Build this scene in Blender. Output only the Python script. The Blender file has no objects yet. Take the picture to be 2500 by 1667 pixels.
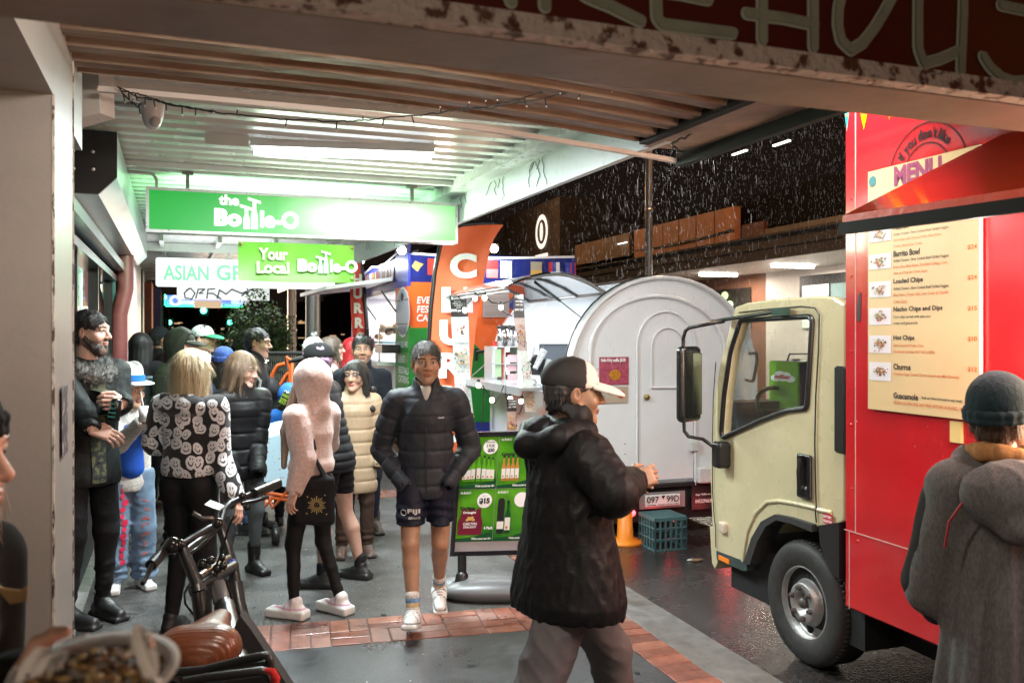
import bpy, math, random
import numpy as np
from mathutils import Vector, Matrix
R = random.Random(7)
NP = np.random.default_rng(5)
sc = bpy.context.scene
# ---------------------------------------------------------------- camera
F_, CX, HY, CH = 2150., 1250., 815., 1.75
cd = bpy.data.cameras.new("camera"); cam = bpy.data.objects.new("camera", cd)
sc.collection.objects.link(cam); sc.camera = cam
cam.location = (0, 0, CH); cam.rotation_euler = (math.radians(90), 0, 0)
cd.sensor_width = 36; cd.lens = 36 * F_ / 2500.; cd.shift_y = -(833.5 - HY) / 2500. 
cd.clip_start = .05; cd.clip_end = 400
cd.dof.use_dof = True; cd.dof.focus_distance = 5.2; cd.dof.aperture_fstop = 4.5
sc.render.resolution_x = 1024; sc.render.resolution_y = 682
# ---------------------------------------------------------------- world (night)
w = bpy.data.worlds.new("World"); sc.world = w; w.use_nodes = True
wn = w.node_tree; bg = wn.nodes['Background']
sky = wn.nodes.new('ShaderNodeTexSky'); sky.sky_type = 'NISHITA'; sky.sun_disc = False
sky.sun_elevation = math.radians(-6); sky.sun_rotation = math.radians(200)
mx = wn.nodes.new('ShaderNodeMix'); mx.data_type = 'RGBA'; mx.blend_type = 'ADD'; mx.inputs[0].default_value = 1
mx.inputs[7].default_value = (.16, .105, .085, 1)
wn.links.new(sky.outputs[0], mx.inputs[6]); wn.links.new(mx.outputs[2], bg.inputs[0]); bg.inputs[1].default_value = .05
sc.view_settings.view_transform = 'Standard'; sc.view_settings.look = 'None'
sc.view_settings.exposure = 0.4; sc.view_settings.gamma = 1
# ---------------------------------------------------------------- frames
class Fr:
    def __init__(s, vx):
        s.phi = math.atan((CX - vx) / F_); s.c = math.cos(s.phi); s.n = math.sin(s.phi)
    def _p(s, px, py, Yf):
        u = (px - CX) / F_; v = (HY - py) / F_; Y = Yf(u, v)
        return Vector((Y * (s.c * u + s.n), Y * (s.c - s.n * u), CH + v * Y))
    def atS(s, px, py, S): return s._p(px, py, lambda u, v: S / (s.c - s.n * u))
    def atT(s, px, py, T): return s._p(px, py, lambda u, v: T / (s.c * u + s.n))
    def atZ(s, px, py, Z): return s._p(px, py, lambda u, v: (Z - CH) / v)
    def W(s, p): return Vector((s.c * p[0] - s.n * p[1], s.n * p[0] + s.c * p[1], p[2]))
B = Fr(430); K = Fr(525)
class _I(Fr):
    def __init__(s): s.phi = 0; s.c = 1; s.n = 0
I0 = _I()
def wp(px, py, Y): return Vector(((px - CX) / F_ * Y, Y, CH + (HY - py) / F_ * Y))
# ---------------------------------------------------------------- materials
MATS = {}
class NT:
    def __init__(s, nt): s.nt = nt
    def n(s, t, **k):
        nd = s.nt.nodes.new('ShaderNode' + t)
        for a, b in k.items(): setattr(nd, a, b)
        return nd
    def l(s, a, b): s.nt.links.new(a, b)
    def m(s, op, a, b=None, c=None, clamp=False):
        nd = s.n('Math', operation=op, use_clamp=clamp)
        for i, x in enumerate((a, b, c)):
            if x is None: continue
            if isinstance(x, (int, float)): nd.inputs[i].default_value = x
            else: s.l(x, nd.inputs[i])
        return nd.outputs[0]
    def mix(s, f, a, b):
        nd = s.n('Mix', data_type='RGBA')
        for i, x in ((0, f), (6, a), (7, b)):
            if isinstance(x, (int, float)): nd.inputs[i].default_value = x
            elif isinstance(x, (tuple, list)): nd.inputs[i].default_value = (*x[:3], 1)
            else: s.l(x, nd.inputs[i])
        return nd.outputs[2]
    def co(s, kind='Object'): return s.n('TexCoord').outputs[kind]
    def mapp(s, v, sc_=(1, 1, 1), rot=(0, 0, 0)):
        nd = s.n('Mapping'); s.l(v, nd.inputs[0]); nd.inputs['Scale'].default_value = sc_; nd.inputs['Rotation'].default_value = rot
        return nd.outputs[0]
    def noise(s, v, scale, det=3, rough=.6):
        nd = s.n('TexNoise'); s.l(v, nd.inputs['Vector']); nd.inputs['Scale'].default_value = scale
        nd.inputs['Detail'].default_value = det; nd.inputs['Roughness'].default_value = rough
        return nd.outputs[0]
    def ramp(s, v, a, b, x0=0., x1=1.):
        nd = s.n('MapRange'); nd.clamp = True; s.l(v, nd.inputs[0])
        nd.inputs[1].default_value = a; nd.inputs[2].default_value = b; nd.inputs[3].default_value = x0; nd.inputs[4].default_value = x1
        return nd.outputs[0]
def newmat(name):
    m = bpy.data.materials.new(name); m.use_nodes = True; MATS[name] = m
    t = NT(m.node_tree); t.b = m.node_tree.nodes['Principled BSDF']; return m, t
def mat(name, col=(.5, .5, .5), rough=.6, metal=0., spec=.5, em=None, es=0., ns=None, bp=None, coat=0., stretch=(1, 1, 1), sheen=0., attr=None, rv=0., alpha=None, trans=None):
    """ns=(scale, colour2 or amount, lo, hi) colour variation; bp=(scale, strength)"""
    if name in MATS: return MATS[name]
    m, t = newmat(name); b = t.b
    b.inputs['Base Color'].default_value = (*col, 1); b.inputs['Roughness'].default_value = rough
    b.inputs['Metallic'].default_value = metal; b.inputs['Specular IOR Level'].default_value = spec
    if coat: b.inputs['Coat Weight'].default_value = coat; b.inputs['Coat Roughness'].default_value = .08
    if sheen: b.inputs['Sheen Weight'].default_value = sheen
    if em is not None: b.inputs['Emission Color'].default_value = (*em, 1); b.inputs['Emission Strength'].default_value = es
    if trans: b.inputs['Transmission Weight'].default_value = trans
    if alpha is not None: b.inputs['Alpha'].default_value = alpha
    base = None
    if attr:
        a = t.n('Attribute'); a.attribute_name = attr; base = a.outputs['Color']; t.l(base, b.inputs['Base Color'])
    v = None
    if ns or bp or rv: v = t.mapp(t.co(), stretch)
    if ns:
        f = t.noise(v, ns[0], 5); f = t.ramp(f, ns[2] if len(ns) > 2 else .35, ns[3] if len(ns) > 3 else .65)
        c2 = ns[1] if isinstance(ns[1], tuple) else tuple(c * ns[1] for c in col)
        if base is not None:
            mul = t.n('Mix', data_type='RGBA', blend_type='MULTIPLY'); mul.inputs[0].default_value = 1
            t.l(base, mul.inputs[6]); k = ns[1] if not isinstance(ns[1], tuple) else .7
            t.l(t.mix(f, (1, 1, 1), (k, k, k)), mul.inputs[7]); t.l(mul.outputs[2], b.inputs['Base Color'])
        else: t.l(t.mix(f, col, c2), b.inputs['Base Color'])
    if rv:
        f = t.noise(v, 3.1, 4); t.l(t.ramp(f, .3, .7, max(.03, rough - rv), min(1, rough + rv)), b.inputs['Roughness'])
    if bp:
        f = t.noise(v, bp[0], 4); nb = t.n('Bump'); nb.inputs['Strength'].default_value = bp[1]; nb.inputs['Distance'].default_value = .02 if bp[0] < 60 else .004
        t.l(f, nb.inputs['Height']); t.l(nb.outputs[0], b.inputs['Normal'])
    return m
def emat(name, col, s, base=(.8, .8, .8)): return mat(name, base, .5, em=col, es=s)
# ---------------------------------------------------------------- objects
BASE = {}; FRM = {}
col0 = sc.collection
def tag(o, label=None, cat=None, group=None, kind=None):
    if label: o['label'] = label
    if cat: o['category'] = cat
    if group: o['group'] = group
    if kind: o['kind'] = kind
    return o
def root(name, label, cat, fr, base, group=None, yaw=0.):
    o = bpy.data.objects.new(name, None); o.empty_display_size = .2; col0.objects.link(o)
    base = Vector(base); o.location = fr.W(base); o.rotation_euler = (0, 0, fr.phi + yaw)
    BASE[o.name] = base; tag(o, label, cat, group); return o
def meshobj(name, verts, faces, mt, parent=None, fr=I0, base=None, smooth=False, attr=None, fm=None):
    me = bpy.data.meshes.new(name)
    if isinstance(verts, np.ndarray):
        b0 = np.array(BASE[parent.name] if parent is not None else (base if base is not None else (0, 0, 0)))
        vv = (verts - b0).astype(np.float32); ff = np.asarray(faces, dtype=np.int32)
        me.vertices.add(len(vv)); me.vertices.foreach_set('co', vv.ravel())
        k = ff.shape[1]; me.loops.add(ff.size); me.loops.foreach_set('vertex_index', ff.ravel())
        me.polygons.add(len(ff)); me.polygons.foreach_set('loop_start', np.arange(0, ff.size, k, dtype=np.int32))
        me.polygons.foreach_set('loop_total', np.full(len(ff), k, dtype=np.int32)); me.update(calc_edges=True)
    else:
        b0 = BASE[parent.name] if parent is not None else Vector(base if base is not None else (0, 0, 0))
        me.from_pydata([Vector(v) - b0 for v in verts], [], faces); me.validate()
    for m in (mt if isinstance(mt, (list, tuple)) else [mt]): me.materials.append(m)
    if fm is not None and len(fm) == len(me.polygons): me.polygons.foreach_set('material_index', np.asarray(fm, dtype=np.int32))
    if smooth is True: me.polygons.foreach_set('use_smooth', np.ones(len(me.polygons), dtype=bool))
    elif isinstance(smooth, list) and len(smooth) == len(me.polygons): me.polygons.foreach_set('use_smooth', smooth)
    if attr is not None:
        ca = me.color_attributes.new('Col', 'FLOAT_COLOR', 'POINT')
        ca.data.foreach_set('color', np.concatenate([attr, np.ones((len(attr), 1))], 1).astype(np.float32).ravel())
    o = bpy.data.objects.new(name, me); col0.objects.link(o)
    if parent is not None:
        o.parent = parent; BASE[o.name] = Vector(b0)
    else:
        o.location = fr.W(b0); o.rotation_euler = (0, 0, fr.phi); BASE[o.name] = Vector(b0)
    return o
class MB:
    def __init__(s): s.v = []; s.f = []; s.sm = []; s.mi = []; s.cm = 0
    def add(s, vs, fs, sm=False):
        o = len(s.v); s.v += [Vector(v) for v in vs]; s.f += [tuple(i + o for i in f) for f in fs]
        s.sm += [sm] * len(fs); s.mi += [s.cm] * len(fs); return s
    def box(s, a, b, bev=0):
        x0, x1 = sorted((a[0], b[0])); y0, y1 = sorted((a[1], b[1])); z0, z1 = sorted((a[2], b[2]))
        if bev:
            e = bev; V = []
            for z, q in ((z0, e), (z0 + e, 0), (z1 - e, 0), (z1, e)):
                V += [(x0 + q + e, y0 + q, z), (x1 - q - e, y0 + q, z), (x1 - q, y0 + q + e, z), (x1 - q, y1 - q - e, z),
                      (x1 - q - e, y1 - q, z), (x0 + q + e, y1 - q, z), (x0 + q, y1 - q - e, z), (x0 + q, y0 + q + e, z)]
            Fs = [tuple(range(7, -1, -1)), tuple(range(24, 32))]
            for l in range(3):
                for i in range(8):
                    j = (i + 1) % 8; Fs.append((l * 8 + i, l * 8 + j, l * 8 + 8 + j, l * 8 + 8 + i))
            return s.add(V, Fs)
        V = [(x0, y0, z0), (x1, y0, z0), (x1, y1, z0), (x0, y1, z0), (x0, y0, z1), (x1, y0, z1), (x1, y1, z1), (x0, y1, z1)]
        return s.add(V, [(3, 2, 1, 0), (4, 5, 6, 7), (0, 1, 5, 4), (1, 2, 6, 5), (2, 3, 7, 6), (3, 0, 4, 7)])
    def hexa(s, lo, hi):  # two quads of 4 points
        return s.add(list(lo) + list(hi), [(3, 2, 1, 0), (4, 5, 6, 7), (0, 1, 5, 4), (1, 2, 6, 5), (2, 3, 7, 6), (3, 0, 4, 7)])
    def poly(s, pts, th=None):
        pts = [Vector(p) for p in pts]; n = len(pts)
        if th is None: return s.add(pts, [tuple(range(n))])
        th = Vector(th); q = [p + th for p in pts]
        return s.add(pts + q, [tuple(range(n - 1, -1, -1)), tuple(range(n, 2 * n))] + [(i, (i + 1) % n, n + (i + 1) % n, n + i) for i in range(n)])
    def tube(s, pts, r, n=8, caps=True):
        pts = [Vector(p) for p in pts]; m = len(pts); rr = r if isinstance(r, (list, tuple)) else [r] * m
        V = []; prev = None
        for i, p in enumerate(pts):
            d = ((pts[min(i + 1, m - 1)] - p).normalized() + (p - pts[max(i - 1, 0)]).normalized())
            if d.length < 1e-6: d = Vector((0, 0, 1))
            d.normalize()
            if prev is None:
                a = d.cross(Vector((0, 0, 1)))
                if a.length < .1: a = d.cross(Vector((1, 0, 0)))
            else: a = prev - d * prev.dot(d)
            a.normalize(); prev = a; b = d.cross(a)
            V += [p + (a * math.cos(2 * math.pi * k / n) + b * math.sin(2 * math.pi * k / n)) * rr[i] for k in range(n)]
        Fs = [(i * n + k, i * n + (k + 1) % n, (i + 1) * n + (k + 1) % n, (i + 1) * n + k) for i in range(m - 1) for k in range(n)]
        s.add(V, Fs, True)
        if caps: s.add(V[:n], [tuple(range(n - 1, -1, -1))]); s.add(V[-n:], [tuple(range(n))])
        return s
    def lathe(s, prof, c, ax=(0, 0, 1), n=24, sm=True):  # prof: (r, h) along axis
        ax = Vector(ax).normalized(); a = ax.cross(Vector((0, 0, 1)));
        if a.length < .1: a = Vector((1, 0, 0))
        a.normalize(); b = ax.cross(a); c = Vector(c)
        V = [c + ax * h + (a * math.cos(2 * math.pi * k / n) + b * math.sin(2 * math.pi * k / n)) * r for r, h in prof for k in range(n)]
        m = len(prof)
        s.add(V, [(i * n + k, i * n + (k + 1) % n, (i + 1) * n + (k + 1) % n, (i + 1) * n + k) for i in range(m - 1) for k in range(n)], sm)
        return s
    def ball(s, c, r, n=12, m=8):
        r = r if isinstance(r, (tuple, list)) else (r, r, r); c = Vector(c)
        V = [c + Vector((r[0] * math.sin(math.pi * i / m) * math.cos(2 * math.pi * k / n), r[1] * math.sin(math.pi * i / m) * math.sin(2 * math.pi * k / n), r[2] * math.cos(math.pi * i / m))) for i in range(m + 1) for k in range(n)]
        return s.add(V, [(i * n + k, (i + 1) * n + k, (i + 1) * n + (k + 1) % n, i * n + (k + 1) % n) for i in range(m) for k in range(n)], True)
    def disc(s, c, r, ax, n=24, th=.002, ry=None):
        ax = Vector(ax).normalized(); a = ax.cross(Vector((0, 0, 1)));
        if a.length < .1: a = Vector((1, 0, 0))
        a.normalize(); b = a.cross(ax); c = Vector(c)
        return s.poly([c + a * math.cos(2 * math.pi * k / n) * r + b * math.sin(2 * math.pi * k / n) * (ry or r) for k in range(n)], ax * th)
    def grid(s, fn, nu, nv, sm=True):
        V = [fn(i / nu, j / nv) for j in range(nv + 1) for i in range(nu + 1)]; k = nu + 1
        return s.add(V, [(j * k + i, j * k + i + 1, (j + 1) * k + i + 1, (j + 1) * k + i) for j in range(nv) for i in range(nu)], sm)
    def build(s, name, mt, parent=None, fr=I0, base=None, smooth=None):
        return meshobj(name, s.v, s.f, mt, parent, fr, base, s.sm if smooth is None else smooth, fm=s.mi)
def solo(mb, name, mt, label, cat, fr, base, group=None, smooth=None):
    return tag(mb.build(name, mt, None, fr, base, smooth), label, cat, group)
def struct(mb, name, mt, fr=I0, base=(0, 0, 0), kind='structure', label=None):
    return tag(mb.build(name, mt, None, fr, base), label, None, None, kind)
def light(name, kind, loc, energy, col=(1, 1, 1), size=.2, size_y=None, rot=None, parent=None, look=None, spot=None):
    ld = bpy.data.lights.new(name, kind); ld.energy = energy; ld.color = col
    if kind == 'AREA':
        ld.size = size
        if size_y: ld.shape = 'RECTANGLE'; ld.size_y = size_y
    else: ld.shadow_soft_size = size
    if spot: ld.spot_size = math.radians(spot); ld.spot_blend = .6
    o = bpy.data.objects.new(name, ld); col0.objects.link(o); o.location = loc
    if look is not None: o.rotation_euler = (Vector(look) - Vector(loc)).to_track_quat('-Z', 'Y').to_euler()
    if rot: o.rotation_euler = rot
    return o
# unseen fill lights added out of view to brighten pillar, awning, footpath and trailer
def B_W(t, s, z): return B.W((t, s, z))
light('shop_window_light', 'AREA', B_W(-.5, -1.6, 1.5), 19, (1, .80, .62), 1.6, 1.4, look=B_W(1.4, 4, 1.2))  # added warm fill for the pillar and foreground
light('awning_warm_fill', 'AREA', B_W(3.0, 1.75, 1.75), 40, (1, .66, .42), .5, .8, look=B_W(.9, 3.3, 2.5))  # added warm fill aimed up at the brown awning
light('trailer_rear_fill', 'AREA', K.W((2.75, 3.4, 3.3)), 56, (1, .97, .93), .5, .2, look=K.W((3.7, 7.3, 1.2)))  # added fill aimed at the white trailer's rear face
light('footpath_fill', 'AREA', B_W(.55, 1.85, 2.66), 26, (1, .88, .76), .9, .15, look=B_W(1.2, 4.4, .8))  # added fill aimed along the footpath
# ---------------------------------------------------------------- lettering
_fc = {}
def glyphs(s, bold=0., shear=0.):
    k = (s, bold, shear)
    if k in _fc: return _fc[k]
    c = bpy.data.curves.new('t', 'FONT'); c.body = s; c.offset = bold; c.shear = shear; c.resolution_u = 2 if len(s) > 12 else 4; c.fill_mode = 'BOTH'
    o = bpy.data.objects.new('t', c); me = bpy.data.meshes.new_from_object(o)
    V = [v.co.copy() for v in me.vertices]; Fc = [tuple(p.vertices) for p in me.polygons]
    bpy.data.objects.remove(o); bpy.data.curves.remove(c); bpy.data.meshes.remove(me)
    _fc[k] = (V, Fc); return V, Fc
class Panel:
    """plane with origin O (lower-left), right vector Rv and up vector U (metres); N faces the viewer"""
    def __init__(s, O, Rv, U):
        s.O = Vector(O); s.R = Vector(Rv).normalized(); s.U = Vector(U).normalized(); s.N = s.R.cross(s.U)
        s.w = Vector(Rv).length; s.h = Vector(U).length
    def p(s, x, y, n=0): return s.O + s.R * x + s.U * y + s.N * n
    def text(s, mb, st, x, y, w=None, h=.1, bold=0., n=.003, al='l', shear=0., rot=0., slim=None):
        V, Fc = glyphs(st, bold, shear)
        if not V: return
        x0 = min(v.x for v in V); x1 = max(v.x for v in V); y0 = min(v.y for v in V); y1 = max(v.y for v in V)
        sy = h / max(y1 - y0, 1e-4); sx = w / max(x1 - x0, 1e-4) if w else sy * (slim or 1)
        ww = (x1 - x0) * sx; ox = {'l': 0, 'c': -ww / 2, 'r': -ww}[al]
        c_, s_ = math.cos(rot), math.sin(rot); P = []
        for v in V:
            a = (v.x - x0) * sx + ox; b = (v.y - y0) * sy
            P.append(s.p(x + a * c_ - b * s_, y + a * s_ + b * c_, n))
        mb.add(P, Fc)
    def rect(s, mb, x, y, w, h, n=.002, th=0.):
        if th: mb.poly([s.p(x, y, n), s.p(x + w, y, n), s.p(x + w, y + h, n), s.p(x, y + h, n)], s.N * th)
        else: mb.poly([s.p(x, y, n), s.p(x + w, y, n), s.p(x + w, y + h, n), s.p(x, y + h, n)])
    def ell(s, mb, x, y, rx, ry=None, n=.002, k=20): mb.poly([s.p(x + rx * math.cos(6.2832 * i / k), y + (ry or rx) * math.sin(6.2832 * i / k), n) for i in range(k)])
    def ring(s, mb, x, y, r, wd, n=.002, k=40, a0=0, a1=6.2832):
        for i in range(k):
            a = a0 + (a1 - a0) * i / k; b = a0 + (a1 - a0) * (i + 1) / k
            mb.poly([s.p(x + (r + q) * math.cos(t), y + (r + q) * math.sin(t), n) for t, q in ((a, 0), (a, wd), (b, wd), (b, 0))])
    def line(s, mb, pts, wd, n=.003, cap=True):
        for (x0, y0), (x1, y1) in zip(pts, pts[1:]):
            L = math.hypot(x1 - x0, y1 - y0) or 1; dx, dy = -(y1 - y0) / L * wd / 2, (x1 - x0) / L * wd / 2
            mb.poly([s.p(x0 - dx, y0 - dy, n), s.p(x1 - dx, y1 - dy, n), s.p(x1 + dx, y1 + dy, n), s.p(x0 + dx, y0 + dy, n)][::1])
        if cap:
            for i, (x, y) in enumerate(pts): s.ell(mb, x, y, wd / 2, None, n + .0003 * (1 + i % 3), 12)
    def shape(s, mb, pts, n=.002): mb.poly([s.p(x, y, n) for x, y in pts])
# ================================================================ ground
def asphalt(name, c1, c2, r0, r1, bump, agg=260.):
    m, t = newmat(name); b = t.b; v = t.co()
    big = t.noise(v, 1.3, 4); fine = t.noise(v, agg, 2); mid = t.noise(v, 22, 4)
    st_ = t.ramp(t.noise(v, 2.6, 6, .7), .36, .6, .62, 1.12); hs = t.n('HueSaturation'); f = t.m('ADD', t.m('MULTIPLY', t.ramp(fine, .42, .66), .7), t.m('MULTIPLY', t.ramp(mid, .35, .7), .3))
    t.l(t.mix(f, c1, c2), hs.inputs['Color']); t.l(st_, hs.inputs['Value']); t.l(hs.outputs[0], b.inputs['Base Color'])
    t.l(t.ramp(t.m('ADD', big, t.m('MULTIPLY', mid, .35)), .5, .85, r0, r1), b.inputs['Roughness'])
    nb = t.n('Bump'); nb.inputs['Strength'].default_value = bump; nb.inputs['Distance'].default_value = .004
    t.l(t.noise(v, agg * .6, 3), nb.inputs['Height']); t.l(nb.outputs[0], b.inputs['Normal']); return m
ASP = asphalt('footpath_asphalt', (.018, .018, .018), (.17, .165, .155), .28, .7, 1., 85.)
ASP2 = asphalt('smooth_asphalt', (.030, .034, .036), (.075, .08, .082), .25, .6, .5, 150.)
ROAD = asphalt('wet_road', (.006, .006, .007), (.06, .056, .052), .10, .38, 1., 80.)
m_ = MB(); m_.poly([(-6, -6, -.125), (90, -6, -.125), (90, 160, -.125), (-6, 160, -.125)]); struct(m_, 'ground', mat('soil', (.03, .03, .03), .9), K)
m_ = MB(); m_.box((2.5, -6, -.3), (10.8, 150, -.12)); struct(m_, 'road', ROAD, K)
m_ = MB(); m_.box((-6, -3, -.3), (2.19, 150, 0)); struct(m_, 'footpath', ASP, K)
m_ = MB(); m_.poly([(-5, -3, .003), (2.19, -3, .003), (2.19, 4.86, .003), (-5, 5.44, .003)]); struct(m_, 'footpath', ASP2, K)
m_ = MB(); m_.box((10.8, -6, -.3), (14, 150, 0)); struct(m_, 'footpath_across', mat('far_path', (.1, .09, .085), .5), K)
CON = mat('kerb_concrete', (.16, .155, .145), .55, ns=(9, .6), bp=(80, .4), rv=.2)
m_ = MB(); m_.box((2.415, -3, -.3), (2.56, 70, .004), .012); m_.box((2.56, -3, -.3), (2.88, 70, -.112)); struct(m_, 'kerb', CON, K)
BR = mat('brick_paver', (.4, .12, .07), .42, attr='Col', ns=(14, .6), bp=(90, .35), rv=.25)
bb = MB(); bc = []
def brick(c, ex, ey, lx, ly, z=.004):
    g = .006; lx -= g; ly -= g; dz = R.uniform(-.0015, .002); e = .005; col = R.choice([(.29, .10, .06), (.25, .085, .05), (.33, .13, .08), (.20, .07, .045), (.28, .14, .105)])
    tx, ty = R.uniform(-.004, .004), R.uniform(-.004, .004); P = []
    for z_, q in ((-.02, 0), (z + dz, 0), (z + dz + .003, e)):
        for sx, sy in ((-1, -1), (1, -1), (1, 1), (-1, 1)):
            p = c + ex * (sx * (lx / 2 - q)) + ey * (sy * (ly / 2 - q)); P.append((p.x, p.y, z_ + (tx * sx + ty * sy) * .5))
    bb.add(P, [(0, 1, 5, 4), (1, 2, 6, 5), (2, 3, 7, 6), (3, 0, 4, 7), (4, 5, 9, 8), (5, 6, 10, 9), (6, 7, 11, 10), (7, 4, 8, 11), (8, 9, 10, 11)]); bc.extend([col] * 12)
def band(p0, p1, wd, mode=0):
    p0 = Vector((*p0, 0)); p1 = Vector((*p1, 0)); ex = (p1 - p0).normalized(); ey = Vector((-ex.y, ex.x, 0)); L = (p1 - p0).length; a = 0; b_ = .225
    while a < L:
        if mode == 1: brick(p0 + ex * (a + .057) + ey * wd / 2, ex, ey, .114, wd); a += .114; continue
        for k in range(int(round(wd / b_))):
            o = p0 + ex * (a + b_ / 2) + ey * (k + .5) * b_
            if R.random() < .5: brick(o - ex * b_ / 4, ex, ey, b_ / 2, b_); brick(o + ex * b_ / 4, ex, ey, b_ / 2, b_)
            else: brick(o - ey * b_ / 4, ex, ey, b_, b_ / 2); brick(o + ey * b_ / 4, ex, ey, b_, b_ / 2)
        a += b_
def KP(p): q = I0.W(B.W(p)); return (q.x, q.y)
def w2(fr, t, s): q = fr.W((t, s, 0)); return (q.x, q.y)
band(w2(B, -.75, 5.16), w2(B, 2.1, 4.80), .45)
band(w2(B, -.6, 9.55), w2(B, 2.1, 9.28), .45)
band(w2(K, 2.415, .5), w2(K, 2.415, 16), .225, 1)
meshobj('brick_bands', bb.v, bb.f, BR, None, I0, (0, 0, 0), False, np.array(bc))['kind'] = 'structure'
m_ = MB(); m_.box((-.68, 4.2, -.1), (-.55, 13, .012)); struct(m_, 'doorstep_strip', mat('pale_concrete', (.3, .29, .27), .6, ns=(12, .6), bp=(60, .3)), B)

m_ = MB()
for i in range(70):
    p = K.W((R.uniform(-.4, 2.3), R.uniform(3.4, 10), 0)); m_.disc((p.x, p.y, .0075), R.uniform(.006, .022), (0, 0, 1), 8, .0008, R.uniform(.006, .02))
struct(m_, 'gum_spots', mat('old_gum', (.02, .02, .02), .6), I0)
m_ = MB()
for i in range(40):
    p = K.W((R.uniform(-.4, 2.3), R.uniform(3.6, 10), 0)); m_.poly([(p.x + R.uniform(.003, .012) * math.cos(a), p.y + R.uniform(.003, .012) * math.sin(a), .009) for a in (0, 1.5, 3, 4.6)])
struct(m_, 'paper_flecks', mat('fleck', (.55, .53, .5), .7), I0, kind='stuff')
# ================================================================ near shopfront pillar
PAINT = mat('cream_paint', (.31, .285, .26), .42, ns=(2.2, .86, .3, .7), bp=(9, .12))
CHIP = mat('chipped_edge', (.55, .5, .45), .7, ns=(40, (.12, .07, .05), .5, .56), bp=(50, .8), stretch=(1, 1, .4))
r_ = root('shopfront_pillar', 'cream painted shopfront pillar with chipped edge, filling the left edge', 'pillar', B, (-.9, 3.3, 0))
m_ = MB(); m_.box((-2.2, 3.09, 0), (-.36, 3.655, 2.5)); m_.build('pillar_body', PAINT, r_)
m_ = MB(); m_.box((-.363, 3.088, 0), (-.356, 3.1, 2.5)); m_.box((-.363, 3.645, 0), (-.356, 3.658, 2.9)); m_.build('edge_trim', CHIP, r_)
m_ = MB(); m_.box((-2.2, -1.2, 2.5), (-.36, 3.09, 2.76)); m_.box((-.9, 3.09, 2.5), (-.36, 4.0, 2.9)); m_.build('beam', PAINT, r_)
m_ = MB(); m_.tube([(-.53, 3.083, 2.45), (-.528, 3.083, 1.6), (-.535, 3.083, 1.55), (-.53, 3.083, 0.1)], .006); m_.build('cable_ridge', PAINT, r_)
m_ = MB(); pa = [B.atT(*q, -.352) for q in ((151, 948), (166, 938), (166, 1100), (152, 1122))]
m_.poly(pa); o = m_.build('peeling_flyer', mat('flyer_dark', (.05, .03, .04), .5, ns=(30, (.35, .3, .28), .52, .6)), r_)

# ================================================================ awning over camera
def zc1(t): return 2.765 - .105 * max(0, (t - .6) / 1.85) ** 1.6
def corr(mb, s0, s1, t0, t1, zf, per, dep, nt=10, up=1):
    prof = []; s = s0
    while s < s1 - 1e-6:
        for q, d in ((0, 0), (.42, 0), (.5, dep), (.92, dep)): prof.append((min(s + q * per, s1), d))
        s += per
    prof.append((s1, 0)); n = len(prof); V = []
    for j in range(nt + 1):
        t = t0 + (t1 - t0) * j / nt
        for s, d in prof: V.append((t, s, zf(t) + d * up))
    mb.add(V, [(j * n + i, (j + 1) * n + i, (j + 1) * n + i + 1, j * n + i + 1) for j in range(nt) for i in range(n - 1)])
    return n
WOODY = mat('weathered_steel_deck', (.23, .165, .12), .5, ns=(2.2, (.13, .07, .036), .4, .62), bp=(30, .25), stretch=(1, 9, 1), rv=.15)
DKM = mat('dark_metal', (.006, .005, .005), .6, spec=.2)
BLK = mat('black_plastic', (.012, .012, .013), .35)
STRIPW = mat('white_strip', (.62, .56, .52), .4)
r_ = root('steel_awning', 'weathered ribbed steel awning overhead with a dark gutter and pale lip', 'awning', B, (1, 2.5, 2.75))
m_ = MB(); corr(m_, .6, 3.80, -.36, 2.12, zc1, .19, .028); m_.build('ribbed_ceiling', WOODY, r_)
m_ = MB(); m_.grid(lambda a, b: (2.16 + .27 * b, .6 + 3.25 * a, zc1(2.16) - .008), 8, 2)
m_.build('flat_soffit', mat('soffit_board', (.36, .28, .22), .55, ns=(5, .6), bp=(25, .3)), r_)
m_ = MB()
m_.grid(lambda a, b: (-.36 + 2.85 * a, .6 + 3.38 * b, zc1(-.36 + 2.85 * a) + .05), 10, 1); m_.box((2.43, .6, 2.62), (2.47, 3.98, 2.8)); m_.box((2.115, .6, 2.675), (2.165, 3.8, 2.72)); m_.build('dark_gutter', DKM, r_)
m_ = MB()
for i in range(14):
    a = -.30 + 2.76 * i / 14; b_ = -.30 + 2.76 * (i + 1) / 14
    m_.hexa([(a, 3.97, zc1(a) - .022), (b_, 3.97, zc1(b_) - .022), (b_, 4.0, zc1(b_) - .022), (a, 4.0, zc1(a) - .022)], [(a, 3.97, zc1(a) + .0), (b_, 3.97, zc1(b_)), (b_, 4.0, zc1(b_)), (a, 4.0, zc1(a))])
m_.build('pale_lip', STRIPW, r_)
m_ = MB(); m_.grid(lambda a, b: (-.36 + 2.85 * a, .2 + 3.8 * b, zc1(-.36 + 2.85 * a) + .12), 10, 1); m_.build('roof_sheet', DKM, r_)
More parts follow.
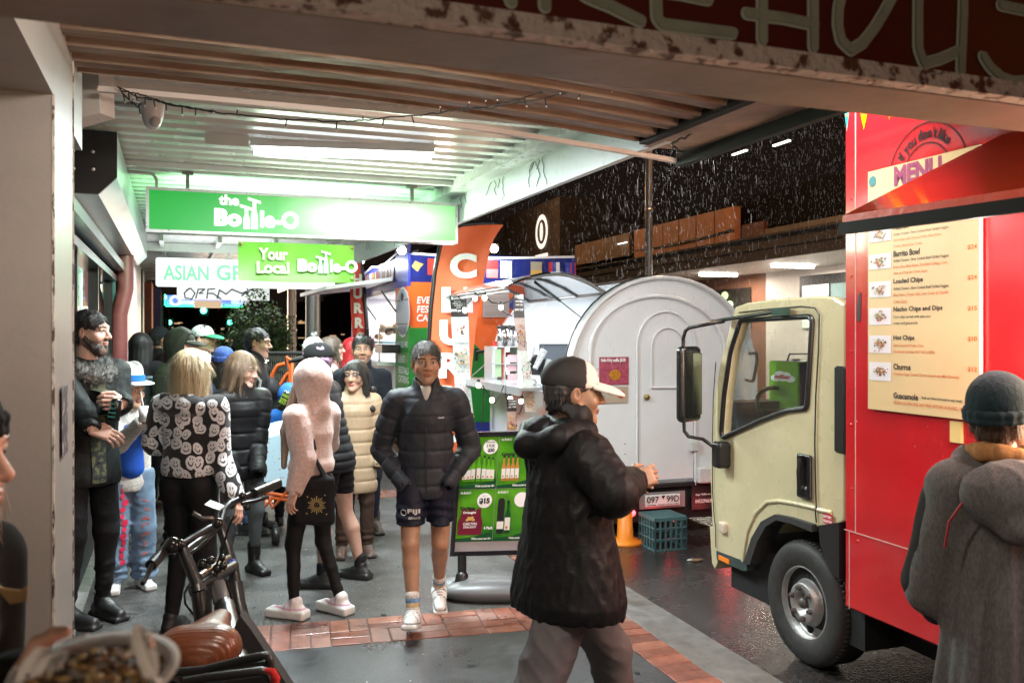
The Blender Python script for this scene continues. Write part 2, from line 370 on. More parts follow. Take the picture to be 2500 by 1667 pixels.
# hanging sign near camera (bottom of letters visible)
r_ = root('hanging_shop_sign', 'dark red box sign with pale hand drawn letters hanging over the footpath, rusty white edge', 'sign', B, (1.2, 1.47, 2.25))
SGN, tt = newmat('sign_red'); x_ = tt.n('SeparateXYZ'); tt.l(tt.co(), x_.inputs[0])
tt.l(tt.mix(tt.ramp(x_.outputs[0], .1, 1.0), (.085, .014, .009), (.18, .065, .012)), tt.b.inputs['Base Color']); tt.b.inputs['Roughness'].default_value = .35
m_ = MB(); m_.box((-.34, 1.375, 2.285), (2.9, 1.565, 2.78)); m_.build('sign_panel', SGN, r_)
m_ = MB(); m_.box((-.34, 1.36, 2.25), (2.9, 1.40, 2.284)); m_.build('rusty_frame', mat('rusty_white', (.50, .44, .38), .55, ns=(26, (.10, .045, .025), .53, .6), bp=(45, .6)), r_)
m_ = MB(); m_.box((-.34, 1.402, 2.248), (2.9, 1.58, 2.283)); m_.build('sign_underside', mat('sign_soffit', (.27, .2, .15), .45, ns=(4, .65), bp=(20, .1)), r_)
P0 = Panel((0, 1.374, 0), (1, 0, 0), (0, 0, 1))
def sp(*pts): return [(lambda q: (q.x, q.z))(B.atS(x, y, 1.374)) for x, y in pts]
def z3(*p): return [(1600 + x / 2.613, y / 2.613) for x, y in p]
strokes = [[(1240, -140), (1246, 6)], [(1332, -160), (1328, 18)], [(1340, -80), (1428, -6), (1490, 20), (1560, 54)],
           [(1600, -120), (1598, -20), (1600, 48), (1612, 62), (1784, 84)], [(1600, -20), (1655, -12), (1724, 2)],
           z3((668, -260), (668, 265)), z3((992, -260), (992, 312)), z3((570, 95), (800, 125), (992, 165)),
           z3((1330, -200), (1190, -100), (1150, 60), (1145, 170), (1165, 270), (1230, 330), (1310, 280), (1380, 190), (1440, 90), (1500, -20), (1510, -120), (1460, -200), (1330, -200)),
           z3((1660, -260), (1655, 100), (1655, 320), (1690, 415), (1800, 385), (1915, 335)), z3((1945, -260), (1940, 100), (1925, 460)),
           z3((2500, 60), (2400, 90), (2300, 70), (2180, 45)), z3((2065, 370), (2110, 440), (2180, 500), (2260, 530), (2380, 520), (2480, 470), (2560, 400))]
mo, ml = MB(), MB()
for i, st in enumerate(strokes):
    q = sp(*st); P0.line(mo, q, .025, .002 + i * .0004); P0.line(ml, q, .019, .009 + i * .0004)
mo.build('letter_outline', mat('letter_edge', (.42, .45, .36), .4), r_); ml.build('lettering', mat('letter_fill', (.30, .33, .25), .4, ns=(8, .75)), r_)

# ================================================================ second awning
WHT = mat('white_enamel', (.60, .62, .60), .3, ns=(3, .88), rv=.1)
WHF = mat('white_fascia', (.46, .50, .495), .4, ns=(18, .82, .55, .75))
r_ = root('white_awning', 'white ribbed steel awning over the footpath beyond the brown one, long pale fascia', 'awning', B, (1, 7, 2.95))
m_ = MB(); corr(m_, 4.75, 11.6, -.62, 2.1, lambda t: 2.97, .21, .055, 1); m_.build('ribbed_ceiling', WHT, r_)
m_ = MB(); m_.box((-.62, 3.9, 2.99), (2.2, 4.8, 3.02)); m_.box((-.62, 4.72, 2.955), (2.15, 4.76, 3.0)); m_.build('flat_panel', WHT, r_)
m_ = MB(); m_.box((2.2, 3.7, 2.675), (2.24, 11.7, 2.92)); m_.build('fascia_board', WHF, r_)
m_ = MB(); m_.box((2.06, 3.7, 2.895), (2.2, 11.7, 3.0)); m_.build('edge_beam', WHT, r_)
m_ = MB(); m_.box((-.62, 3.7, 3.03), (2.3, 11.7, 3.06)); m_.box((-.6, 6.72, 2.93), (2.06, 6.78, 2.968)); m_.build('roof_sheet', WHT, r_)
m_ = MB()
for i in range(26):   # dead creeper on the fascia
    s = R.choice([5.25, 5.35, 6.0, 6.1, 6.9, 7.3, 8.1, 9.0, 9.3, 10.6]) + R.uniform(-.15, .15); z = 2.88; p = [(2.195, s, z)]
    for k in range(R.randint(2, 6)): s += R.uniform(-.05, .05); z -= R.uniform(.01, .05); p.append((2.195, s, max(z, 2.68)))
    m_.tube(p, .0024, 4)
m_.build('dead_creeper', mat('creeper', (.03, .03, .02), .9), r_)
# tube light fittings
TUBE = emat('fluorescent_glow', (.86, .96, 1), 5)
def tube_light(a, b, label, en, grp):
    a = Vector(a); b = Vector(b); c = (a + b) / 2; r_ = root('tube_light', label, 'ceiling light', B, (c.x, c.y, c.z), grp); d = (b - a).normalized(); sd = Vector((-d.y, d.x, 0))
    m_ = MB(); m_.hexa([a + sd * .035, b + sd * .035, b - sd * .035, a - sd * .035], [p + Vector((0, 0, .05)) for p in (a + sd * .035, b + sd * .035, b - sd * .035, a - sd * .035)]); m_.build('housing', WHT, r_)
    m_ = MB(); m_.tube([a + d * .02 - Vector((0, 0, .028)), b - d * .02 - Vector((0, 0, .028))], .026, 12); m_.build('diffuser', TUBE, r_)
    W0 = B.W(c - Vector((0, 0, .06))); L = light('tube_glow', 'AREA', W0, en, (.88, .97, 1), (b - a).length, .1)
    L.rotation_euler = (0, 0, B.phi + math.atan2(d.y, d.x)); return r_
tube_light(B.atZ(612, 358, 2.93), B.atZ(1060, 374, 2.93), 'glowing fluorescent tube in front of the green box sign', 125, 'tube lights under the white awning')
tube_light((.5, 8.3, 2.93), (1.7, 8.3, 2.93), 'glowing fluorescent tube behind the green box sign', 125, 'tube lights under the white awning')
a = B.atZ(500, 342, 2.93); b_ = B.atZ(606, 350, 2.93)
m_ = MB(); m_.hexa([a + Vector((0, -.03, -.03)), b_ + Vector((0, -.03, -.03)), b_ + Vector((0, .03, -.03)), a + Vector((0, .03, -.03))], [a + Vector((0, -.03, .04)), b_ + Vector((0, -.03, .04)), b_ + Vector((0, .03, .04)), a + Vector((0, .03, .04))])
solo(m_, 'light_batten', WHT, 'grey unlit batten end left of the glowing tube', 'light batten', B, a)

# downpipe elbow, camera, cable
GRYW = mat('duct_paint', (.60, .56, .52), .4, ns=(20, .7, .6, .7))
def yq(px, py, Y): return B_inv(wp(px, py, Y))
def B_inv(q): return Vector((q.x * B.c + q.y * B.n, -q.x * B.n + q.y * B.c, q.z))
m_ = MB(); W_ = lambda *p: [wp(x, y, 3.75) for x, y in p]
m_.poly(W_((189, 168), (241, 168), (241, 215), (193, 215)), (0.02, .1, 0)); m_.poly(W_((193, 215.5), (241, 215.5), (244, 276), (160, 300), (158, 243), (193, 232)), (.02, .1, 0))
solo(m_, 'boxed_downpipe', GRYW, 'cream square elbow of ducting beside the pillar top', 'downpipe', I0, wp(200, 240, 3.75))
r_ = root('security_camera', 'white dome security camera under the awning', 'camera', I0, wp(372, 240, 4.7))
m_ = MB(); c = wp(372, 240, 4.7); m_.lathe([(.001, .03), (.058, .03), (.062, 0), (.062, -.05), (.056, -.10), (.04, -.145), (.022, -.165), (.001, -.168)], c, (0, 0, 1), 24); m_.build('housing', mat('white_plastic', (.62, .58, .58), .3), r_)
m_ = MB(); m_.ball(c + Vector((.03, -.035, -.135)), .028); m_.build('lens_dome', mat('camera_lens', (.5, .46, .46), .2), r_)
m_ = MB(); m_.tube([wp(250, 250, 4.7), wp(345, 254, 4.7)], .008); m_.build('conduit', mat('conduit_grey', (.3, .3, .3), .4), r_)
m_ = MB(); m_.ball(c + Vector((-.002, -.063, -.012)), .006, 8, 5); m_.build('screw_hole', BLK, r_)
# fairy light cable
r_ = root('fairy_light_cable', 'unlit black fairy light cable strung along the awning edge', 'fairy lights', I0, wp(900, 290, 3.6))
def cable(pts, Y, r=.0035, jit=.004):
    P = []
    for i in range(len(pts) - 1):
        for k in range(8):
            q = k / 8; p0, p1 = pts[i], pts[i + 1]; P.append(wp(p0[0] + (p1[0] - p0[0]) * q, p0[1] + (p1[1] - p0[1]) * q, Y) + Vector((0, R.uniform(-jit, jit), R.uniform(-jit, jit))))
    P.append(wp(*pts[-1], Y)); return P
m_ = MB(); ml = MB()
for pts in ([(287, 213), (330, 235), (380, 245), (450, 262), (560, 280), (700, 292), (840, 297), (900, 293), (960, 286), (1050, 280), (1120, 268), (1200, 262), (1330, 240), (1430, 215), (1518, 202)],
            [(287, 213), (310, 240), (336, 262), (345, 254)], [(300, 222), (350, 232), (400, 252), (520, 275)], [(1120, 270), (1230, 253), (1330, 222), (1428, 188)]):
    P = cable(pts, 3.6); m_.tube(P, .0032, 5)
    for p in P[5::7]: d = Vector((R.uniform(-.01, .01), 0, R.choice([-.03, -.03, .02]))); m_.tube([p, p + d], .003, 5); ml.ball(p + d * 1.2, .004, 6, 4)
m_.build('cable', BLK, r_); ml.build('bulbs', mat('clear_bulb', (.7, .68, .65), .2), r_)
m_ = MB(); m_.tube(cable([(1665, 378), (1640, 355), (1690, 328), (1740, 305), (1790, 285), (1850, 262)], 4.1, jit=.01), .006, 5)
solo(m_, 'gutter_cable', BLK, 'black cable bundled along the outer corner of the brown awning', 'cable', I0, wp(1740, 310, 4.1))

# ================================================================ green box sign + banner
r_ = root('liquor_box_sign', 'long green and white lit box sign reading the Bottle-O', 'sign', B, (1, 7.05, 2.66))
tl = B.atS(356, 455, 7.0); br = B.atS(1118, 595, 7.0); sx0, sx1, sz0, sz1 = tl.x, br.x, br.z, tl.z
m_ = MB(); f_ = .022
m_.box((sx0, 7.0, sz0), (sx1, 7.14, sz0 + f_)); m_.box((sx0, 7.0, sz1 - f_), (sx1, 7.14, sz1)); m_.box((sx0, 7.0, sz0 + f_), (sx0 + f_, 7.14, sz1 - f_)); m_.box((sx1 - f_, 7.0, sz0 + f_), (sx1, 7.14, sz1 - f_))
m_.box((sx0 + f_, 7.1, sz0 + f_), (sx1 - f_, 7.13, sz1 - f_)); m_.build('frame', mat('sign_frame', (.62, .64, .62), .4, ns=(30, .4, .6, .7)), r_)
GP, t = newmat('lit_green_panel'); x_ = t.n('SeparateXYZ'); t.l(t.co(), x_.inputs[0]); xx = x_.outputs[0]; zz = x_.outputs[2]
f1 = t.ramp(xx, -.78, .12); f2 = t.ramp(t.m('ABSOLUTE', t.m('SUBTRACT', xx, .52)), .80, .30); f2 = t.m('MULTIPLY', f2, t.ramp(t.m('ABSOLUTE', zz), .19, .05, .35, 1.))
cA = t.mix(f1, (.0, .42, .04), (.14, .72, .10)); cB = t.mix(f2, cA, (.95, 1, .93)); t.l(cB, t.b.inputs['Emission Color']); t.l(t.m('ADD', .7, t.m('MULTIPLY', f2, .45)), t.b.inputs['Emission Strength'])
t.b.inputs['Base Color'].default_value = (.02, .1, .03, 1)
m_ = MB(); m_.box((sx0 + f_, 7.008, sz0 + f_), (sx1 - f_, 7.03, sz1 - f_)); m_.build('lit_panel', GP, r_)
def logo(pn, mw, mg, x, y, h, the=True):
    """'the Bottle-O' wordmark, x,y lower-left, h = cap height"""
    if the: pn.text(mw, 'the', x + h * .25, y + h * 1.2, w=h * 1.1, h=h * .6, bold=.04)
    pn.text(mw, 'Bo', x, y, w=h * 1.5, h=h, bold=.06)
    pn.text(mw, 'le-O', x + h * 2.52, y, w=h * 2.2, h=h, bold=.045)
    for bx, hh, k in ((x + h * 1.76, h * .92, .85), (x + h * 2.2, h * 1.3, .95)):
        wv = h * .17 * k; sh = [(bx - wv, y - h * .1), (bx + wv, y - h * .1), (bx + wv, y + hh * .5), (bx + wv * .4, y + hh * .78), (bx + wv * .45, y + hh * 1.12), (bx - wv * .45, y + hh * 1.12), (bx - wv * .4, y + hh * .78), (bx - wv, y + hh * .5)]
        pn.shape(mg, [(a + (h * .035 if a > bx else -h * .035), b) for a, b in sh], .003); pn.shape(mw, sh, .006)
        q = .28 if k == 1. else -.35; oy = y + hh * 1.12; L = h * .36
        pn.shape(mw, [(bx - L, oy + q * -L * .8 + h * .0), (bx + L, oy + q * L * .8 if k < 1 else oy - h * .06), (bx + L, (oy + q * L * .8 if k < 1 else oy - h * .06) + h * .16), (bx - L, oy - q * L * .8 + h * .16)], .0075)
WEM = emat('white_glow', (1, 1, .97), .8); DGE = emat('teal_shadow', (.0, .22, .18), .6)
pn = Panel((0, 7.008, 0), (1, 0, 0), (0, 0, 1)); mw, mg = MB(), MB()
a = B.atS(523, 551, 7.0); h = B.atS(523, 508, 7.0).z - a.z
logo(pn, mw, mg, a.x, a.z, h)
mw.build('lettering', WEM, r_); mg.build('bottle_outlines', DGE, r_)
m_ = MB()
for px, py in ((458, 412), (1005, 432)): q = B.atS(px, py, 7.07); m_.box((q.x - .014, 7.05, sz1), (q.x + .014, 7.08, 2.972)); m_.box((q.x - .04, 7.03, 2.95), (q.x + .04, 7.1, 2.968))
m_.build('hanging_brackets', mat('galvanised', (.3, .3, .3), .5, metal=.6), r_)
m_ = MB(); q = B.atS(372, 407, 7.07); m_.tube([(q.x - .3, 7.07, 2.95), (q.x, 7.07, 2.94), (q.x + .03, 7.07, 2.9), (q.x + .03, 7.07, sz1)], .012); m_.build('conduit', WHT, r_)
light('sign_glow', 'AREA', B.W((1.35, 6.9, 2.66)), 22, (.78, 1, .72), 1.5, .25, look=B.W((1.35, 5, 2.2)))
light('sign_back_glow', 'AREA', B.W((.9, 7.3, 2.75)), 34, (.35, 1, .4), 1.8, .3, look=B.W((.9, 8, 3.2)))
# banner
r_ = root('liquor_banner', 'lime green vinyl banner reading Your Local Bottle-O hanging beneath the box sign', 'banner', B, (.7, 7.0, 2.3))
a = B.atS(581, 590, 7.0); b_ = B.atS(864, 690, 7.0); bx0, bx1, bz0, bz1 = a.x, b_.x, b_.z, a.z
def bf(u, v): return (bx0 + (bx1 - bx0) * u, 6.985 + .006 * math.sin(u * 14) + .012 * math.sin(v * 3), bz0 + (bz1 - bz0) * v + .012 * math.sin(math.pi * u) * (v - .9))
m_ = MB(); m_.grid(bf, 24, 8); m_.build('vinyl_sheet', mat('lime_vinyl', (.09, .36, .008), .32, ns=(5, .85)), r_)
pn = Panel((0, 6.965, 0), (1, 0, 0), (0, 0, 1)); mw, mg, my = MB(), MB(), MB()
for st, px, py, px2, hh in (('Your', 632, 634, 703, 27), ('Local', 627, 667, 706, 27)):
    q = B.atS(px, py, 6.965); q2 = B.atS(px2, py - hh, 6.965); pn.text(my, st, q.x, q.z, w=q2.x - q.x, h=q2.z - q.z, bold=.03)
q = B.atS(727, 663, 6.965); q2 = B.atS(727, 632, 6.965); logo(pn, mw, mg, q.x, q.z, q2.z - q.z, False)
my.build('pale_lettering', mat('cream_print', (.62, .8, .42), .4), r_); mw.build('white_lettering', mat('white_print', (.85, .85, .85), .4), r_); mg.build('bottle_outlines', mat('teal_print', (.02, .2, .18), .4), r_)
m_ = MB()
for x, z in ((bx0 + .02, bz1 - .02), (bx1 - .02, bz1 - .02), (bx1 - .02, bz0 + .03)): m_.lathe([(.004, 0), (.012, 0), (.013, -.004), (.004, -.006)], (x, 6.975, z), (0, 1, 0), 12)
m_.build('eyelets', mat('brass', (.5, .35, .15), .3, metal=.8), r_)

# ================================================================ left shopfront: hood, window, pillars
r_ = root('roller_shutter_hood', 'pale metal roller shutter hood with black end box on the left shopfront', 'shutter hood', B, (-.5, 8, 2.7))
pr = [(-.33, 2.94), (-.33, 2.68), (-.43, 2.575), (-.75, 2.575), (-.75, 2.94)]
m_ = MB(); m_.poly([(x, 5.74, z) for x, z in pr], (0, 5.8, 0)); m_.build('hood_cover', mat('brushed_hood', (.55, .6, .62), .28, metal=.55, ns=(2, .85)), r_)
m_ = MB(); m_.poly([(x + (.003 if x > -.7 else 0), 5.7, z + (.003 if z > 2.9 else -.003)) for x, z in pr], (0, .037, 0)); m_.build('end_box', mat('black_end', (.012, .008, .008), .4), r_)
m_ = MB()
for px, py in ((179, 368), (227, 371), (180, 412), (228, 414)): q = B.atS(px, py, 5.7); m_.lathe([(.001, -.006), (.009, -.004), (.010, 0)], (q.x, 5.698, q.z), (0, 1, 0), 10)
m_.build('screws', mat('pale_screw', (.6, .55, .5), .4), r_)
m_ = MB(); m_.box((-.60, 5.0, 2.40), (-.50, 10.4, 2.47)); m_.box((-.68, 5.0, 2.30), (-.58, 10.4, 2.36)); m_.box((-.72, 4.9, 2.47), (-.56, 10.4, 2.572)); m_.build('shutter_rails', mat('steel_rail', (.42, .44, .46), .25, metal=.8), r_)
r_ = root('shopfront', 'shopfront with dark window, teal frame and speckled red pillar on the left', 'shop', B, (-.9, 8, 0))
m_ = MB(); m_.box((-1.2, 3.66, 0), (-.62, 10.2, .45)); m_.box((-1.2, 3.66, 2.31), (-.75, 10.2, 3.0)); m_.build('stall_riser', mat('riser_dark', (.03, .03, .035), .5), r_)
GLS = mat('shop_glass', (.006, .008, .009), .04, spec=.9)
m_ = MB(); m_.box((-.70, 4.2, .45), (-.66, 10.05, 2.31)); m_.build('window_glass', GLS, r_)
m_ = MB()
for s in (4.2, 6.6, 8.3, 10.05): m_.box((-.68, s - .04, .3), (-.62, s + .04, 2.34))
m_.box((-.68, 4.2, .45), (-.62, 10.1, .52)); m_.build('window_frame', mat('frame_black', (.01, .012, .012), .3), r_)
m_ = MB(); m_.box((-.665, 10.1, 0), (-.60, 10.26, 2.34)); m_.build('teal_door_frame', mat('teal_frame', (.05, .2, .2), .35), r_)
RED = mat('speckled_red', (.24, .045, .04), .5, ns=(26, (.02, .012, .012), .56, .6), bp=(30, .4))
m_ = MB(); m_.box((-.95, 10.26, 0), (-.585, 12.0, 2.7)); m_.build('red_pillar', RED, r_)
m_ = MB(); m_.box((-.66, 7.2, .6), (-.652, 7.26, 2.2)); m_.build('green_strip_light', emat('green_strip', (.02, .8, .15), 1.2), r_)
m_ = MB(); XL = ['r', 'b', 'o', 'g']; bl = {k: MB() for k in XL}
for i in range(46):
    s = 4.75 + i * .03 if i < 26 else 6.0 + R.uniform(-.04, .04); z = 2.27 - .06 * abs(math.sin(i * .5)) if i < 26 else 2.22 - (i - 26) * .042
    bl[R.choice(XL)].ball((-.63, s, z), .0075, 6, 4)
for k, c in zip(XL, ((1, .03, .05), (.1, .1, 1), (1, .35, .05), (.1, .9, .15))): bl[k].build('coloured_lights', emat('xmas_' + k, c, 5), r_)
m_ = MB(); m_.box((-.64, 4.9, .9), (-.636, 4.98, 1.0)); 
m_ = MB(); q = B.atT(304, 622, -.52); q2 = B.atT(304, 725, -.52)
m_ = MB(); P = [B.atT(x, y, -.5) for x, y in ((306, 545), (306, 705), (287, 765), (286, 900))]; s0 = P[0].y
m_.tube([(p.x, s0, p.z) if i < 2 else (-.56, s0, B.atT(300, y_, -.5).z) for i, (p, y_) in enumerate(zip(P, (545, 705, 765, 960)))], .085, 10)
solo(m_, 'red_downpipe', mat('pink_red_paint', (.36, .10, .10), .4, ns=(8, .8)), 'dusty red downpipe bending back to the wall beside the red pillar', 'downpipe', B, (-.5, s0, 0))
r_ = root('white_shopfront', 'white tiled shopfront with dark doorways further along the left', 'shop', B, (-.9, 16, 0))
m_ = MB(); m_.box((-1.2, 12.02, 0), (-.63, 18.4, 3.2)); m_.build('white_wall', mat('white_tile', (.7, .7, .68), .4, ns=(1.2, .8)), r_)
m_ = MB(); m_.box((-1.2, 18.4, 0), (-.72, 60, 3.4)); m_.build('dark_shopfronts', mat('dark_shop', (.03, .028, .025), .4, ns=(.8, (.10, .05, .025), .55, .65)), r_)
m_ = MB(); m_.box((-.74, 18.4, 0), (-.6, 19.2, 3)); m_.build('green_pilaster', mat('dull_green', (.05, .09, .06), .5), r_)
m_ = MB(); m_.box((-.74, 23, 0), (-.55, 24.5, 3)); m_.build('rust_pilaster', mat('rusty_red', (.28, .07, .025), .5), r_)
m_ = MB(); m_.box((-.74, 26, 0), (-.4, 29, 3)); m_.build('blue_pilaster', mat('dusty_blue', (.08, .09, .25), .5), r_)
# third awning + grocery sign
r_ = root('corrugated_awning', 'white corrugated awning with rafters beyond the green sign', 'awning', B, (1, 15, 2.95))
m_ = MB(); corr(m_, 11.9, 22, -.62, 2.3, lambda t: 3.0, .14, .03, 1); m_.build('corrugated_ceiling', WHT, r_)
m_ = MB()
for t_ in (-.2, .5, 1.2, 1.9): m_.box((t_, 11.9, 2.92), (t_ + .05, 22, 2.99))
m_.box((-.62, 12.9, 2.88), (2.3, 13.0, 2.99)); m_.box((2.3, 11.8, 2.75), (2.34, 22, 3.05)); m_.build('rafters', WHT, r_)
light('far_awning_glow', 'AREA', B.W((.6, 12.1, 2.4)), 14, (.95, .98, 1), 1.5, .3, rot=(math.radians(180), 0, B.phi))
light('far_awning_glow', 'AREA', B.W((.6, 15.5, 2.85)), 35, (.95, .98, 1), 2.2, 1.2, rot=(0, 0, B.phi))
r_ = root('grocery_box_sign', 'glowing white box sign with pale green capitals reading ASIAN GROCERY', 'sign', B, (.6, 13, 2.6))
a = B.atS(380, 628, 13.); b_ = B.atS(818, 706, 13.)
m_ = MB(); m_.box((a.x, 13.0, b_.z), (b_.x, 13.2, a.z), .02); m_.build('housing', emat('white_box', (.93, 1, .97), .72), r_)
pn = Panel((0, 12.99, 0), (1, 0, 0), (0, 0, 1)); m_ = MB()
q = B.atS(398, 684, 13.); q2 = B.atS(510, 649, 13.); pn.text(m_, 'ASIAN', q.x, q.z, w=q2.x - q.x, h=q2.z - q.z, bold=.03)
q = B.atS(528, 685, 13.); q2 = B.atS(760, 652, 13.); pn.text(m_, 'GROCERY', q.x, q.z, w=q2.x - q.x, h=q2.z - q.z, bold=.03)
m_.build('lettering', emat('pale_green_letter', (.22, .70, .42), .62, (.2, .5, .3)), r_)
m_ = MB(); q = B.atS(560, 640, 13.0); m_.box((q.x - .02, 13.08, a.z), (q.x + .02, 13.12, 2.95)); m_.box((1.6, 13.08, a.z), (1.64, 13.12, 2.95)); m_.build('hangers', WHT, r_)
r_ = root('graffiti_panel', 'pale green back of a sign tagged with black spray paint', 'sign panel', B, (.6, 16.5, 2.4))
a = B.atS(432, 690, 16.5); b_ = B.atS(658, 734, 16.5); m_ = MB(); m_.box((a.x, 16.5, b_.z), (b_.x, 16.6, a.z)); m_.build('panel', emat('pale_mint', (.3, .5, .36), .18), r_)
pn = Panel((0, 16.495, 0), (1, 0, 0), (0, 0, 1)); m_ = MB()
for j, st in enumerate(([(462, 704), (450, 715), (452, 727), (468, 730), (476, 716), (466, 704), (455, 708)], [(478, 728), (484, 706), (500, 706), (486, 716), (496, 716)], [(505, 728), (508, 706), (524, 705)], [(510, 716), (520, 716), (540, 730)], [(530, 728), (536, 708), (552, 718), (566, 706), (590, 716), (620, 704), (640, 708)], [(590, 722), (600, 714), (606, 724), (622, 716)])):
    pn.line(m_, [(lambda q: (q.x, q.z))(B.atS(x, y, 16.495)) for x, y in st], .02, .003 + j * .002)
m_.build('graffiti', mat('spray_black', (.02, .015, .02), .6), r_)
r_ = root('blue_shop_sign', 'blue lit shop sign edged with green LED dots under the far awning', 'sign', B, (.5, 22, 2.3))
a = B.atS(406, 720, 22.); b_ = B.atS(592, 746, 22.); m_ = MB(); m_.box((a.x, 22, b_.z), (b_.x, 22.15, a.z)); m_.build('blue_panel', emat('blue_glow', (.05, .12, .9), .8), r_)
m_ = MB(); q = B.atS(474, 734, 22.); q2 = B.atS(540, 752, 22.); m_.box((q.x, 21.9, q2.z), (q2.x, 21.98, q.z)); m_.build('cream_panel', emat('cream_glow', (1, .7, .4), .5), r_)
pn = Panel((0, 21.99, 0), (1, 0, 0), (0, 0, 1)); m_ = MB(); q = B.atS(440, 742, 22.); pn.text(m_, 'CONVENIENCE', q.x, q.z, w=.4, h=.08, n=.01); q = B.atS(428, 734, 22.); pn.ring(m_, q.x, q.z, .08, .04, .01); pn.text(m_, 'FOOD STORE', q.x + 1.25, q.z - .06, w=.4, h=.08, n=.01)
m_.build('white_lettering', emat('white_letters_glow', (.9, .95, 1), 1.2), r_)
m_ = MB()
for i in range(60):
    q = i / 59; m_.ball((a.x + (b_.x - a.x) * q, 21.97, b_.z - .03), .018, 6, 4)
for i in range(8): m_.ball((a.x - .03, 21.97, b_.z + (a.z - b_.z) * i / 7), .018, 6, 4)
m_.build('led_dots', emat('green_led', (.02, .9, .3), 4), r_)
# ================================================================ across the street
r_ = root('shop_row', 'dark row of shops across the wet road with an orange brick corner', 'building', K, (14.5, 20, 0))
DK = mat('dark_facade', (.005, .004, .0035), .8, spec=.1)
m_ = MB(); m_.box((14.2, -4, 3.5), (20, 34, 5.6)); m_.box((14.3, 34, 0), (20, 60, 4.6)); m_.build('upper_wall', DK, r_)
def fpx(px): return K.atT(px, 700, 14.).y
m_ = MB(); s1, s2 = fpx(1870), fpx(1500)
m_.box((14.0, s1, 0), (14.2, s2 + 6, 3.5)); BKW, t = newmat('orange_brick_wall'); bt = t.n('TexBrick'); v = t.mapp(t.co(), (1, 1, 1), (math.radians(90), 0, math.radians(90)))
t.l(v, bt.inputs['Vector']); bt.inputs['Color1'].default_value = (.42, .15, .07, 1); bt.inputs['Color2'].default_value = (.33, .11, .05, 1); bt.inputs['Mortar'].default_value = (.22, .1, .06, 1)
bt.inputs['Scale'].default_value = 4; bt.inputs['Mortar Size'].default_value = .02; t.l(bt.outputs[0], t.b.inputs['Base Color'])
m_.build('brick_wall', BKW, r_)
m_ = MB(); m_.box((14.0, -4, 0), (14.2, s1, 3.5)); m_.build('white_wall', mat('white_render', (.72, .66, .6), .6, ns=(1, .9)), r_)
def win(px0, px1, y0, y1, m, nm='window', par=None, T=13.96, fr=K):
    a = fr.atT(px0, y0, T); b_ = fr.atT(px1, y1, T); z1 = (fr.atT(px0, y0, T).z + fr.atT(px1, y0, T).z) / 2; z0 = (fr.atT(px0, y1, T).z + fr.atT(px1, y1, T).z) / 2
    q = MB(); q.box((T, a.y, z0), (T + .03, b_.y, z1)); return q.build(nm, m, par or r_)
WF = win(1952, 2100, 668, 728, mat('window_black', (.01, .01, .01), .4)); T_ = 13.94
q = MB(); a = K.atT(1958, 674, T_); b_ = K.atT(2022, 728, T_); q.box((T_, a.y, 1.9), (T_ + .02, b_.y, 2.95)); q.build('pane', emat('green_pane', (.03, .24, .15), .8), WF)
q = MB(); a = K.atT(2028, 674, T_); b_ = K.atT(2096, 728, T_); q.box((T_, a.y, 1.9), (T_ + .02, b_.y, 2.95)); q.build('pane', mat('grey_pane', (.12, .18, .18), .3), WF)
win(1745, 1832, 705, 800, mat('dark_door', (.03, .025, .022), .4), 'door')
m_ = MB(); pn = Panel((13.93, 0, 0), (0, -1, 0), (0, 0, 1))
for px, py in ((1770, 722), (1782, 744)): q = K.atT(px, py, 13.93); pn.ell(m_, -q.y, q.z, .18, .12, .01)
m_.build('lime_dots', emat('lime_dot', (.5, .85, .2), .8), r_)
# awning of that building
m_ = MB(); m_.box((11.4, -4, 3.38), (14.0, 40, 3.42)); m_.build('awning_soffit', mat('soffit_white', (.75, .7, .66), .5), r_)
m_ = MB(); m_.box((11.3, -4, 3.36), (11.4, 40, 3.85)); m_.box((11.25, -4, 3.85), (14.2, 40, 3.9)); m_.box((11.28, -4, 3.60), (11.3, 40, 3.66)); m_.build('awning_edge', mat('awning_dark', (.03, .022, .018), .6, ns=(3, .6)), r_)
for px, py, en in ((1735, 665, 120), (1915, 648, 120), (1120, 690, 40), (2200, 620, 90)):
    q = K.atT(px, py, 12.6)
    m_ = MB(); m_.box((12.3, q.y - .05, 3.30), (13.4, q.y + .08, 3.37)); m_.build('soffit_lamp', emat('soffit_lamp_glow', (1, .93, .85), 14), r_)
    light('soffit_light', 'AREA', K.W((12.8, q.y, 3.28)), en, (1, .88, .74), .9, .3)
# orange panels / dark signs on the upper wall
m_ = MB(); a = K.atT(1548, 600, 13.95); b_ = K.atT(1793, 560, 13.95); zt = (K.atT(1548, 558, 13.95).z + K.atT(1793, 510, 13.95).z) / 2; zb = (K.atT(1548, 637, 13.95).z + K.atT(1793, 604, 13.95).z) / 2
m_.box((13.95, b_.y, zb), (14.15, a.y, zt)); BO = mat('rusty_orange_sign', (.55, .22, .09), .6, ns=(3, .75)); m_.build('panel', BO, tag_ := root('blank_billboard', 'orange lit blank sign panels above the awning across the road', 'billboard', K, (14, (a.y + b_.y) / 2, (zb + zt) / 2)))
m_ = MB()
for i in range(1, 6): s = b_.y + (a.y - b_.y) * i / 6; m_.box((13.94, s - .015, zb), (13.949, s + .015, zt))
m_.box((13.94, b_.y, zb + .38), (13.949, a.y, zb + .42)); m_.build('panel_joints', mat('joint_dark', (.12, .05, .02), .7), tag_)
m_ = MB(); P = [K.atT(x, y, 13.9) for x, y in ((1560, 610), (1640, 598), (1700, 585), (1790, 560))]; m_.tube(P, .03, 5); m_.build('drooping_cable', BLK, tag_)
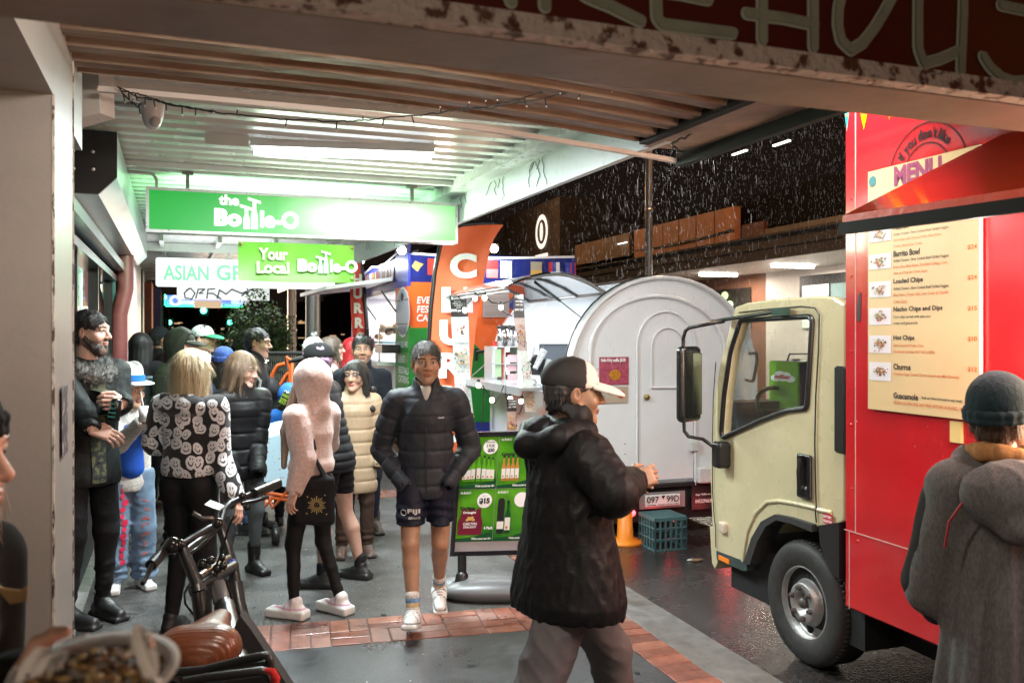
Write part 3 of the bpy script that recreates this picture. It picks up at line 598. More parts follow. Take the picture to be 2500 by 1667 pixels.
def plate(px0, px1, yt0, yb0, name, m, label, cat, T=13.9):
    a = K.atT(px0, yt0, T); b_ = K.atT(px1, yt0, T); zt = K.atT(px0, yt0, T).z; zb = K.atT(px0, yb0, T).z
    q = MB(); q.box((T, min(a.y, b_.y), zb), (T + .12, max(a.y, b_.y), zt)); return solo(q, name, m, label, cat, K, (T, (a.y + b_.y) / 2, zb))
plate(1868, 2100, 560, 592, 'parapet_panel', mat('grey_panel', (.16, .13, .10), .6, ns=(2, .7)), 'dull grey blank fascia panel right of the orange billboard', 'panel')
plate(1812, 1866, 550, 598, 'parapet_panel', mat('brown_panel', (.12, .04, .02), .6, ns=(2, .7)), 'small brown fascia panel between the orange billboard and the grey panel', 'panel')
plate(1404, 1536, 600, 648, 'parapet_panel', mat('olive_panel', (.15, .09, .05), .6, ns=(2, .7)), 'brown fascia panel left of the orange billboard', 'panel')
m_ = MB(); 
for px, py in ((1518, 594), (1803, 373), (1905, 350)):
    a = K.atT(px, py, 13.8 if px < 1600 else 9.); e_ = .35 if px < 1600 else .22; m_ = MB(); m_.box((a.x, a.y - e_, a.z - .01), (a.x + .05, a.y + e_, a.z + .015)); solo(m_, 'lit_strip', emat('strip_white', (1, .95, .85), 2.5), {1518: 'short glowing strip above the brown fascia panel', 1803: 'long glowing strip high in the dark sky above the road', 1905: 'short glowing strip high in the dark sky, nearer the red truck'}[px], 'strip light', K, a)
# emblem building far
r_ = root('emblem_building', 'dim stone building with a white round emblem across the road', 'building', K, (14, 40, 0))
a = K.atT(1372, 520, 14.); b_ = K.atT(1240, 520, 14.)
m_ = MB(); m_.box((13.9, a.y, 0), (18, b_.y + 30, 7.6)); m_.build('stone_wall', mat('dim_stone', (.045, .034, .028), .7, ns=(1, .6)), r_)
q = K.atT(1322, 566, 13.85); pn = Panel((13.85, 0, 0), (0, -1, 0), (0, 0, 1)); m_ = MB()
pn.ring(m_, -q.y, q.z, .55, .22, .0, 24); pn.ell(m_, -q.y, q.z, .2, .42, .01); pn.rect(m_, -q.y - .8, q.z - 1.5, 1.6, .5, .01); m_.build('emblem', emat('emblem_white', (1, .95, .88), .7), r_)
# pole on the kerb across
def pole(px, wpx, T, ztop, label, m, nm='lamp_post', cat='post', cuffs=()):
    a = K.atT(px, 800, T); rd = wpx / 2 / F_ * K.W(a).y; r_ = root(nm, label, cat, K, (a.x, a.y, -.1))
    q = MB(); q.tube([(a.x, a.y, -.12), (a.x, a.y, ztop * .45), (a.x, a.y, ztop)], [rd, rd * .97, rd * .62 if ztop > 5 else rd * .95], 16); q.build('shaft', m, r_)
    if cuffs:
        q = MB()
        for z in cuffs: q.lathe([(rd * .7, -.03), (rd * 1.12, -.03), (rd * 1.12, .03), (rd * .7, .03)], (a.x, a.y, z))
        q.build('collars', m, r_)
    return r_
GAL = mat('galvanised_pole', (.32, .30, .28), .35, metal=.5, ns=(4, .8))
pole(1584, 19, 8.5, 9, 'tall grey steel lamp post behind the white trailer', GAL, cuffs=(2.9, 4.3))
pole(712, 21, 1.9, 4, 'left of two silver posts behind the crowd, warm toned', mat('steel_warm', (.55, .5, .44), .3, metal=.6), 'silver_post', cuffs=(1.0, 2.2))  # warm tint in this post's steel colour
pole(764, 36, 2.0, 4, 'right of two silver posts behind the crowd, wider and bluish', mat('steel_cool', (.5, .55, .56), .35, metal=.5), 'silver_post')
pole(480, 7, .6, 3, 'thin far post under the blue sign', mat('post_lime', (.1, .25, .1), .5), 'sign_post')
pole(512, 13, 1.0, 3, 'pale narrow post behind the crowd under the cream sign', mat('post_pale', (.4, .4, .4), .5), 'sign_post')
pole(660, 6, 1.7, 3.2, 'thin dark post beside the little street tree', DKM, 'sign_post')
# far dark row at the end of the street and distant lights
r_ = root('distant_terrace', 'dark distant buildings closing the end of the street', 'building', K, (4, 110, 0))
m_ = MB()
for i in range(16):
    t_ = -14 + i * 4; m_.box((t_, 105 + R.uniform(-4, 6), 0), (t_ + 4, 122, R.uniform(3.5, 7)))
m_.build('facades', mat('distant_dark', (.022, .017, .015), .8), r_)
m_ = MB()
for i in range(30): t_ = R.uniform(-8, 30); z = R.uniform(.8, 3.2); m_.box((t_, 99.8, z), (t_ + R.uniform(.2, 1.2), 99.9, z + R.uniform(.1, .3)))
m_.build('lit_windows', emat('window_warm', (1, .62, .3), .45), r_)
def dist_light(px, py, Y, rad, col, st, name, label, cat, grp=None):
    p = wp(px, py, Y); r_ = root(name, label, cat, I0, p, grp); q = MB(); q.ball(p, rad, 10, 6); q.build('lens', emat('glow_%02d%02d%02d' % tuple(int(c * 99) for c in col), col, st), r_)
    q = MB(); h = rad * 1.5; q.box((p.x - h, p.y + rad * .3, p.z - h * 1.2), (p.x + h, p.y + rad, p.z + h * 1.2)); q.box((p.x - .03, p.y + rad, -.1), (p.x + .03, p.y + rad + .06, p.z)); q.build('housing_and_post', DKM, r_)
dist_light(497, 758, 40, .14, (.05, 1, .6), 14, 'traffic_light', 'far green traffic light below the cream sign', 'traffic light')
dist_light(561, 787, 60, .16, (.05, 1, .6), 12, 'traffic_light', 'small far green traffic light left of the little tree', 'traffic light')
dist_light(413, 787, 34, .10, (.1, 1, .7), 8, 'traffic_light', 'green lamp glowing beside the dark beanie man', 'traffic light')
dist_light(407, 726, 26, .06, (1, .05, .05), 5, 'traffic_light', 'small red lamp under the blue sign at left', 'traffic light')
# cars down the street
def car(px, py, Y, yaw, col, label, lights='head', L=4.3, Wd=1.8):
    base = wp(px, py, Y); base.z = -.12; r_ = root('parked_car', label, 'car', I0, base, 'cars down the street'); c = math.cos(K.phi + yaw); s_ = math.sin(K.phi + yaw)
    def T(p): return Vector((base.x + c * p[0] - s_ * p[1], base.y + s_ * p[0] + c * p[1], base.z + p[2]))
    def sect(y, w0, w1, z0, z1): return [T((-w0, y, z0)), T((w0, y, z0)), T((w1, y, z1)), T((-w1, y, z1))]
    q = MB(); S = [sect(-L / 2, .8, .75, .35, .8), sect(-L / 2 + .3, .88, .84, .22, .95), sect(-.9, .9, .84, .2, 1.0), sect(1.2, .9, .84, .2, .98), sect(L / 2 - .2, .86, .8, .24, .8), sect(L / 2, .78, .7, .35, .66)]
    for a, b_ in zip(S, S[1:]): q.hexa([a[0], a[1], b_[1], b_[0]], [a[3], a[2], b_[2], b_[3]])
    q.build('body', mat('car_paint_%d' % int(col[0] * 100), col, .15, coat=1), r_)
    q = MB(); q.hexa([T((-.78, -1.3, .98)), T((.78, -1.3, .98)), T((.78, 1.1, .98)), T((-.78, 1.1, .98))], [T((-.6, -.9, 1.42)), T((.6, -.9, 1.42)), T((.6, .45, 1.42)), T((-.6, .45, 1.42))]); q.build('windows', GLS, r_)
    for x in (-.8, .8):
        for y in (-L / 2 + .8, L / 2 - .8):
            q = MB(); q.lathe([(.001, -.1), (.3, -.1), (.33, -.06), (.33, .06), (.3, .1), (.001, .1)], T((x, y, .33)), (c, s_, 0)); q.build('wheel', BLK, r_)
    for x in (-.62, .62):
        q = MB(); q.ball(T((x, -L / 2 - .01, .62)), .11, 10, 6)
        q.build('headlight' if lights == 'head' else 'tail_light', emat('headlight_glow', (1, .95, .85), 22) if lights == 'head' else emat('tail_glow', (1, .05, .03), 9), r_)
car(545, 820, 30, .0, (.03, .03, .035), 'dark oncoming car with bright headlights left of the little tree')
car(608, 820, 42, .02, (.05, .04, .04), 'dark oncoming car with headlights behind the little tree')
car(815, 820, 22, .02, (.30, .29, .27), 'pale car moving behind the silver posts with red tail lights', 'tail')
car(870, 820, 34, .02, (.02, .02, .02), 'black car far behind the striped kebab truck', 'tail')
light('headlight_wash', 'AREA', wp(620, 790, 24), 120, (1, .8, .6), 3, 2, look=wp(720, 900, 12))
# street tree
r_ = root('street_tree', 'small leafy street tree behind the crowd', 'tree', I0, (wp(632, 800, 15).x, 15, 0))
tb = wp(632, 800, 15); tb.z = 0; m_ = MB(); m_.tube([tb, tb + Vector((.02, 0, .9)), tb + Vector((-.03, 0, 1.5)), tb + Vector((0, 0, 2.0))], [.05, .04, .03, .015], 8)
for i in range(14):
    a = R.uniform(0, 6.28); z0 = R.uniform(1.1, 1.9); m_.tube([tb + Vector((0, 0, z0)), tb + Vector((math.cos(a) * .25, math.sin(a) * .25, z0 + .2)), tb + Vector((math.cos(a) * .45, math.sin(a) * .45, z0 + R.uniform(.1, .5)))], [.015, .01, .004], 5)
m_.build('trunk', mat('bark', (.07, .05, .035), .8), r_)
V = []; Fa = []; C_ = []
cl = [Vector((R.gauss(0, .22), R.gauss(0, .22), 1.80 + R.gauss(0, .22))) for _ in range(44)]
for i in range(3800):
    c = R.choice(cl) + Vector((R.gauss(0, .085), R.gauss(0, .085), R.gauss(0, .085))); d = Vector((R.gauss(0, 1), R.gauss(0, 1), R.gauss(0, 1))).normalized(); e = d.cross(Vector((R.gauss(0, 1), R.gauss(0, 1), R.gauss(0, 1)))).normalized(); l = R.uniform(.03, .055)
    p = tb + c; n = len(V); V += [p - d * l, p + e * l * .4, p + d * l, p - e * l * .4]; Fa.append((n, n + 1, n + 2, n + 3)); g = R.choice([(.02, .05, .01), (.035, .08, .015), (.015, .03, .01), (.06, .11, .025)]); C_ += [g] * 4
meshobj('crown', V, Fa, mat('leaf', (.06, .12, .03), .45, attr='Col'), r_, attr=np.array(C_))
# barrier and chain fence
r_ = root('wire_fence', 'low wire mesh fence panel behind the man with the backpack', 'fence', I0, wp(700, 930, 9.5))
m_ = MB(); a = wp(585, 862, 10.2); b_ = wp(760, 862, 9.2); zt, zb = a.z, .2
for i in range(34):
    q = i / 33; x0 = a.lerp(b_, q)
    for sgn in (1, -1):
        q2 = q + sgn * .18
        if 0 <= q2 <= 1: p1 = a.lerp(b_, q2); m_.tube([(x0.x, x0.y, zb), (p1.x, p1.y, zt)], .004, 4, False)
m_.build('mesh', mat('fence_wire', (.12, .11, .1), .5, metal=.5), r_); m_ = MB(); m_.tube([a, b_], .02); m_.tube([(a.x, a.y, 0), a], .02); m_.tube([(b_.x, b_.y, 0), b_], .02); m_.build('rails', mat('fence_rail', (.05, .05, .05), .5), r_)
OR = mat('safety_orange', (.45, .08, .015), .4)
r_ = root('orange_hand_trolley', 'orange tubular steel trolley frame standing behind the backpack man', 'trolley', I0, (wp(690, 900, 8.6).x, 8.6, 0))
for pts in ([(664, 975), (664, 915), (678, 892), (696, 888)], [(704, 1010), (708, 900), (700, 872), (712, 880), (712, 1010)], [(672, 960), (700, 915), (712, 905)], [(664, 975), (712, 975)]):
    m_ = MB(); m_.tube([wp(x, y, 8.6) for x, y in pts], .02, 8); m_.build('tube_frame', OR, r_)
m_ = MB(); m_.poly([wp(x, y, 8.65) for x, y in ((668, 945), (708, 930), (708, 1015), (668, 1015))], (0, .02, 0)); m_.build('brown_board', mat('rust_board', (.2, .05, .02), .6), r_)

# ================================================================ rain
m_V = []; m_F = []
for i in range(15000):
    px = R.uniform(1080, 2070); py = R.uniform(260, 900); Y = R.uniform(5.2, 13) ; p = wp(px, py, Y)
    t_, s_ = p.x * K.c + p.y * K.n, -p.x * K.n + p.y * K.c
    if t_ < 2.6 or (3.1 < t_ < 5.4 and 3.0 < s_ < 5.3 and p.z < 3) or p.z > 6 or (3 < t_ < 5.2 and 7.1 < s_ < 9.6 and p.z < 2.4): continue
    L = (.006 + R.expovariate(70)) * (.5 + .07 * Y); r = R.choice((.5, .7, 1, 1.3)) * .00042 * (.5 + Y * .08); dx = R.uniform(-.004, .008); n = len(m_V)
    m_V += [(p.x - r, p.y, p.z), (p.x + r, p.y, p.z), (p.x, p.y + r, p.z), (p.x - r + dx, p.y, p.z - L), (p.x + r + dx, p.y, p.z - L), (p.x + dx, p.y + r, p.z - L)]
    m_F += [(n, n + 1, n + 4, n + 3), (n + 1, n + 2, n + 5, n + 4), (n + 2, n, n + 3, n + 5)]
meshobj('rain', m_V, m_F, mat('rain_drop', (.36, .36, .36), .3), None, I0, (0, 0, 0))['kind'] = 'stuff'
# unseen point lights added over the road for billboard, rain and trailer
for p, e, c in (((9.0, 16, 7.5), 750, (1, .52, .22)), ((9.5, 34, 7.5), 700, (1, .55, .25)), ((9.5, 4, 7.5), 240, (1, .62, .36)), ((6.2, 3.5, 5.5), 260, (1, .93, .86))):
    light('street_fill_light', 'POINT', K.W(p), e, c, .25)
# ================================================================ body / cloth modelling engine (signed distance shapes -> one closed mesh)
A_ = lambda *v: np.array(v, dtype=np.float64)
class SDF:
    """list of primitives; each is smoothly joined (or cut) and the surface is meshed with surface nets"""
    def __init__(s): s.P = []; s.M = np.eye(3); s.O = np.zeros(3)
    def frame(s, M=None, O=None):
        s.M = np.eye(3) if M is None else np.array(M); s.O = np.zeros(3) if O is None else np.array(O, float); return s
    def _w(s, p): return s.O + s.M @ np.array(p, float)
    def cone(s, a, b, ra, rb, k=.02, sq=None, disp=None, sub=False):
        s.P.append(('c', s._w(a), s._w(b), ra, rb, k, sq, disp, sub)); return s
    def chain(s, pts, rs, k=.02, sq=None, disp=None):
        for i in range(len(pts) - 1): s.cone(pts[i], pts[i + 1], rs[i], rs[i + 1], k, sq, disp)
        return s
    def ell(s, c, r, k=.02, M=None, disp=None, sub=False):
        s.P.append(('e', s._w(c), np.array(r, float), s.M if M is None else s.M @ np.array(M), None, k, None, disp, sub)); return s
    def box(s, c, h, r=.01, k=.01, M=None, sub=False, disp=None):
        s.P.append(('b', s._w(c), np.array(h, float), s.M if M is None else s.M @ np.array(M), r, k, None, disp, sub)); return s
    def mesh(s, h, gdisp=None, cut=None):
        lo = np.full(3, 1e9); hi = -lo; bb = []
        for p in s.P:
            if p[0] == 'c':
                r = max(p[3], p[4]); a, b = p[1], p[2]; e = r + .03
                if p[6] is not None: e = r / min(1., min(p[6])) + .03
                l, u = np.minimum(a, b) - e, np.maximum(a, b) + e
            else:
                e = np.abs(p[3]) @ (p[2] + (p[4] or 0)) + .03; l, u = p[1] - e, p[1] + e
            m = p[5] + h * 2; bb.append((l - m, u + m))
            if not p[8]: lo = np.minimum(lo, l); hi = np.maximum(hi, u)
        n = np.ceil((hi - lo) / h).astype(int) + 3; D = np.full(n, .5, dtype=np.float32)
        ax = [lo[i] + h * np.arange(n[i]) for i in range(3)]
        for p, (l, u) in zip(s.P, bb):
            i0 = np.maximum(((l - lo) / h).astype(int), 0); i1 = np.minimum(np.ceil((u - lo) / h).astype(int) + 1, n)
            if np.any(i1 <= i0): continue
            sl = tuple(slice(i0[i], i1[i]) for i in range(3)); X = ax[0][sl[0]][:, None, None]; Y = ax[1][sl[1]][None, :, None]; Z = ax[2][sl[2]][None, None, :]
            if p[0] == 'c':
                _, a, b, ra, rb, k, sq, disp, sub = p; q = A_(1, 1, 1) if sq is None else np.array(sq, float)
                aa = a * q; d = b * q - aa; x = X * q[0] - aa[0]; y = Y * q[1] - aa[1]; z = Z * q[2] - aa[2]
                t = np.clip((x * d[0] + y * d[1] + z * d[2]) / max(d @ d, 1e-9), 0, 1)
                v = np.sqrt((x - t * d[0]) ** 2 + (y - t * d[1]) ** 2 + (z - t * d[2]) ** 2) - (ra + (rb - ra) * t)
                if sq is not None: v = v / (q.max() ** .5)
                L = math.sqrt(max((b - a) @ (b - a), 1e-9))
                if disp is not None: v = v + disp(X, Y, Z, t * L, L)
            else:
                _, c, r, M, rr, k, _, disp, sub = p; x = X - c[0]; y = Y - c[1]; z = Z - c[2]
                e = [M[0, i] * x + M[1, i] * y + M[2, i] * z for i in range(3)]
                if p[0] == 'e':
                    k0 = np.sqrt(sum((e[i] / r[i]) ** 2 for i in range(3))); k1 = np.sqrt(sum((e[i] / r[i] ** 2) ** 2 for i in range(3))) + 1e-9; v = k0 * (k0 - 1) / k1
                else:
                    g = [np.abs(e[i]) - (r[i] - rr) for i in range(3)]
                    v = np.sqrt(sum(np.maximum(x_, 0) ** 2 for x_ in g)) + np.minimum(np.maximum(np.maximum(g[0], g[1]), g[2]), 0) - rr
                if disp is not None: v = v + disp(X, Y, Z, 0, 1)
            cur = D[sl]
            if sub:
                b_ = -v; hh = np.clip(.5 - .5 * (cur - b_) / k, 0, 1); D[sl] = cur * (1 - hh) + b_ * hh + k * hh * (1 - hh)
            else:
                hh = np.clip(.5 + .5 * (cur - v) / k, 0, 1); D[sl] = cur * (1 - hh) + v * hh - k * hh * (1 - hh)
        G = (ax[0][:, None, None], ax[1][None, :, None], ax[2][None, None, :])
        if gdisp is not None: D = D + gdisp(*G).astype(np.float32)
        if cut is not None:
            for c in cut: D = np.maximum(D, c(*G))
        D[0], D[-1] = 1, 1; D[:, 0], D[:, -1] = 1, 1; D[:, :, 0], D[:, :, -1] = 1, 1
        return nets(D, lo, h)
def nets(D, lo, h):
    S = D < 0; c = sum(S[i:S.shape[0] - 1 + i, j:S.shape[1] - 1 + j, k:S.shape[2] - 1 + k].astype(np.int8) for i in (0, 1) for j in (0, 1) for k in (0, 1))
    act = (c > 0) & (c < 8); I = np.argwhere(act)
    if len(I) == 0: return np.zeros((0, 3)), np.zeros((0, 4), int)
    idx = np.full(act.shape, -1, np.int64); idx[act] = np.arange(len(I)); acc = np.zeros((len(I), 3)); cnt = np.zeros(len(I))
    for a in range(3):
        for u in (0, 1):
            for v in (0, 1):
                o = [0, 0, 0]; o[(a + 1) % 3] = u; o[(a + 2) % 3] = v; o2 = list(o); o2[a] = 1
                d0 = D[I[:, 0] + o[0], I[:, 1] + o[1], I[:, 2] + o[2]]; d1 = D[I[:, 0] + o2[0], I[:, 1] + o2[1], I[:, 2] + o2[2]]
                m = (d0 < 0) != (d1 < 0); t = np.where(m, d0 / np.where(m, d0 - d1, 1), 0); P = np.zeros((len(I), 3)) + np.array(o); P[:, a] += t
                acc[m] += P[m]; cnt += m
    V = lo + (I + acc / cnt[:, None]) * h; Q = []
    for a in range(3):
        b, c_ = (a + 1) % 3, (a + 2) % 3; sl0 = [slice(1, -1)] * 3; sl1 = [slice(1, -1)] * 3; sl0[a] = slice(0, -1); sl1[a] = slice(1, None)
        s0 = S[tuple(sl0)]; s1 = S[tuple(sl1)]
        for w_, flip in ((s0 & ~s1, False), (~s0 & s1, True)):
            E = np.argwhere(w_)
            if not len(E): continue
            off = np.ones(3, int); off[a] = 0; E = E + off; eb = np.zeros(3, int); eb[b] = 1; ec = np.zeros(3, int); ec[c_] = 1
            q = [E - eb - ec, E - ec, E, E - eb]; q = np.stack([idx[x[:, 0], x[:, 1], x[:, 2]] for x in q], 1)
            Q.append(q[:, ::-1] if flip else q)
    return V, np.concatenate(Q)
def rotm(yaw=0, pitch=0, roll=0):
    """yaw: turn left(+), pitch: look up(+), roll: tilt to the right(+)"""
    cy, sy = math.cos(yaw), math.sin(yaw); cp, sp_ = math.cos(pitch), math.sin(pitch); cr, sr = math.cos(roll), math.sin(roll)
    return A_([cy, -sy, 0], [sy, cy, 0], [0, 0, 1]) @ A_([1, 0, 0], [0, cp, -sp_], [0, sp_, cp]) @ A_([cr, 0, sr], [0, 1, 0], [-sr, 0, cr])
def fnoise(seed=0, fr=9., amp=1., n=7, st=(1, 1, 1)):
    g = np.random.default_rng(seed); K_ = g.normal(size=(n, 3)) * fr * np.array(st); ph = g.uniform(0, 6.28, n); am = g.uniform(.5, 1, n); am = am / am.sum() * amp
    def f(X, Y, Z): return sum(a * np.sin(k[0] * X + k[1] * Y + k[2] * Z + p) for a, k, p in zip(am, K_, ph))
    return f
def foldf(seed, amp, fr=14., st=(1.15, 1.15, .55)):
    a = fnoise(seed, fr * .7, 3.2, 6, st); b = fnoise(seed + 1, fr * .4, 1., 4, st)
    c = fnoise(seed + 2, fr * 2.6, 2.6, 5, st)
    def f(X, Y, Z): v = a(X, Y, Z); return amp * ((np.abs(np.sin(v)) ** .7 - .5) * (.7 + .8 * b(X, Y, Z)) + .38 * (np.abs(np.sin(c(X, Y, Z))) - .5))
    return f
SK = {}
def skin_mat(k=0):
    n = 'skin'
    if n in MATS: return MATS[n]
    m = mat(n, (.5, .3, .2), .45, attr='Col', ns=(60, .88), bp=(160, .12)); m.node_tree.nodes['Principled BSDF'].inputs['Subsurface Weight'].default_value = .06
    m.node_tree.nodes['Principled BSDF'].inputs['Subsurface Radius'].default_value = (.02, .008, .004); return m
def cloth(name, col, rough=.75, kind='weave', **k):
    if kind != 'hair': k.setdefault('spec', .22)
    if kind == 'weave': return mat(name, col, rough, ns=(7, .72), bp=(240, .25), **k)
    if kind == 'shell': return mat(name, col, (rough if rough < .7 else .4) + .14, ns=(5, .7), bp=(70, .5), **k)
    if kind == 'fleece': return mat(name, col, .95, ns=(55, .62, .35, .7), bp=(110, 1.0), sheen=.08, **k)
    if kind == 'hair': return mat(name, col, .5, ns=(70, k.pop('c2', .35), .35, .62), bp=(120, .7), stretch=(1.6, 1.6, .06), **k)
    if kind == 'knit': return mat(name, col, .9, ns=(80, .65), bp=(90, .9), stretch=(1, 1, .5), **k)
    return mat(name, col, rough, **k)
# ---- head
SKN = dict(light=(.60, .36, .27), fair=(.66, .42, .33), tan=(.42, .235, .145), olive=(.46, .28, .19), mid=(.38, .2, .12), pale=(.70, .48, .39))
def head_prims(S, k=1.0, beard=0., fem=0., ear=True, chin=0.):
    e = S
    def X(*p): return tuple(x * k for x in p)
    e.ell(X(0, -.012, .032), X(.076, .096, .088), .02); e.ell(X(0, .022, -.03), X(.058 - .003 * fem, .07, .082), .03)
    e.cone(X(-.05, -.0, -.045), X(-.016, .062, -.088), .022 * k, .020 * k, .03 * k); e.cone(X(.05, 0, -.045), X(.016, .062, -.088), .022 * k, .020 * k, .03 * k)
    e.ell(X(0, .074 + chin, -.096), X(.024, .02, .019), .02 * k)
    for s in (-1, 1):
        e.ell(X(s * .042, .058, -.022), X(.024, .024, .024), .025 * k)
        e.cone(X(s * .012, .088, .036), X(s * .048, .074, .034), .010 * k, .009 * k, .016 * k)
    for s in (-1, 1): e.ell(X(s * .032, .098, .013), X(.019, .018, .013), .014 * k, sub=True)
    for s in (-1, 1): e.ell(X(s * .0315, .0735, .0125), X(.0135, .0135, .0125), .003 * k)
    for s in (-1, 1): e.cone(X(s * .018, .088, .0215), X(s * .046, .078, .0205), .0045 * k, .0045 * k, .004 * k)
    e.cone(X(0, .084, .022), X(0, .110, -.020), .0085 * k, .0125 * k, .012 * k)
    for s in (-1, 1): e.ell(X(s * .0135, .098, -.024), X(.009, .011, .008), .008 * k)
    e.ell(X(0, .0905, -.0505), X(.024, .010, .0055), .006 * k); e.ell(X(0, .0895, -.0605), X(.021, .0105, .0068), .006 * k)
    e.ell(X(0, .1005, -.0555), X(.022, .006, .0016), .003 * k, sub=True)
    if ear:
        for s in (-1, 1):
            M = rotm(s * -.35, 0, 0); e.ell(X(s * .079, -.008, -.004), X(.009, .019, .031), .008 * k, M); e.ell(X(s * .087, -.002, .002), X(.005, .009, .015), .006 * k, M, sub=True)
def head_color(P, k, skin, brow=(.05, .03, .02), lips=None, beard=0., bcol=(.03, .02, .015), cheek=.0, iris=(.03, .015, .01), makeup=0.):
    """P: points in head frame (metres)"""
    p = P / k; C = np.tile(np.array(skin), (len(p), 1)); x, y, z = p[:, 0], p[:, 1], p[:, 2]; ax_ = np.abs(x)
    def blend(w, col): C[:] = C * (1 - w[:, None]) + np.array(col) * w[:, None]
    def soft(v, a, b): return np.clip((v - a) / (b - a), 0, 1)
    s = np.array(skin); red = s * np.array([1.05, .78, .72])
    blend(.5 * np.exp(-((ax_ - .04) ** 2 + (z + .025) ** 2) / .0005) * (y > .03), red); blend(.55 * np.exp(-(x ** 2 + (z + .02) ** 2) / .0002) * (y > .09), red)
    blend(.6 * (ax_ > .078), red)
    lp = np.array(lips if lips is not None else s * np.array([.85, .5, .48])); d = ((x / .024) ** 2 + ((z + .0555) / .0125) ** 2); blend(.85 * soft(-d, -1.25, -.8) * (y > .07), lp)
    blend(.85 * (np.abs(z + .0558) < .0016) * (ax_ < .023) * (y > .07), s * .25)
    if beard:
        w = soft(-(z + .03 - .35 * np.abs(np.clip(.06 - y, 0, .1))), .0, .02) * (d > 1.3) * soft(-z, .02, .045) * (y > -.01) * (ax_ > .0)
        w = np.maximum(w * ((z < -.068) | (ax_ > .032)), soft(-np.abs(z + .036), -.009, -.005) * (ax_ < .034) * (y > .07)); blend(beard * w * np.clip(.7 + .6 * np.sin(x * 900) * np.sin(z * 1100), 0, 1), bcol)
    eb = soft(-np.abs(z - .036 - .10 * (ax_ - .03) * (ax_ < .03) + .25 * (ax_ - .04) * (ax_ > .04)), -.0055, -.003) * (ax_ > .014) * (ax_ < .054) * (y > .05); blend(.9 * eb, brow)
    ey = (np.hypot((ax_ - .0315) / .0135, (z - .0125) / .0068) < 1) & (y > .06); C[ey] = (.55, .5, .46)
    ir = (np.hypot(ax_ - .0315, (z - .0125)) < .0058) & (y > .06) & ey; C[ir] = iris
    ln = (np.abs(np.hypot((ax_ - .0315) / .0145, (z - .0125) / .0078) - 1.05) < .13) & (y > .06) & (z > .012); C[ln] = s * (.15 if makeup else .32)
    no = (np.hypot(ax_ - .007, (z + .031) * 1.3) < .0035) & (y > .085); C[no] = s * .2
    return C
def hand_prims(S, side, k=1., curl=.5, spread=.08, thumb=.6):
    """hand frame: origin wrist, +y to the fingers, +z back of hand, thumb on side*x (side=+1 -> thumb at +x)"""
    e = S; e.cone((0, -.03, 0), (0, .0, 0), .026 * k, .024 * k, .015, sq=None)
    e.box((0, .048 * k, 0), (.038 * k, .05 * k, .0135 * k), .012 * k, .012)
    L = [(.040, .026, .021), (.045, .029, .022), (.042, .027, .021), (.032, .021, .018)]; W_ = [.0088, .0092, .0086, .0076]
    for i in range(4):
        x = side * (.029 - i * .0195) * k; d = A_(side * spread * (1.5 - i), 1, 0); d /= np.linalg.norm(d); p = A_(x, (.092 - .004 * abs(i - 1.2)) * k, 0); r = W_[i] * k; a = 0.
        for j, l in enumerate(L[i]):
            a -= curl * (1.0 + .12 * i) * (.8, 1.05, .7)[j]; q = p + (d * math.cos(a) + A_(0, 0, math.sin(a))) * l * k; e.cone(p, q, r * (1 - .05 * j), r * (.93 - .06 * j), .004); p = q
    b = A_(side * .03, .018, -.004) * k; t1 = b + A_(side * (.018 + .012 * thumb), .026, -.012 * (1 + curl)) * k; t2 = t1 + A_(side * .012 * (thumb - curl * .6), .028, -.010 * (1 + 1.2 * curl)) * k; t3 = t2 + A_(side * -.006 * curl, .022, -.006 * (1 + curl)) * k
    e.cone(b, t1, .014 * k, .0115 * k, .01); e.cone(t1, t2, .0105 * k, .0095 * k, .005); e.cone(t2, t3, .0095 * k, .0075 * k, .004)
def lookm(d, up=(0, 0, 1)):
    """matrix whose +y is d and +z close to up"""
    y = np.array(d, float); y /= np.linalg.norm(y); z = np.array(up, float); z = z - y * (z @ y); z /= np.linalg.norm(z); x = np.cross(y, z); return np.stack([x, y, z], 1)
def lerp(a, b, t): return np.array(a) * (1 - t) + np.array(b) * t
def fuzz(V, F, n, L, flow, lift=.35, jit=.3, wd=.0012, seed=1):
    g = np.random.default_rng(seed); N = np.zeros_like(V); fn = np.cross(V[F[:, 1]] - V[F[:, 0]], V[F[:, 3]] - V[F[:, 0]])
    for i in range(4): np.add.at(N, F[:, i], fn)
    N /= np.linalg.norm(N, axis=1)[:, None] + 1e-9; us = np.unique(F); ix = us[g.integers(0, len(us), n)]; P = V[ix] + g.normal(size=(n, 3)) * .002; Q = N[ix]; D = flow(P) if callable(flow) else np.tile(np.array(flow, float), (n, 1))
    D = D - Q * (D * Q).sum(1)[:, None] * .8; D = D / (np.linalg.norm(D, axis=1)[:, None] + 1e-9) + Q * lift * g.uniform(.2, 1.4, (n, 1)) + g.normal(size=(n, 3)) * jit; D /= np.linalg.norm(D, axis=1)[:, None]
    W = np.cross(D, Q); W = W / (np.linalg.norm(W, axis=1)[:, None] + 1e-9) * wd; l = L * g.uniform(.4, 1.2, (n, 1)); D2 = D + A_(0, 0, -.35); D2 /= np.linalg.norm(D2, axis=1)[:, None]; M = P + D * l * .5; T = M + D2 * l * .5
    R_ = P - Q * .003; VV = np.stack([R_ - W, R_ + W, M + W * .8, M - W * .8, T + W * .2, T - W * .2], 1).reshape(-1, 3); o = (np.arange(n) * 6)[:, None] + len(V)
    return np.concatenate([V, VV]), np.concatenate([F, o + np.array([[0, 1, 2, 3]]), o + np.array([[3, 2, 4, 5]])])
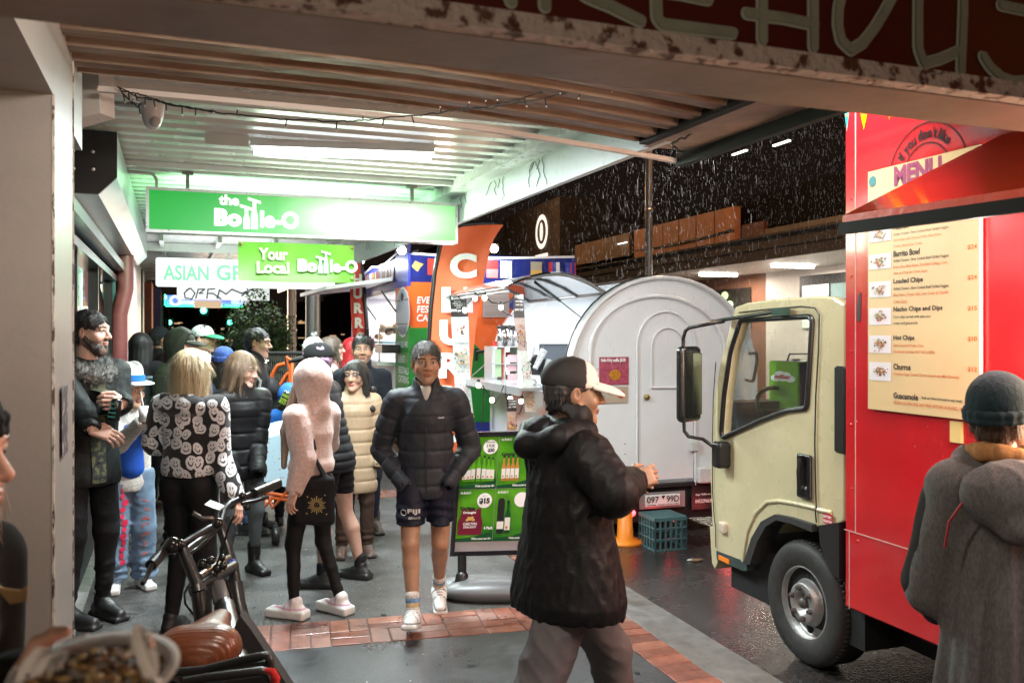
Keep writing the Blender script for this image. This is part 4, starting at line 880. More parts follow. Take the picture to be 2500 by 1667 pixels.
def qg(z, q):
    d = np.abs((z / q[0] + .5) % 1 - .5) * q[0]; return q[1] * .8 * np.exp(-(d / .009) ** 2) - q[1] * .14 * np.sin(np.pi * np.clip(d / q[0] * 2, 0, 1) * .5)
class Person:
    """local frame: +x the person's right, +y the way they face, z up; metres"""
    def __init__(s, label, px, feet_py, face, H=1.7, Y=None, res=1., group=None, lean=(0, 0), female=False, hyaw=0, hpitch=0, hroll=0, build=1., base=None):
        s.H = H; s.res = res; s.fem = female; s.bd = build
        if base is None:
            if Y is None: Y = CH * F_ / (feet_py - HY)
            base = wp(px, 815, Y); base.z = 0
        s.base = base; rt = bpy.data.objects.new('person', None); rt.empty_display_size = .2; col0.objects.link(rt); s.root = rt; rt.location = base
        rt.rotation_euler = (0, 0, math.radians(face)); BASE[rt.name] = Vector((0, 0, 0)); tag(rt, label, 'person', group)
        h = H; sw = (.096 if female else .106) * build; lx, ly = lean
        s.J = dict(hipL=A_(-.05 * h, 0, .52 * h), hipR=A_(.05 * h, 0, .52 * h), pel=A_(0, 0, .53 * h), wst=A_(lx * .4, ly * .4, .63 * h), chest=A_(lx * .8, ly * .8, .74 * h),
                   neck=A_(lx, ly, .825 * h), head=A_(lx, ly + .025, .925 * h), shL=A_(-sw * h + lx, ly, .795 * h), shR=A_(sw * h + lx, ly, .795 * h),
                   elL=A_(-(sw + .022) * h + lx, ly - .025, .62 * h), elR=A_((sw + .022) * h + lx, ly - .025, .62 * h), wrL=A_(-(sw + .015) * h + lx, ly + .05, .475 * h), wrR=A_((sw + .015) * h + lx, ly + .05, .475 * h),
                   knL=A_(-.06 * h, .02, .285 * h), knR=A_(.06 * h, .02, .285 * h), anL=A_(-.065 * h, -.02, .055 * h), anR=A_(.065 * h, -.02, .055 * h))
        s.fy = dict(L=.15, R=-.15); s.hk = 1.05 * (H / 1.7) ** .4; s.HM = rotm(math.radians(hyaw), math.radians(hpitch), math.radians(hroll)); s.hcurl = dict(L=.45, R=.45); s.hup = dict(L=(-1, 0, .2), R=(1, 0, .2)); s.hdir = {}
        s.fpitch = dict(L=0, R=0); s.hem = .6
    def j(s, **k):
        for a, v in k.items(): s.J[a] = np.array(v, float) * s.H
        return s
    def add(s, name, V, F, m, attr=None, label=None):
        if len(V) == 0: return None
        o = meshobj(name, V, F, m, s.root, smooth=True, attr=attr)
        if label: o['label'] = label
        return o
    # -------- skin body: one mesh
    def body(s, skin='light', legs=False, arms=False, hands=('L', 'R'), head=True, torso=True, **hc):
        J = s.J; H = s.H; sk = np.array(SKN[skin] if isinstance(skin, str) else skin); Vs = []; Fs = []; Cs = []; off = 0; rs = s.res; k = s.hk
        def put(V, F, C):
            nonlocal off
            Vs.append(V); Fs.append(F + off); Cs.append(C); off += len(V)
        S = SDF(); r = H / 1.7
        nb = J['neck'] + A_(0, 0, -.03); S.cone(nb, J['head'] + s.HM @ A_(0, -.02, -.05), .056 * r, .050 * r, .02)
        if torso:
            S.cone(J['pel'], J['chest'], .08 * r, .09 * r, .05, (1, 1.35, 1)); S.cone(J['shL'] * .8 + J['neck'] * .2, J['shR'] * .8 + J['neck'] * .2, .035 * r, .035 * r, .03)
        for q in 'LR':
            if arms or True:
                S.chain([J['sh' + q], J['el' + q], lerp(J['el' + q], J['wr' + q], .6), lerp(J['el' + q], J['wr' + q], 1 if q in hands else .75)], [.03 * r, .026 * r, .026 * r, .025 * r], .01)
            rr = 1. if legs else .66; a, b, c = J['hip' + q], J['kn' + q], J['an' + q]; g = 1.12 if s.fem else 1.
            S.cone(a, b, .080 * r * rr * g, .052 * r * rr, .02); cf = lerp(b, c, .28) + A_(0, -.014 if legs else 0, 0); S.cone(b, cf, .050 * r * rr, .051 * r * rr * g, .012); S.cone(cf, c, .050 * r * rr * g, .030 * r * (1 if legs else .75), .012)
            if legs: S.ell(b + A_(0, .022, .0), (.034 * r, .03 * r, .04 * r), .015); S.ell(lerp(a, b, .45) + A_(0, .018, 0), (.062 * r, .06 * r, .13 * r), .03)
        V, F = S.mesh(.010 * rs if not legs else .008 * rs); C = np.tile(sk, (len(V), 1))
        if legs:
            nn = fnoise(3, 40, 1.)(V[:, 0], V[:, 1], V[:, 2]); C = C * (1 + .12 * nn)[:, None]
            for q in 'LR': d = np.linalg.norm(V - (J['kn' + q] + A_(0, .03, 0)), axis=1); wv = np.exp(-(d / .05) ** 2)[:, None] * .35; C = C * (1 - wv) + sk * A_(.9, .6, .55) * wv
        put(V, F, C)
        if head:
            S = SDF().frame(s.HM, J['head']); head_prims(S, k, fem=1. if s.fem else 0., ear=hc.pop('ear', True), chin=hc.pop('chin', 0.))
            V, F = S.mesh(.0034 * max(1, rs)); P = (V - J['head']) @ s.HM; put(V, F, head_color(P, k, sk, **hc))
        for q in hands:
            sd = 1 if q == 'L' else -1   # thumbs point inwards when backs face out/forward
            d = s.hdir.get(q, J['wr' + q] - J['el' + q]); M = lookm(d, s.hup[q]); S = SDF().frame(M, J['wr' + q]); kk = .98 * r if not s.fem else .9 * r
            hand_prims(S, s.__dict__.get('thumb' + q, sd), kk, s.hcurl[q]); V, F = S.mesh(.0036 * max(1, rs)); nn = fnoise(8, 120, 1.)(V[:, 0], V[:, 1], V[:, 2]); put(V, F, np.tile(sk, (len(V), 1)) * (1 + .08 * nn)[:, None])
        return s.add('body', np.concatenate(Vs), np.concatenate(Fs), skin_mat(), np.concatenate(Cs))
    # -------- clothes
    def quilt(s, sp, depth, off=0.):
        def f(X, Y, Z, t, L): return qg(t + off, (sp, depth))
        return f
    def jacket(s, m, hem=.50, puff=0., fold=.006, w=1., quilt=None, name='jacket', cuff=.95, collar=0., seed=1, opened=None, hood=None, attr=None, vneck=0, sleeves=('L', 'R'), res=.0075, flare=0., chest=1., shr=1., back=0., slv=1.):
        J = s.J; H = s.H; r = H / 1.7 * w * s.bd ** .5; S = SDF(); ex = .012 + puff; dp = s.quilt(*quilt) if quilt else None
        def dt(X, Y, Z, t, L):
            return qg(Z, quilt)
        D = dt if quilt else None; cw = .125 if s.fem else .138; sy = 1.42
        hp = A_(J['pel'][0], J['pel'][1] + .0, hem * H + .06)
        S.cone(hp, J['wst'], (.141 + flare) * r * (1.04 if s.fem else .98) + ex, (.122 + flare * .4) * r * (.93 if s.fem else 1.02) + ex, .06, (1, sy - flare, 1), D)
        S.cone(J['wst'], J['chest'], .122 * r * (.93 if s.fem else 1.02) + ex, cw * r * chest + ex, .05, (1, sy, 1), D)
        S.cone(lerp(J['shL'], J['shR'], .12), lerp(J['shL'], J['shR'], .88), .056 * r * shr + ex * .6, .056 * r * shr + ex * .6, .06, (1, 1.05, 1)); S.cone(J['chest'], J['neck'] + A_(0, -.01, -.03), .115 * r + ex, .055 * r + ex * .4, .045, (1, 1.25, 1))
        if back: S.ell(J['chest'] + A_(0, -.05, 0), (.13 * r, .09, .15), .05)
        S.box((J['pel'][0], J['pel'][1], hem * H - .4), (.6, .6, .4), .004, .008, sub=True)
        for q in sleeves:
            c = lerp(J['el' + q], J['wr' + q], cuff); ez = .006 + ex * .55; S.cone(J['sh' + q], J['el' + q], .056 * r * slv + ez, .047 * r * slv + ez, .022, None, dp); S.cone(J['el' + q], c, .047 * r * slv + ez, .035 * r * slv + ez * .8, .016, None, dp)
            nd = J['wr' + q] - J['el' + q]; nd = nd / np.linalg.norm(nd); S.cone(c - nd * .02, c + nd * .006, .034 * r + ex * .75, .033 * r + ex * .7, .006)
            fy_ = c + nd * .03; S.cone(c + nd * .022, c + nd * .06, .026 * r + ex * .5, .02 * r, .004, sub=True)
        if collar:
            nk = J['neck'] + A_(0, .0, 0); S.cone(nk + A_(0, 0, -.03), nk + A_(0, .005, collar), .072 * r + ex * .6, .070 * r + ex * .5, .02); S.cone(nk + A_(0, .012, collar * .25), nk + A_(0, .02, collar + .06), .048 * r, .062 * r, .008, sub=True)
        if vneck: nk = J['neck']; S.cone(nk + A_(0, .13, -vneck), nk + A_(0, .085, .09), .012, .062, .01, sub=True)
        if hood == 'down':
            nk = J['neck']; S.ell(nk + A_(0, -.085, -.01), (.125 * r, .07 * r, .085 * r), .03); S.cone(nk + A_(-.09, -.01, -.005), nk + A_(0, -.11, .03), .042, .05, .03); S.cone(nk + A_(.09, -.01, -.005), nk + A_(0, -.11, .03), .042, .05, .03); S.ell(nk + A_(0, -.045, .06), (.075, .05, .05), .02, sub=True)
        if hood == 'up' or hood == 'upfur':
            h = J['head']; k = s.hk; S.frame(s.HM, h); S.ell((0, -.028, .022), (.110 * k, .132 * k, .132 * k), .03); S.cone((0, -.02, -.06), (0, -.035, -.15), .098 * k, .098 * k, .03); S.cone((-.07, -.03, -.17), (.07, -.03, -.17), .06, .06, .04); S.ell((0, .10, -.012), (.072 * k, .10 * k, .108 * k), .015, sub=True); S.frame()
        f1 = foldf(seed, fold, 13.) if fold else None; f2 = fnoise(seed + 9, 60, fold * .25) if fold else None
        g = (lambda X, Y, Z: f1(X, Y, Z) + f2(X, Y, Z)) if fold else None
        s.hem = min(s.hem, hem); hz = hem * H; cuts = []
        V, F = S.mesh(res * s.res, g, cuts)
        C = attr(V) if callable(attr) else None
        return s.add(name, V, F, m, C)
    def pants(s, m, top=.56, cuff=.06, w=1., fold=.005, seed=3, name='trousers', flare=1., attr=None, res=.0075, tight=False, knee=1.):
        top = min(top, s.hem + .12); J = s.J; H = s.H; r = H / 1.7 * w; S = SDF(); g = 1.06 if s.fem else 1.
        S.cone(A_(J['pel'][0] * .7, J['pel'][1], .535 * H), A_(J['pel'][0], J['pel'][1], .60 * H), .116 * r * g, .108 * r, .03, (1, 1.4, 1))
        for q in 'LR':
            a, b, c = J['hip' + q], J['kn' + q], J['an' + q]; t = 1. if not tight else .9; c2 = lerp(b, c, min(1, (b[2] - cuff * H) / max(b[2] - c[2], .05)))
            S.cone(a + A_(0, 0, .02), b, .092 * r * g * t, .066 * r * knee * (.9 if tight else 1), .03); S.ell(a + A_(0, -.042 * r, -.01), (.072 * r, .062 * r, .08 * r), .03)
            S.cone(b, c2, .064 * r * knee * (.9 if tight else 1), .056 * r * flare * (.68 if tight else 1), .02)
        f1 = foldf(seed, fold, 15., (1, 1, 1.4)); zc = cuff * H; f3 = fnoise(seed, 22, 1.)
        def gd(X, Y, Z): return f1(X, Y, Z) * (1 + 1.3 * np.exp(-((Z - .12 * H) / .1) ** 2)) + (fold * .9 * np.sin(Z * 120 + 3 * f3(X, Y, Z)) * np.exp(-((Z - cuff * H - .06) / .07) ** 2) if not tight else 0)
        V, F = S.mesh(res * s.res, gd, [lambda X, Y, Z: zc - Z + 0 * X + 0 * Y, lambda X, Y, Z: Z - top * H + 0 * X + 0 * Y])
        return s.add(name, V, F, m, attr(V) if callable(attr) else None)
    def shoes(s, up=(.02, .02, .02), sole=(.02, .02, .02), boot=0., k=1., chunky=0., trim=None, name='shoe', which='LR', rough=.45, only=None):
        m = mat('shoe_leather', (.1, .1, .1), rough, attr='Col', bp=(60, .25))
        for q in which:
            an = s.J['an' + q]; M = rotm(s.fy[q], s.fpitch[q], 0); r = k * s.H / 1.7; S = SDF().frame(M, an); zb = -an[2] if not s.fpitch[q] else -.055 * s.H
            S.cone((0, -.045 * r, zb + .045 * r), (0, .03 * r, zb + .055 * r), .038 * r, .042 * r, .02); S.cone((0, .03 * r, zb + .05 * r), (0, .145 * r, zb + .033 * r), .046 * r, .032 * r, .03, (1, 1, 1.15))
            S.cone((0, -.01 * r, zb + .05 * r), (0, -.008, max(zb + .10 * r, zb + boot)), .043 * r, .043 * r + .006 * (boot > 0), .02)
            if boot: S.cone((0, -.005, zb + boot * .6), (0, -.005, zb + boot), .047 * r, .05 * r, .01)
            e = .012 * chunky; S.box((0, .05 * r, zb + .016 + e * .8), ((.044 + e * .4) * r, (.132 + e * .5) * r, .016 + e * .8), .015, .012)
            f = fnoise(4, 70, .0012); V, F = S.mesh(.0055 * max(1, s.res), lambda X, Y, Z: f(X, Y, Z) + 0 * X); P = (V - an) @ M; z = P[:, 2] - zb
            V = V.copy(); 
            C = np.tile(np.array(up), (len(V), 1)); C[z < .03 + 2 * e] = sole
            if trim is not None: w_ = ((np.abs(np.sin(P[:, 1] * 70)) < .3) & (z > .045 + e) & (P[:, 1] > -.02) & (P[:, 1] < .1) & (np.abs(P[:, 0]) > .02)) | (np.abs(z - .035 - 2 * e) < .004); C[w_] = trim
            lc = (np.abs(P[:, 0]) < .02) & (np.abs(np.sin(P[:, 1] * 190)) < .42) & (P[:, 1] > .02) & (P[:, 1] < .095) & (z > .05); C[lc] = np.array(up) * .3 if sum(up) > 1 else (.12, .12, .12)
            s.add(name, V, F, m, C)
    # -------- hair and hats (all in head frame)
    def hair(s, m, style='short', name='hair', seed=2, length=.25, back=1., under=False):
        k = s.hk; h = s.J['head']; S = SDF().frame(s.HM, h); sh_ = style == 'short'; st = fnoise(seed, 60 if sh_ else 55, .009 if sh_ else .006, 8, (1, 1, .8 if sh_ else .3)); st2 = fnoise(seed + 5, 170, .005 if sh_ else .0035, 9, (1, 1, .7 if sh_ else .12))
        if style == 'short':
            S.ell((0, -.016, .045), (.083 * k, .102 * k, .088 * k), .02); S.ell((0, -.05, -.0), (.076 * k, .06 * k, .075 * k), .02); S.ell((0, .122, -.02), (.080 * k, .085 * k, .092 * k), .010, sub=True); S.ell((0, -.03, -.115), (.1 * k, .12 * k, .055 * k), .012, sub=True); S.ell((0, .03, -.03), (.1, .042, .055), .012, sub=True)
        elif style in ('bob', 'long'):
            S.ell((0, -.02, .04), (.090 * k, .108 * k, .092 * k), .02); S.ell((0, .112, -.025), (.062 * k, .075 * k, .088 * k), .012, sub=True)
            L = length
            for x, y in ((-.072, -.01), (.072, -.01), (-.06, -.05), (.06, -.05), (-.03, -.075), (.03, -.075), (0, -.08)): S.cone((x * k, y * k, .03), (x * 1.12 * k * back, (y - .01) * k, -L + .02 * abs(x) / .07), .036 * k, .026 * k, .02)
            if style == 'bob':
                for x in (-1, 1): S.cone((x * .07 * k, .035, .04), (x * .074 * k, .045, -.085), .016 * k, .018 * k, .02)
        elif style == 'beard':
            S.ell((0, .055, -.088), (.044 * k, .044 * k, .045 * k), .02)
            for x in (-1, 1): S.cone((x * .066 * k, -.0, -.03), (x * .038 * k, .055, -.085), .016 * k, .028 * k, .02)
            S.cone((-.022 * k, .094, -.038), (.022 * k, .094, -.038), .006, .006, .01); S.ell((0, .103, -.056), (.02 * k, .018, .009), .006, sub=True)
        V, F = S.mesh(.0048 * max(1, s.res), lambda X, Y, Z: st(X, Y, Z) + st2(X, Y, Z)); c0 = s.J['head'] + s.HM @ A_(0, -.035, .12) * k; fw = s.HM @ A_(0, 1, 0); q_ = 1 / max(1, s.res) ** 2
        if len(V) == 0: return
        if under:
            zz = ((V - s.J['head']) @ s.HM)[:, 2]; Fu = F[(zz[F[:, 0]] < -.01)]
            V, F2 = fuzz(V, Fu, 900, .03 if sh_ else .07, (0, 0, -1), .12, .15, .001, seed) if len(Fu) else (V, F); F = np.concatenate([F[(zz[F[:, 0]] >= -.01)], F2])
        elif sh_: V, F = fuzz(V, F, int(2600 * q_), .030, lambda P: (P - c0) / .1 + fw * .4, .55, .28, .0011, seed)
        elif style == 'beard': V, F = fuzz(V, F, 1600, .022, (0, 0, -1), .5, .35, .0009, seed)
        else: V, F = fuzz(V, F, int(3000 * q_), .09, lambda P: (P - c0) * A_(1, 1, .3) + A_(0, 0, -.16), .10, .10, .0012, seed)
        return s.add(name, V, F, m)
    def cap(s, m, brim=None, name='cap', front=None, back=False):
        k = s.hk; h = s.J['head']; S = SDF().frame(s.HM, h); S.ell((0, -.018, .048), (.088 * k, .108 * k, .088 * k), .01); V, F = S.mesh(.0042 * max(1, s.res)); P = (V - h) @ s.HM
        S = SDF().frame(s.HM, h); S.ell((0, -.018, .048), (.087 * k, .107 * k, .087 * k), .01); S.box((0, 0, -.06), (.2, .2, .085), .002, .004, sub=True); S.ell((0, .02, -.04), (.08, .098, .085), .01, sub=True)
        V, F = S.mesh(.0042 * max(1, s.res)); P = (V - h) @ s.HM; C = None
        if front is not None: C = np.where(((P[:, 1] > .028) & (P[:, 2] > .0))[:, None], np.array(front[0]), np.array(front[1]))
        o = s.add(name, V, F, m, C); M = rotm(0, -.16, 0)
        S = SDF().frame(s.HM @ M, h + s.HM @ A_(0, .088 * k, .032)); S.ell((0, .012, -.010), (.078 * k, .094 * k, .028), .006); S.ell((0, .012, -.034), (.084 * k, .105 * k, .040), .004, sub=True); S.ell((0, -.07, -.03), (.09, .072, .05), .006, sub=True)
        V, F = S.mesh(.0042 * max(1, s.res)); s.add('cap_brim', V, F, brim or m); return o
    def beanie(s, m, pom=None, name='beanie', low=.0, cuffc=None):
        k = s.hk; h = s.J['head']; S = SDF().frame(s.HM, h); S.ell((0, -.02, .055), (.092 * k, .112 * k, .098 * k), .01); S.ell((0, .05, -.045 - low), (.16, .13, .085), .012, sub=True); S.ell((0, -.12, -.13 - low), (.16, .14, .085), .012, sub=True)
        st = fnoise(9, 40, .003); V, F = S.mesh(.0045 * max(1, s.res), st); o = s.add(name, V, F, m)
        S = SDF().frame(s.HM @ rotm(0, .10, 0), h + s.HM @ A_(0, -.02, .040 - low * .6))
        n = 20; P = [(.087 * k * math.cos(6.2832 * i / n), .108 * k * math.sin(6.2832 * i / n), 0) for i in range(n + 1)]
        for a, b in zip(P, P[1:]): S.cone(a, b, .011, .011, .004, None); S.cone(tuple(A_(*a) + A_(0, 0, .022)), tuple(A_(*b) + A_(0, 0, .022)), .011, .011, .012)
        V, F = S.mesh(.0045 * max(1, s.res), st); s.add('beanie_cuff', V, F, cuffc or m)
        if pom is not None: S = SDF().frame(s.HM, h); S.ell((0, -.03, .165 * k), (.034, .034, .032), .01, disp=lambda X, Y, Z, t, L: fnoise(3, 200, .006)(X, Y, Z)); V, F = S.mesh(.005); s.add('pompom', V, F, pom)
        return o
    def extra(s, name, S, m, h=.006, g=None, cut=None, attr=None, label=None):
        V, F = S.mesh(h * max(1, s.res), g, cut); return s.add(name, V, F, m, attr(V) if callable(attr) else None, label)
    def tube(s, name, pts, r, m, n=8):
        mb = MB(); mb.tube([Vector(p) for p in pts], r, n); return mb.build(name, m, s.root)

    def world(s, p): 
        a = s.root.rotation_euler.z; c, n = math.cos(a), math.sin(a); return Vector((s.base.x + c * p[0] - n * p[1], s.base.y + n * p[0] + c * p[1], p[2]))
    def loc(s, px, py, Y):
        q = wp(px, py, Y) - Vector((s.base.x, s.base.y, 0)); a = -s.root.rotation_euler.z; c, n = math.cos(a), math.sin(a); return A_(c * q.x - n * q.y, n * q.x + c * q.y, q.z)
    def setp(s, name, px, py, Y): s.J[name] = s.loc(px, py, Y); return s
def decal(p, obj, O, R_, U_, mk, name, m, off=.003, attr=None):
    """draw flat marks (local frame plane O,R,U) and press them on to obj's surface"""
    from mathutils.bvhtree import BVHTree
    me = obj.data; bv = BVHTree.FromPolygons([v.co for v in me.vertices], [tuple(q.vertices) for q in me.polygons]); pn = Panel(O, R_, U_); mb = MB(); mk(pn, mb); V = []
    for v in mb.v:
        h, nn, _, _ = bv.ray_cast(v + pn.N * .3, -pn.N); V.append((h + pn.N * off) if h is not None and (h - v).length < .75 else None)
    keep = [i for i, f in enumerate(mb.f) if all(V[a] is not None for a in f)]; mb.f = [mb.f[i] for i in keep]; mb.sm = [mb.sm[i] for i in keep]; mb.mi = [0] * len(keep)
    us = sorted({a for f in mb.f for a in f}); ix = {a: i for i, a in enumerate(us)}; mb.v = [V[a] for a in us]; mb.f = [tuple(ix[a] for a in f) for f in mb.f]
    if not mb.f: return None
    return mb.build(name, m, p.root)
# ================================================================ helpers for flat outlines with holes
def holepoly(name, outer, holes, fn, th, mt, parent, bevel=0.):
    """outer/holes: 2D points; fn(x,y,n)->3D; th thickness along n"""
    c = bpy.data.curves.new('t', 'CURVE'); c.dimensions = '2D'; c.fill_mode = 'BOTH'; c.extrude = th / 2; c.bevel_depth = bevel; c.bevel_resolution = 2
    for pl in [outer] + list(holes):
        s = c.splines.new('POLY'); s.points.add(len(pl) - 1)
        for i, (x, y) in enumerate(pl): s.points[i].co = (x, y, 0, 1)
        s.use_cyclic_u = True
    o = bpy.data.objects.new('t', c); me = bpy.data.meshes.new_from_object(o); V = [fn(v.co.x, v.co.y, v.co.z) for v in me.vertices]; Fc = [tuple(p.vertices) for p in me.polygons]
    bpy.data.objects.remove(o); bpy.data.curves.remove(c); bpy.data.meshes.remove(me)
    return meshobj(name, V, Fc, mt, parent)
def rnd(pts, r=.03, n=4):
    out = []; m = len(pts)
    for i in range(m):
        p0, p1, p2 = Vector(pts[i - 1]), Vector(pts[i]), Vector(pts[(i + 1) % m]); a = (p0 - p1); b = (p2 - p1); q = min(r, a.length * .45, b.length * .45)
        s_, e_ = p1 + a.normalized() * q, p1 + b.normalized() * q
        for k in range(n + 1): t = k / n; out.append(tuple((s_ * (1 - t) + p1 * t) * (1 - t) + (p1 * (1 - t) + e_ * t) * t))
    return out
GL2 = bpy.data.materials.new('clear_glass'); GL2.use_nodes = True; t = NT(GL2.node_tree); GL2.node_tree.nodes.remove(GL2.node_tree.nodes['Principled BSDF'])
tr = t.n('BsdfTransparent'); tr.inputs[0].default_value = (.8, .84, .82, 1); gl = t.n('BsdfGlossy'); gl.inputs[0].default_value = (1, 1, 1, 1); gl.inputs['Roughness'].default_value = .04
drop = t.ramp(t.noise(t.co(), 170, 1), .64, .68, 0, .35); fr = t.n('Fresnel'); fr.inputs[0].default_value = 1.18; mxs = t.n('MixShader'); t.l(t.m('ADD', fr.outputs[0], drop, clamp=True), mxs.inputs[0])
nb = t.n('Bump'); nb.inputs['Strength'].default_value = .3; nb.inputs['Distance'].default_value = .003; t.l(t.noise(t.co(), 170, 1), nb.inputs['Height']); t.l(nb.outputs[0], gl.inputs['Normal'])
t.l(tr.outputs[0], mxs.inputs[1]); t.l(gl.outputs[0], mxs.inputs[2]); t.l(mxs.outputs[0], GL2.node_tree.nodes['Material Output'].inputs[0])
# ================================================================ cream and red food truck
TT = 3.15
def tk(px, py, T=TT): q = K.atT(px, py, T); return (q.y, q.z)
def zi(*p): return [(1620 + x / 2.613, 700 + y / 2.613) for x, y in p]
def zb_(*p): return [(1600 + x / 2.613, 1067 + y / 2.613) for x, y in p]
TRK = root('food_truck', 'small cream cab truck with a tall glossy red food box body parked at the kerb', 'truck', K, (TT, 4, -.12))
CRM = mat('cream_truck_paint', (.50, .44, .27), .28, coat=.6, ns=(3, .92), rv=.08)
outer = [tk(*p) for p in zi((470, 140), (432, 285), (372, 500), (332, 750), (316, 1000), (314, 1250), (324, 1500)) + zb_((392, 600), (405, 722), (600, 795), (655, 640), (716, 535), (800, 492), (900, 512), (1035, 556), (1145, 566), (1205, 520))] + [tk(*p) for p in ((2062, 1100), (2062, 745))] + [tk(*p) for p in zi((1090, 80), (1000, 72), (700, 92), (540, 115))]
hole = rnd([tk(*p) for p in zi((505, 215), (950, 190), (968, 215), (932, 775), (800, 790), (640, 850), (395, 962), (383, 930), (400, 700), (440, 420))], .03)
xf = lambda x, y, n: (TT + .02 - n, x, y)
holepoly('cab_door_side', outer, [hole], xf, .04, CRM, TRK, .012)
fl = [(x, y) for x, y in outer]; holepoly('cab_far_side', fl, [hole], lambda x, y, n: (TT + 1.95 + n, x, y), .03, CRM, TRK)
# wrap: front, roof and rear skins
fr_ = [tk(*p) for p in zi((316, 1000), (314, 1250), (324, 1500)) + zb_((392, 600), (405, 722))]
def strip(pts, t0, t1, nm, m, off=0):
    q = MB()
    for (a, b), (c, d) in zip(pts, pts[1:]): q.add([(t0, a, b), (t1, a, b), (t1, c, d), (t0, c, d)], [(0, 1, 2, 3)])
    return q.build(nm, m, TRK)
strip([outer[3], outer[4], outer[5], outer[6], outer[7], outer[8]], TT + .02, TT + 1.95, 'cab_front', CRM)
strip([tk(2062, 1280), tk(2062, 740)], TT + .02, TT + 1.95, 'cab_rear', DKM)
rp = [outer[-5], outer[-4], outer[-3], outer[-2], outer[-1], outer[0]]; strip(rp, TT + .02, TT + 1.95, 'roof', mat('teal_roof', (.12, .24, .22), .25, coat=.6))
strip([outer[0], outer[1], outer[2], outer[3]], TT + .06, TT + 1.9, 'windscreen', GL2)
# door seams and wheel arch swage
TF = TT - .022
def seam(pts, w_, m, nm, T=TF, rad=None):
    q = MB(); q.tube([(T, *tk(x, y)) for x, y in pts], w_, 6); return q.build(nm, m, TRK)
seam(zi((352, 480), (336, 700), (330, 1000), (330, 1300), (344, 1500)) + zb_((402, 560), (404, 700)), .0035, BLK, 'front_seam')
seam(zi((500, 165), (700, 142), (900, 126), (985, 135), (1015, 180), (1010, 400), (992, 700), (986, 1000), (992, 1300), (996, 1410), (990, 1440), (996, 1500)), .0045, BLK, 'door_seam')
seam(zb_((570, 790), (600, 600), (655, 480), (725, 412), (800, 405), (900, 420), (1040, 452)), .014, CRM, 'arch_swage', TT - .012)
seam(zb_((1050, 460), (1140, 480)), .014, CRM, 'rear_swage', TT - .012)
q = MB(); pts = zb_((600, 800), (650, 640), (712, 535), (800, 488), (900, 508), (1040, 552)); pi = zb_((640, 810), (690, 660), (745, 565), (810, 525), (900, 545), (1040, 600))
for i in range(len(pts) - 1):
    a, b, c, d = [(TT - .045, *tk(*p)) for p in (pts[i], pts[i + 1], pi[i + 1], pi[i])]; q.poly([a, b, c, d], (.12, 0, 0))
q.build('wheel_arch_flare', mat('matt_black_rubber', (.02, .02, .02), .6, bp=(60, .3)), TRK)
q = MB(); q.box((TT + .05, 3.75, .1), (TT + 1.8, 5.0, .42)); q.box((TT + .3, -2, .1), (TT + 1.6, 3.95, .4)); q.build('chassis', mat('chassis_black', (.006, .006, .006), .8), TRK)
q = MB(); q.poly([(TT - .03, *tk(*p)) for p in zb_((1068, 560), (1200, 540), (1200, 900), (1150, 860), (1080, 680))], (.2, 0, 0)); q.build('mudguard', BLK, TRK)
# window rubber, glass
q = MB(); hp = [(TT - .018, a, b) for a, b in hole]; q.tube(hp + [hp[0]], .016, 8, False); q.build('window_rubber', BLK, TRK)
q = MB(); q.poly([(TT - .024, *tk(*p)) for p in zi((395, 945), (640, 838), (800, 778), (925, 765), (925, 782), (800, 796), (640, 856), (398, 964))], (.01, 0, 0)); q.build('window_sill_strip', mat('grey_rubber', (.12, .13, .14), .4), TRK)
q = MB(); q.poly([(TT + .02, a, b) for a, b in hole]); q.build('side_window', GL2, TRK)
# visor bar and hinge block on top of window
seam(zi((350, 225), (540, 195), (700, 172), (780, 155)), .013, mat('wet_black', (.015, .02, .018), .25), 'visor_bar', TT - .06)
q = MB(); q.box((TT - .08, *tk(*zi((765, 140))[0])), (TT - .03, *tk(*zi((835, 182))[0]))); q.build('hinge_block', mat('dark_teal', (.02, .05, .04), .3), TRK)
# mirror
MT = TT - .24
q = MB(); A1 = [(MT, *tk(x, y, MT)) for x, y in zi((125, 380), (125, 330), (140, 280), (165, 262), (330, 228), (400, 222))]; A1[-1] = (TT - .02, *tk(*zi((400, 222))[0])); q.tube(A1, .012, 8)
A2 = [(MT, *tk(x, y, MT)) for x, y in zi((130, 860), (132, 920), (160, 955), (320, 970), (350, 1020))]; A2[-1] = (TT - .03, *tk(*zi((360, 1030))[0])); A2[-2] = (TT - .08, *tk(*zi((318, 968))[0])); q.tube(A2, .012, 8); q.build('mirror_arm', BLK, TRK)
S = SDF(); cz = K.atT(*zi((160, 620))[0], MT); MDm = rotm(.42)
S.box(tuple(cz), (.108, .035, .245), .035, .01, MDm); V, F_q = S.mesh(.008); MH = meshobj('mirror_housing', V, F_q, mat('wet_gloss_black', (.012, .013, .013), .12, coat=.5, bp=(140, .4)), TRK, smooth=True)
q = MB(); e_ = [Vector(MDm @ A_(x, -.037, z)) + cz for x, z in ((.0, -.20), (.095, -.20), (.095, .20), (.0, .20))]; q.poly(e_, Vector(MDm @ A_(0, .004, 0))); q.build('mirror_glass', mat('mirror_glass', (.5, .52, .5), .03, metal=1., bp=(200, .15)), MH)
S = SDF(); c = K.atT(*zi((367, 1070))[0], TT - .06); S.box(tuple(c), (.05, .05, .085), .025, .01); V, F_q = S.mesh(.008); meshobj('mirror_base', V, F_q, BLK, TRK, smooth=True)
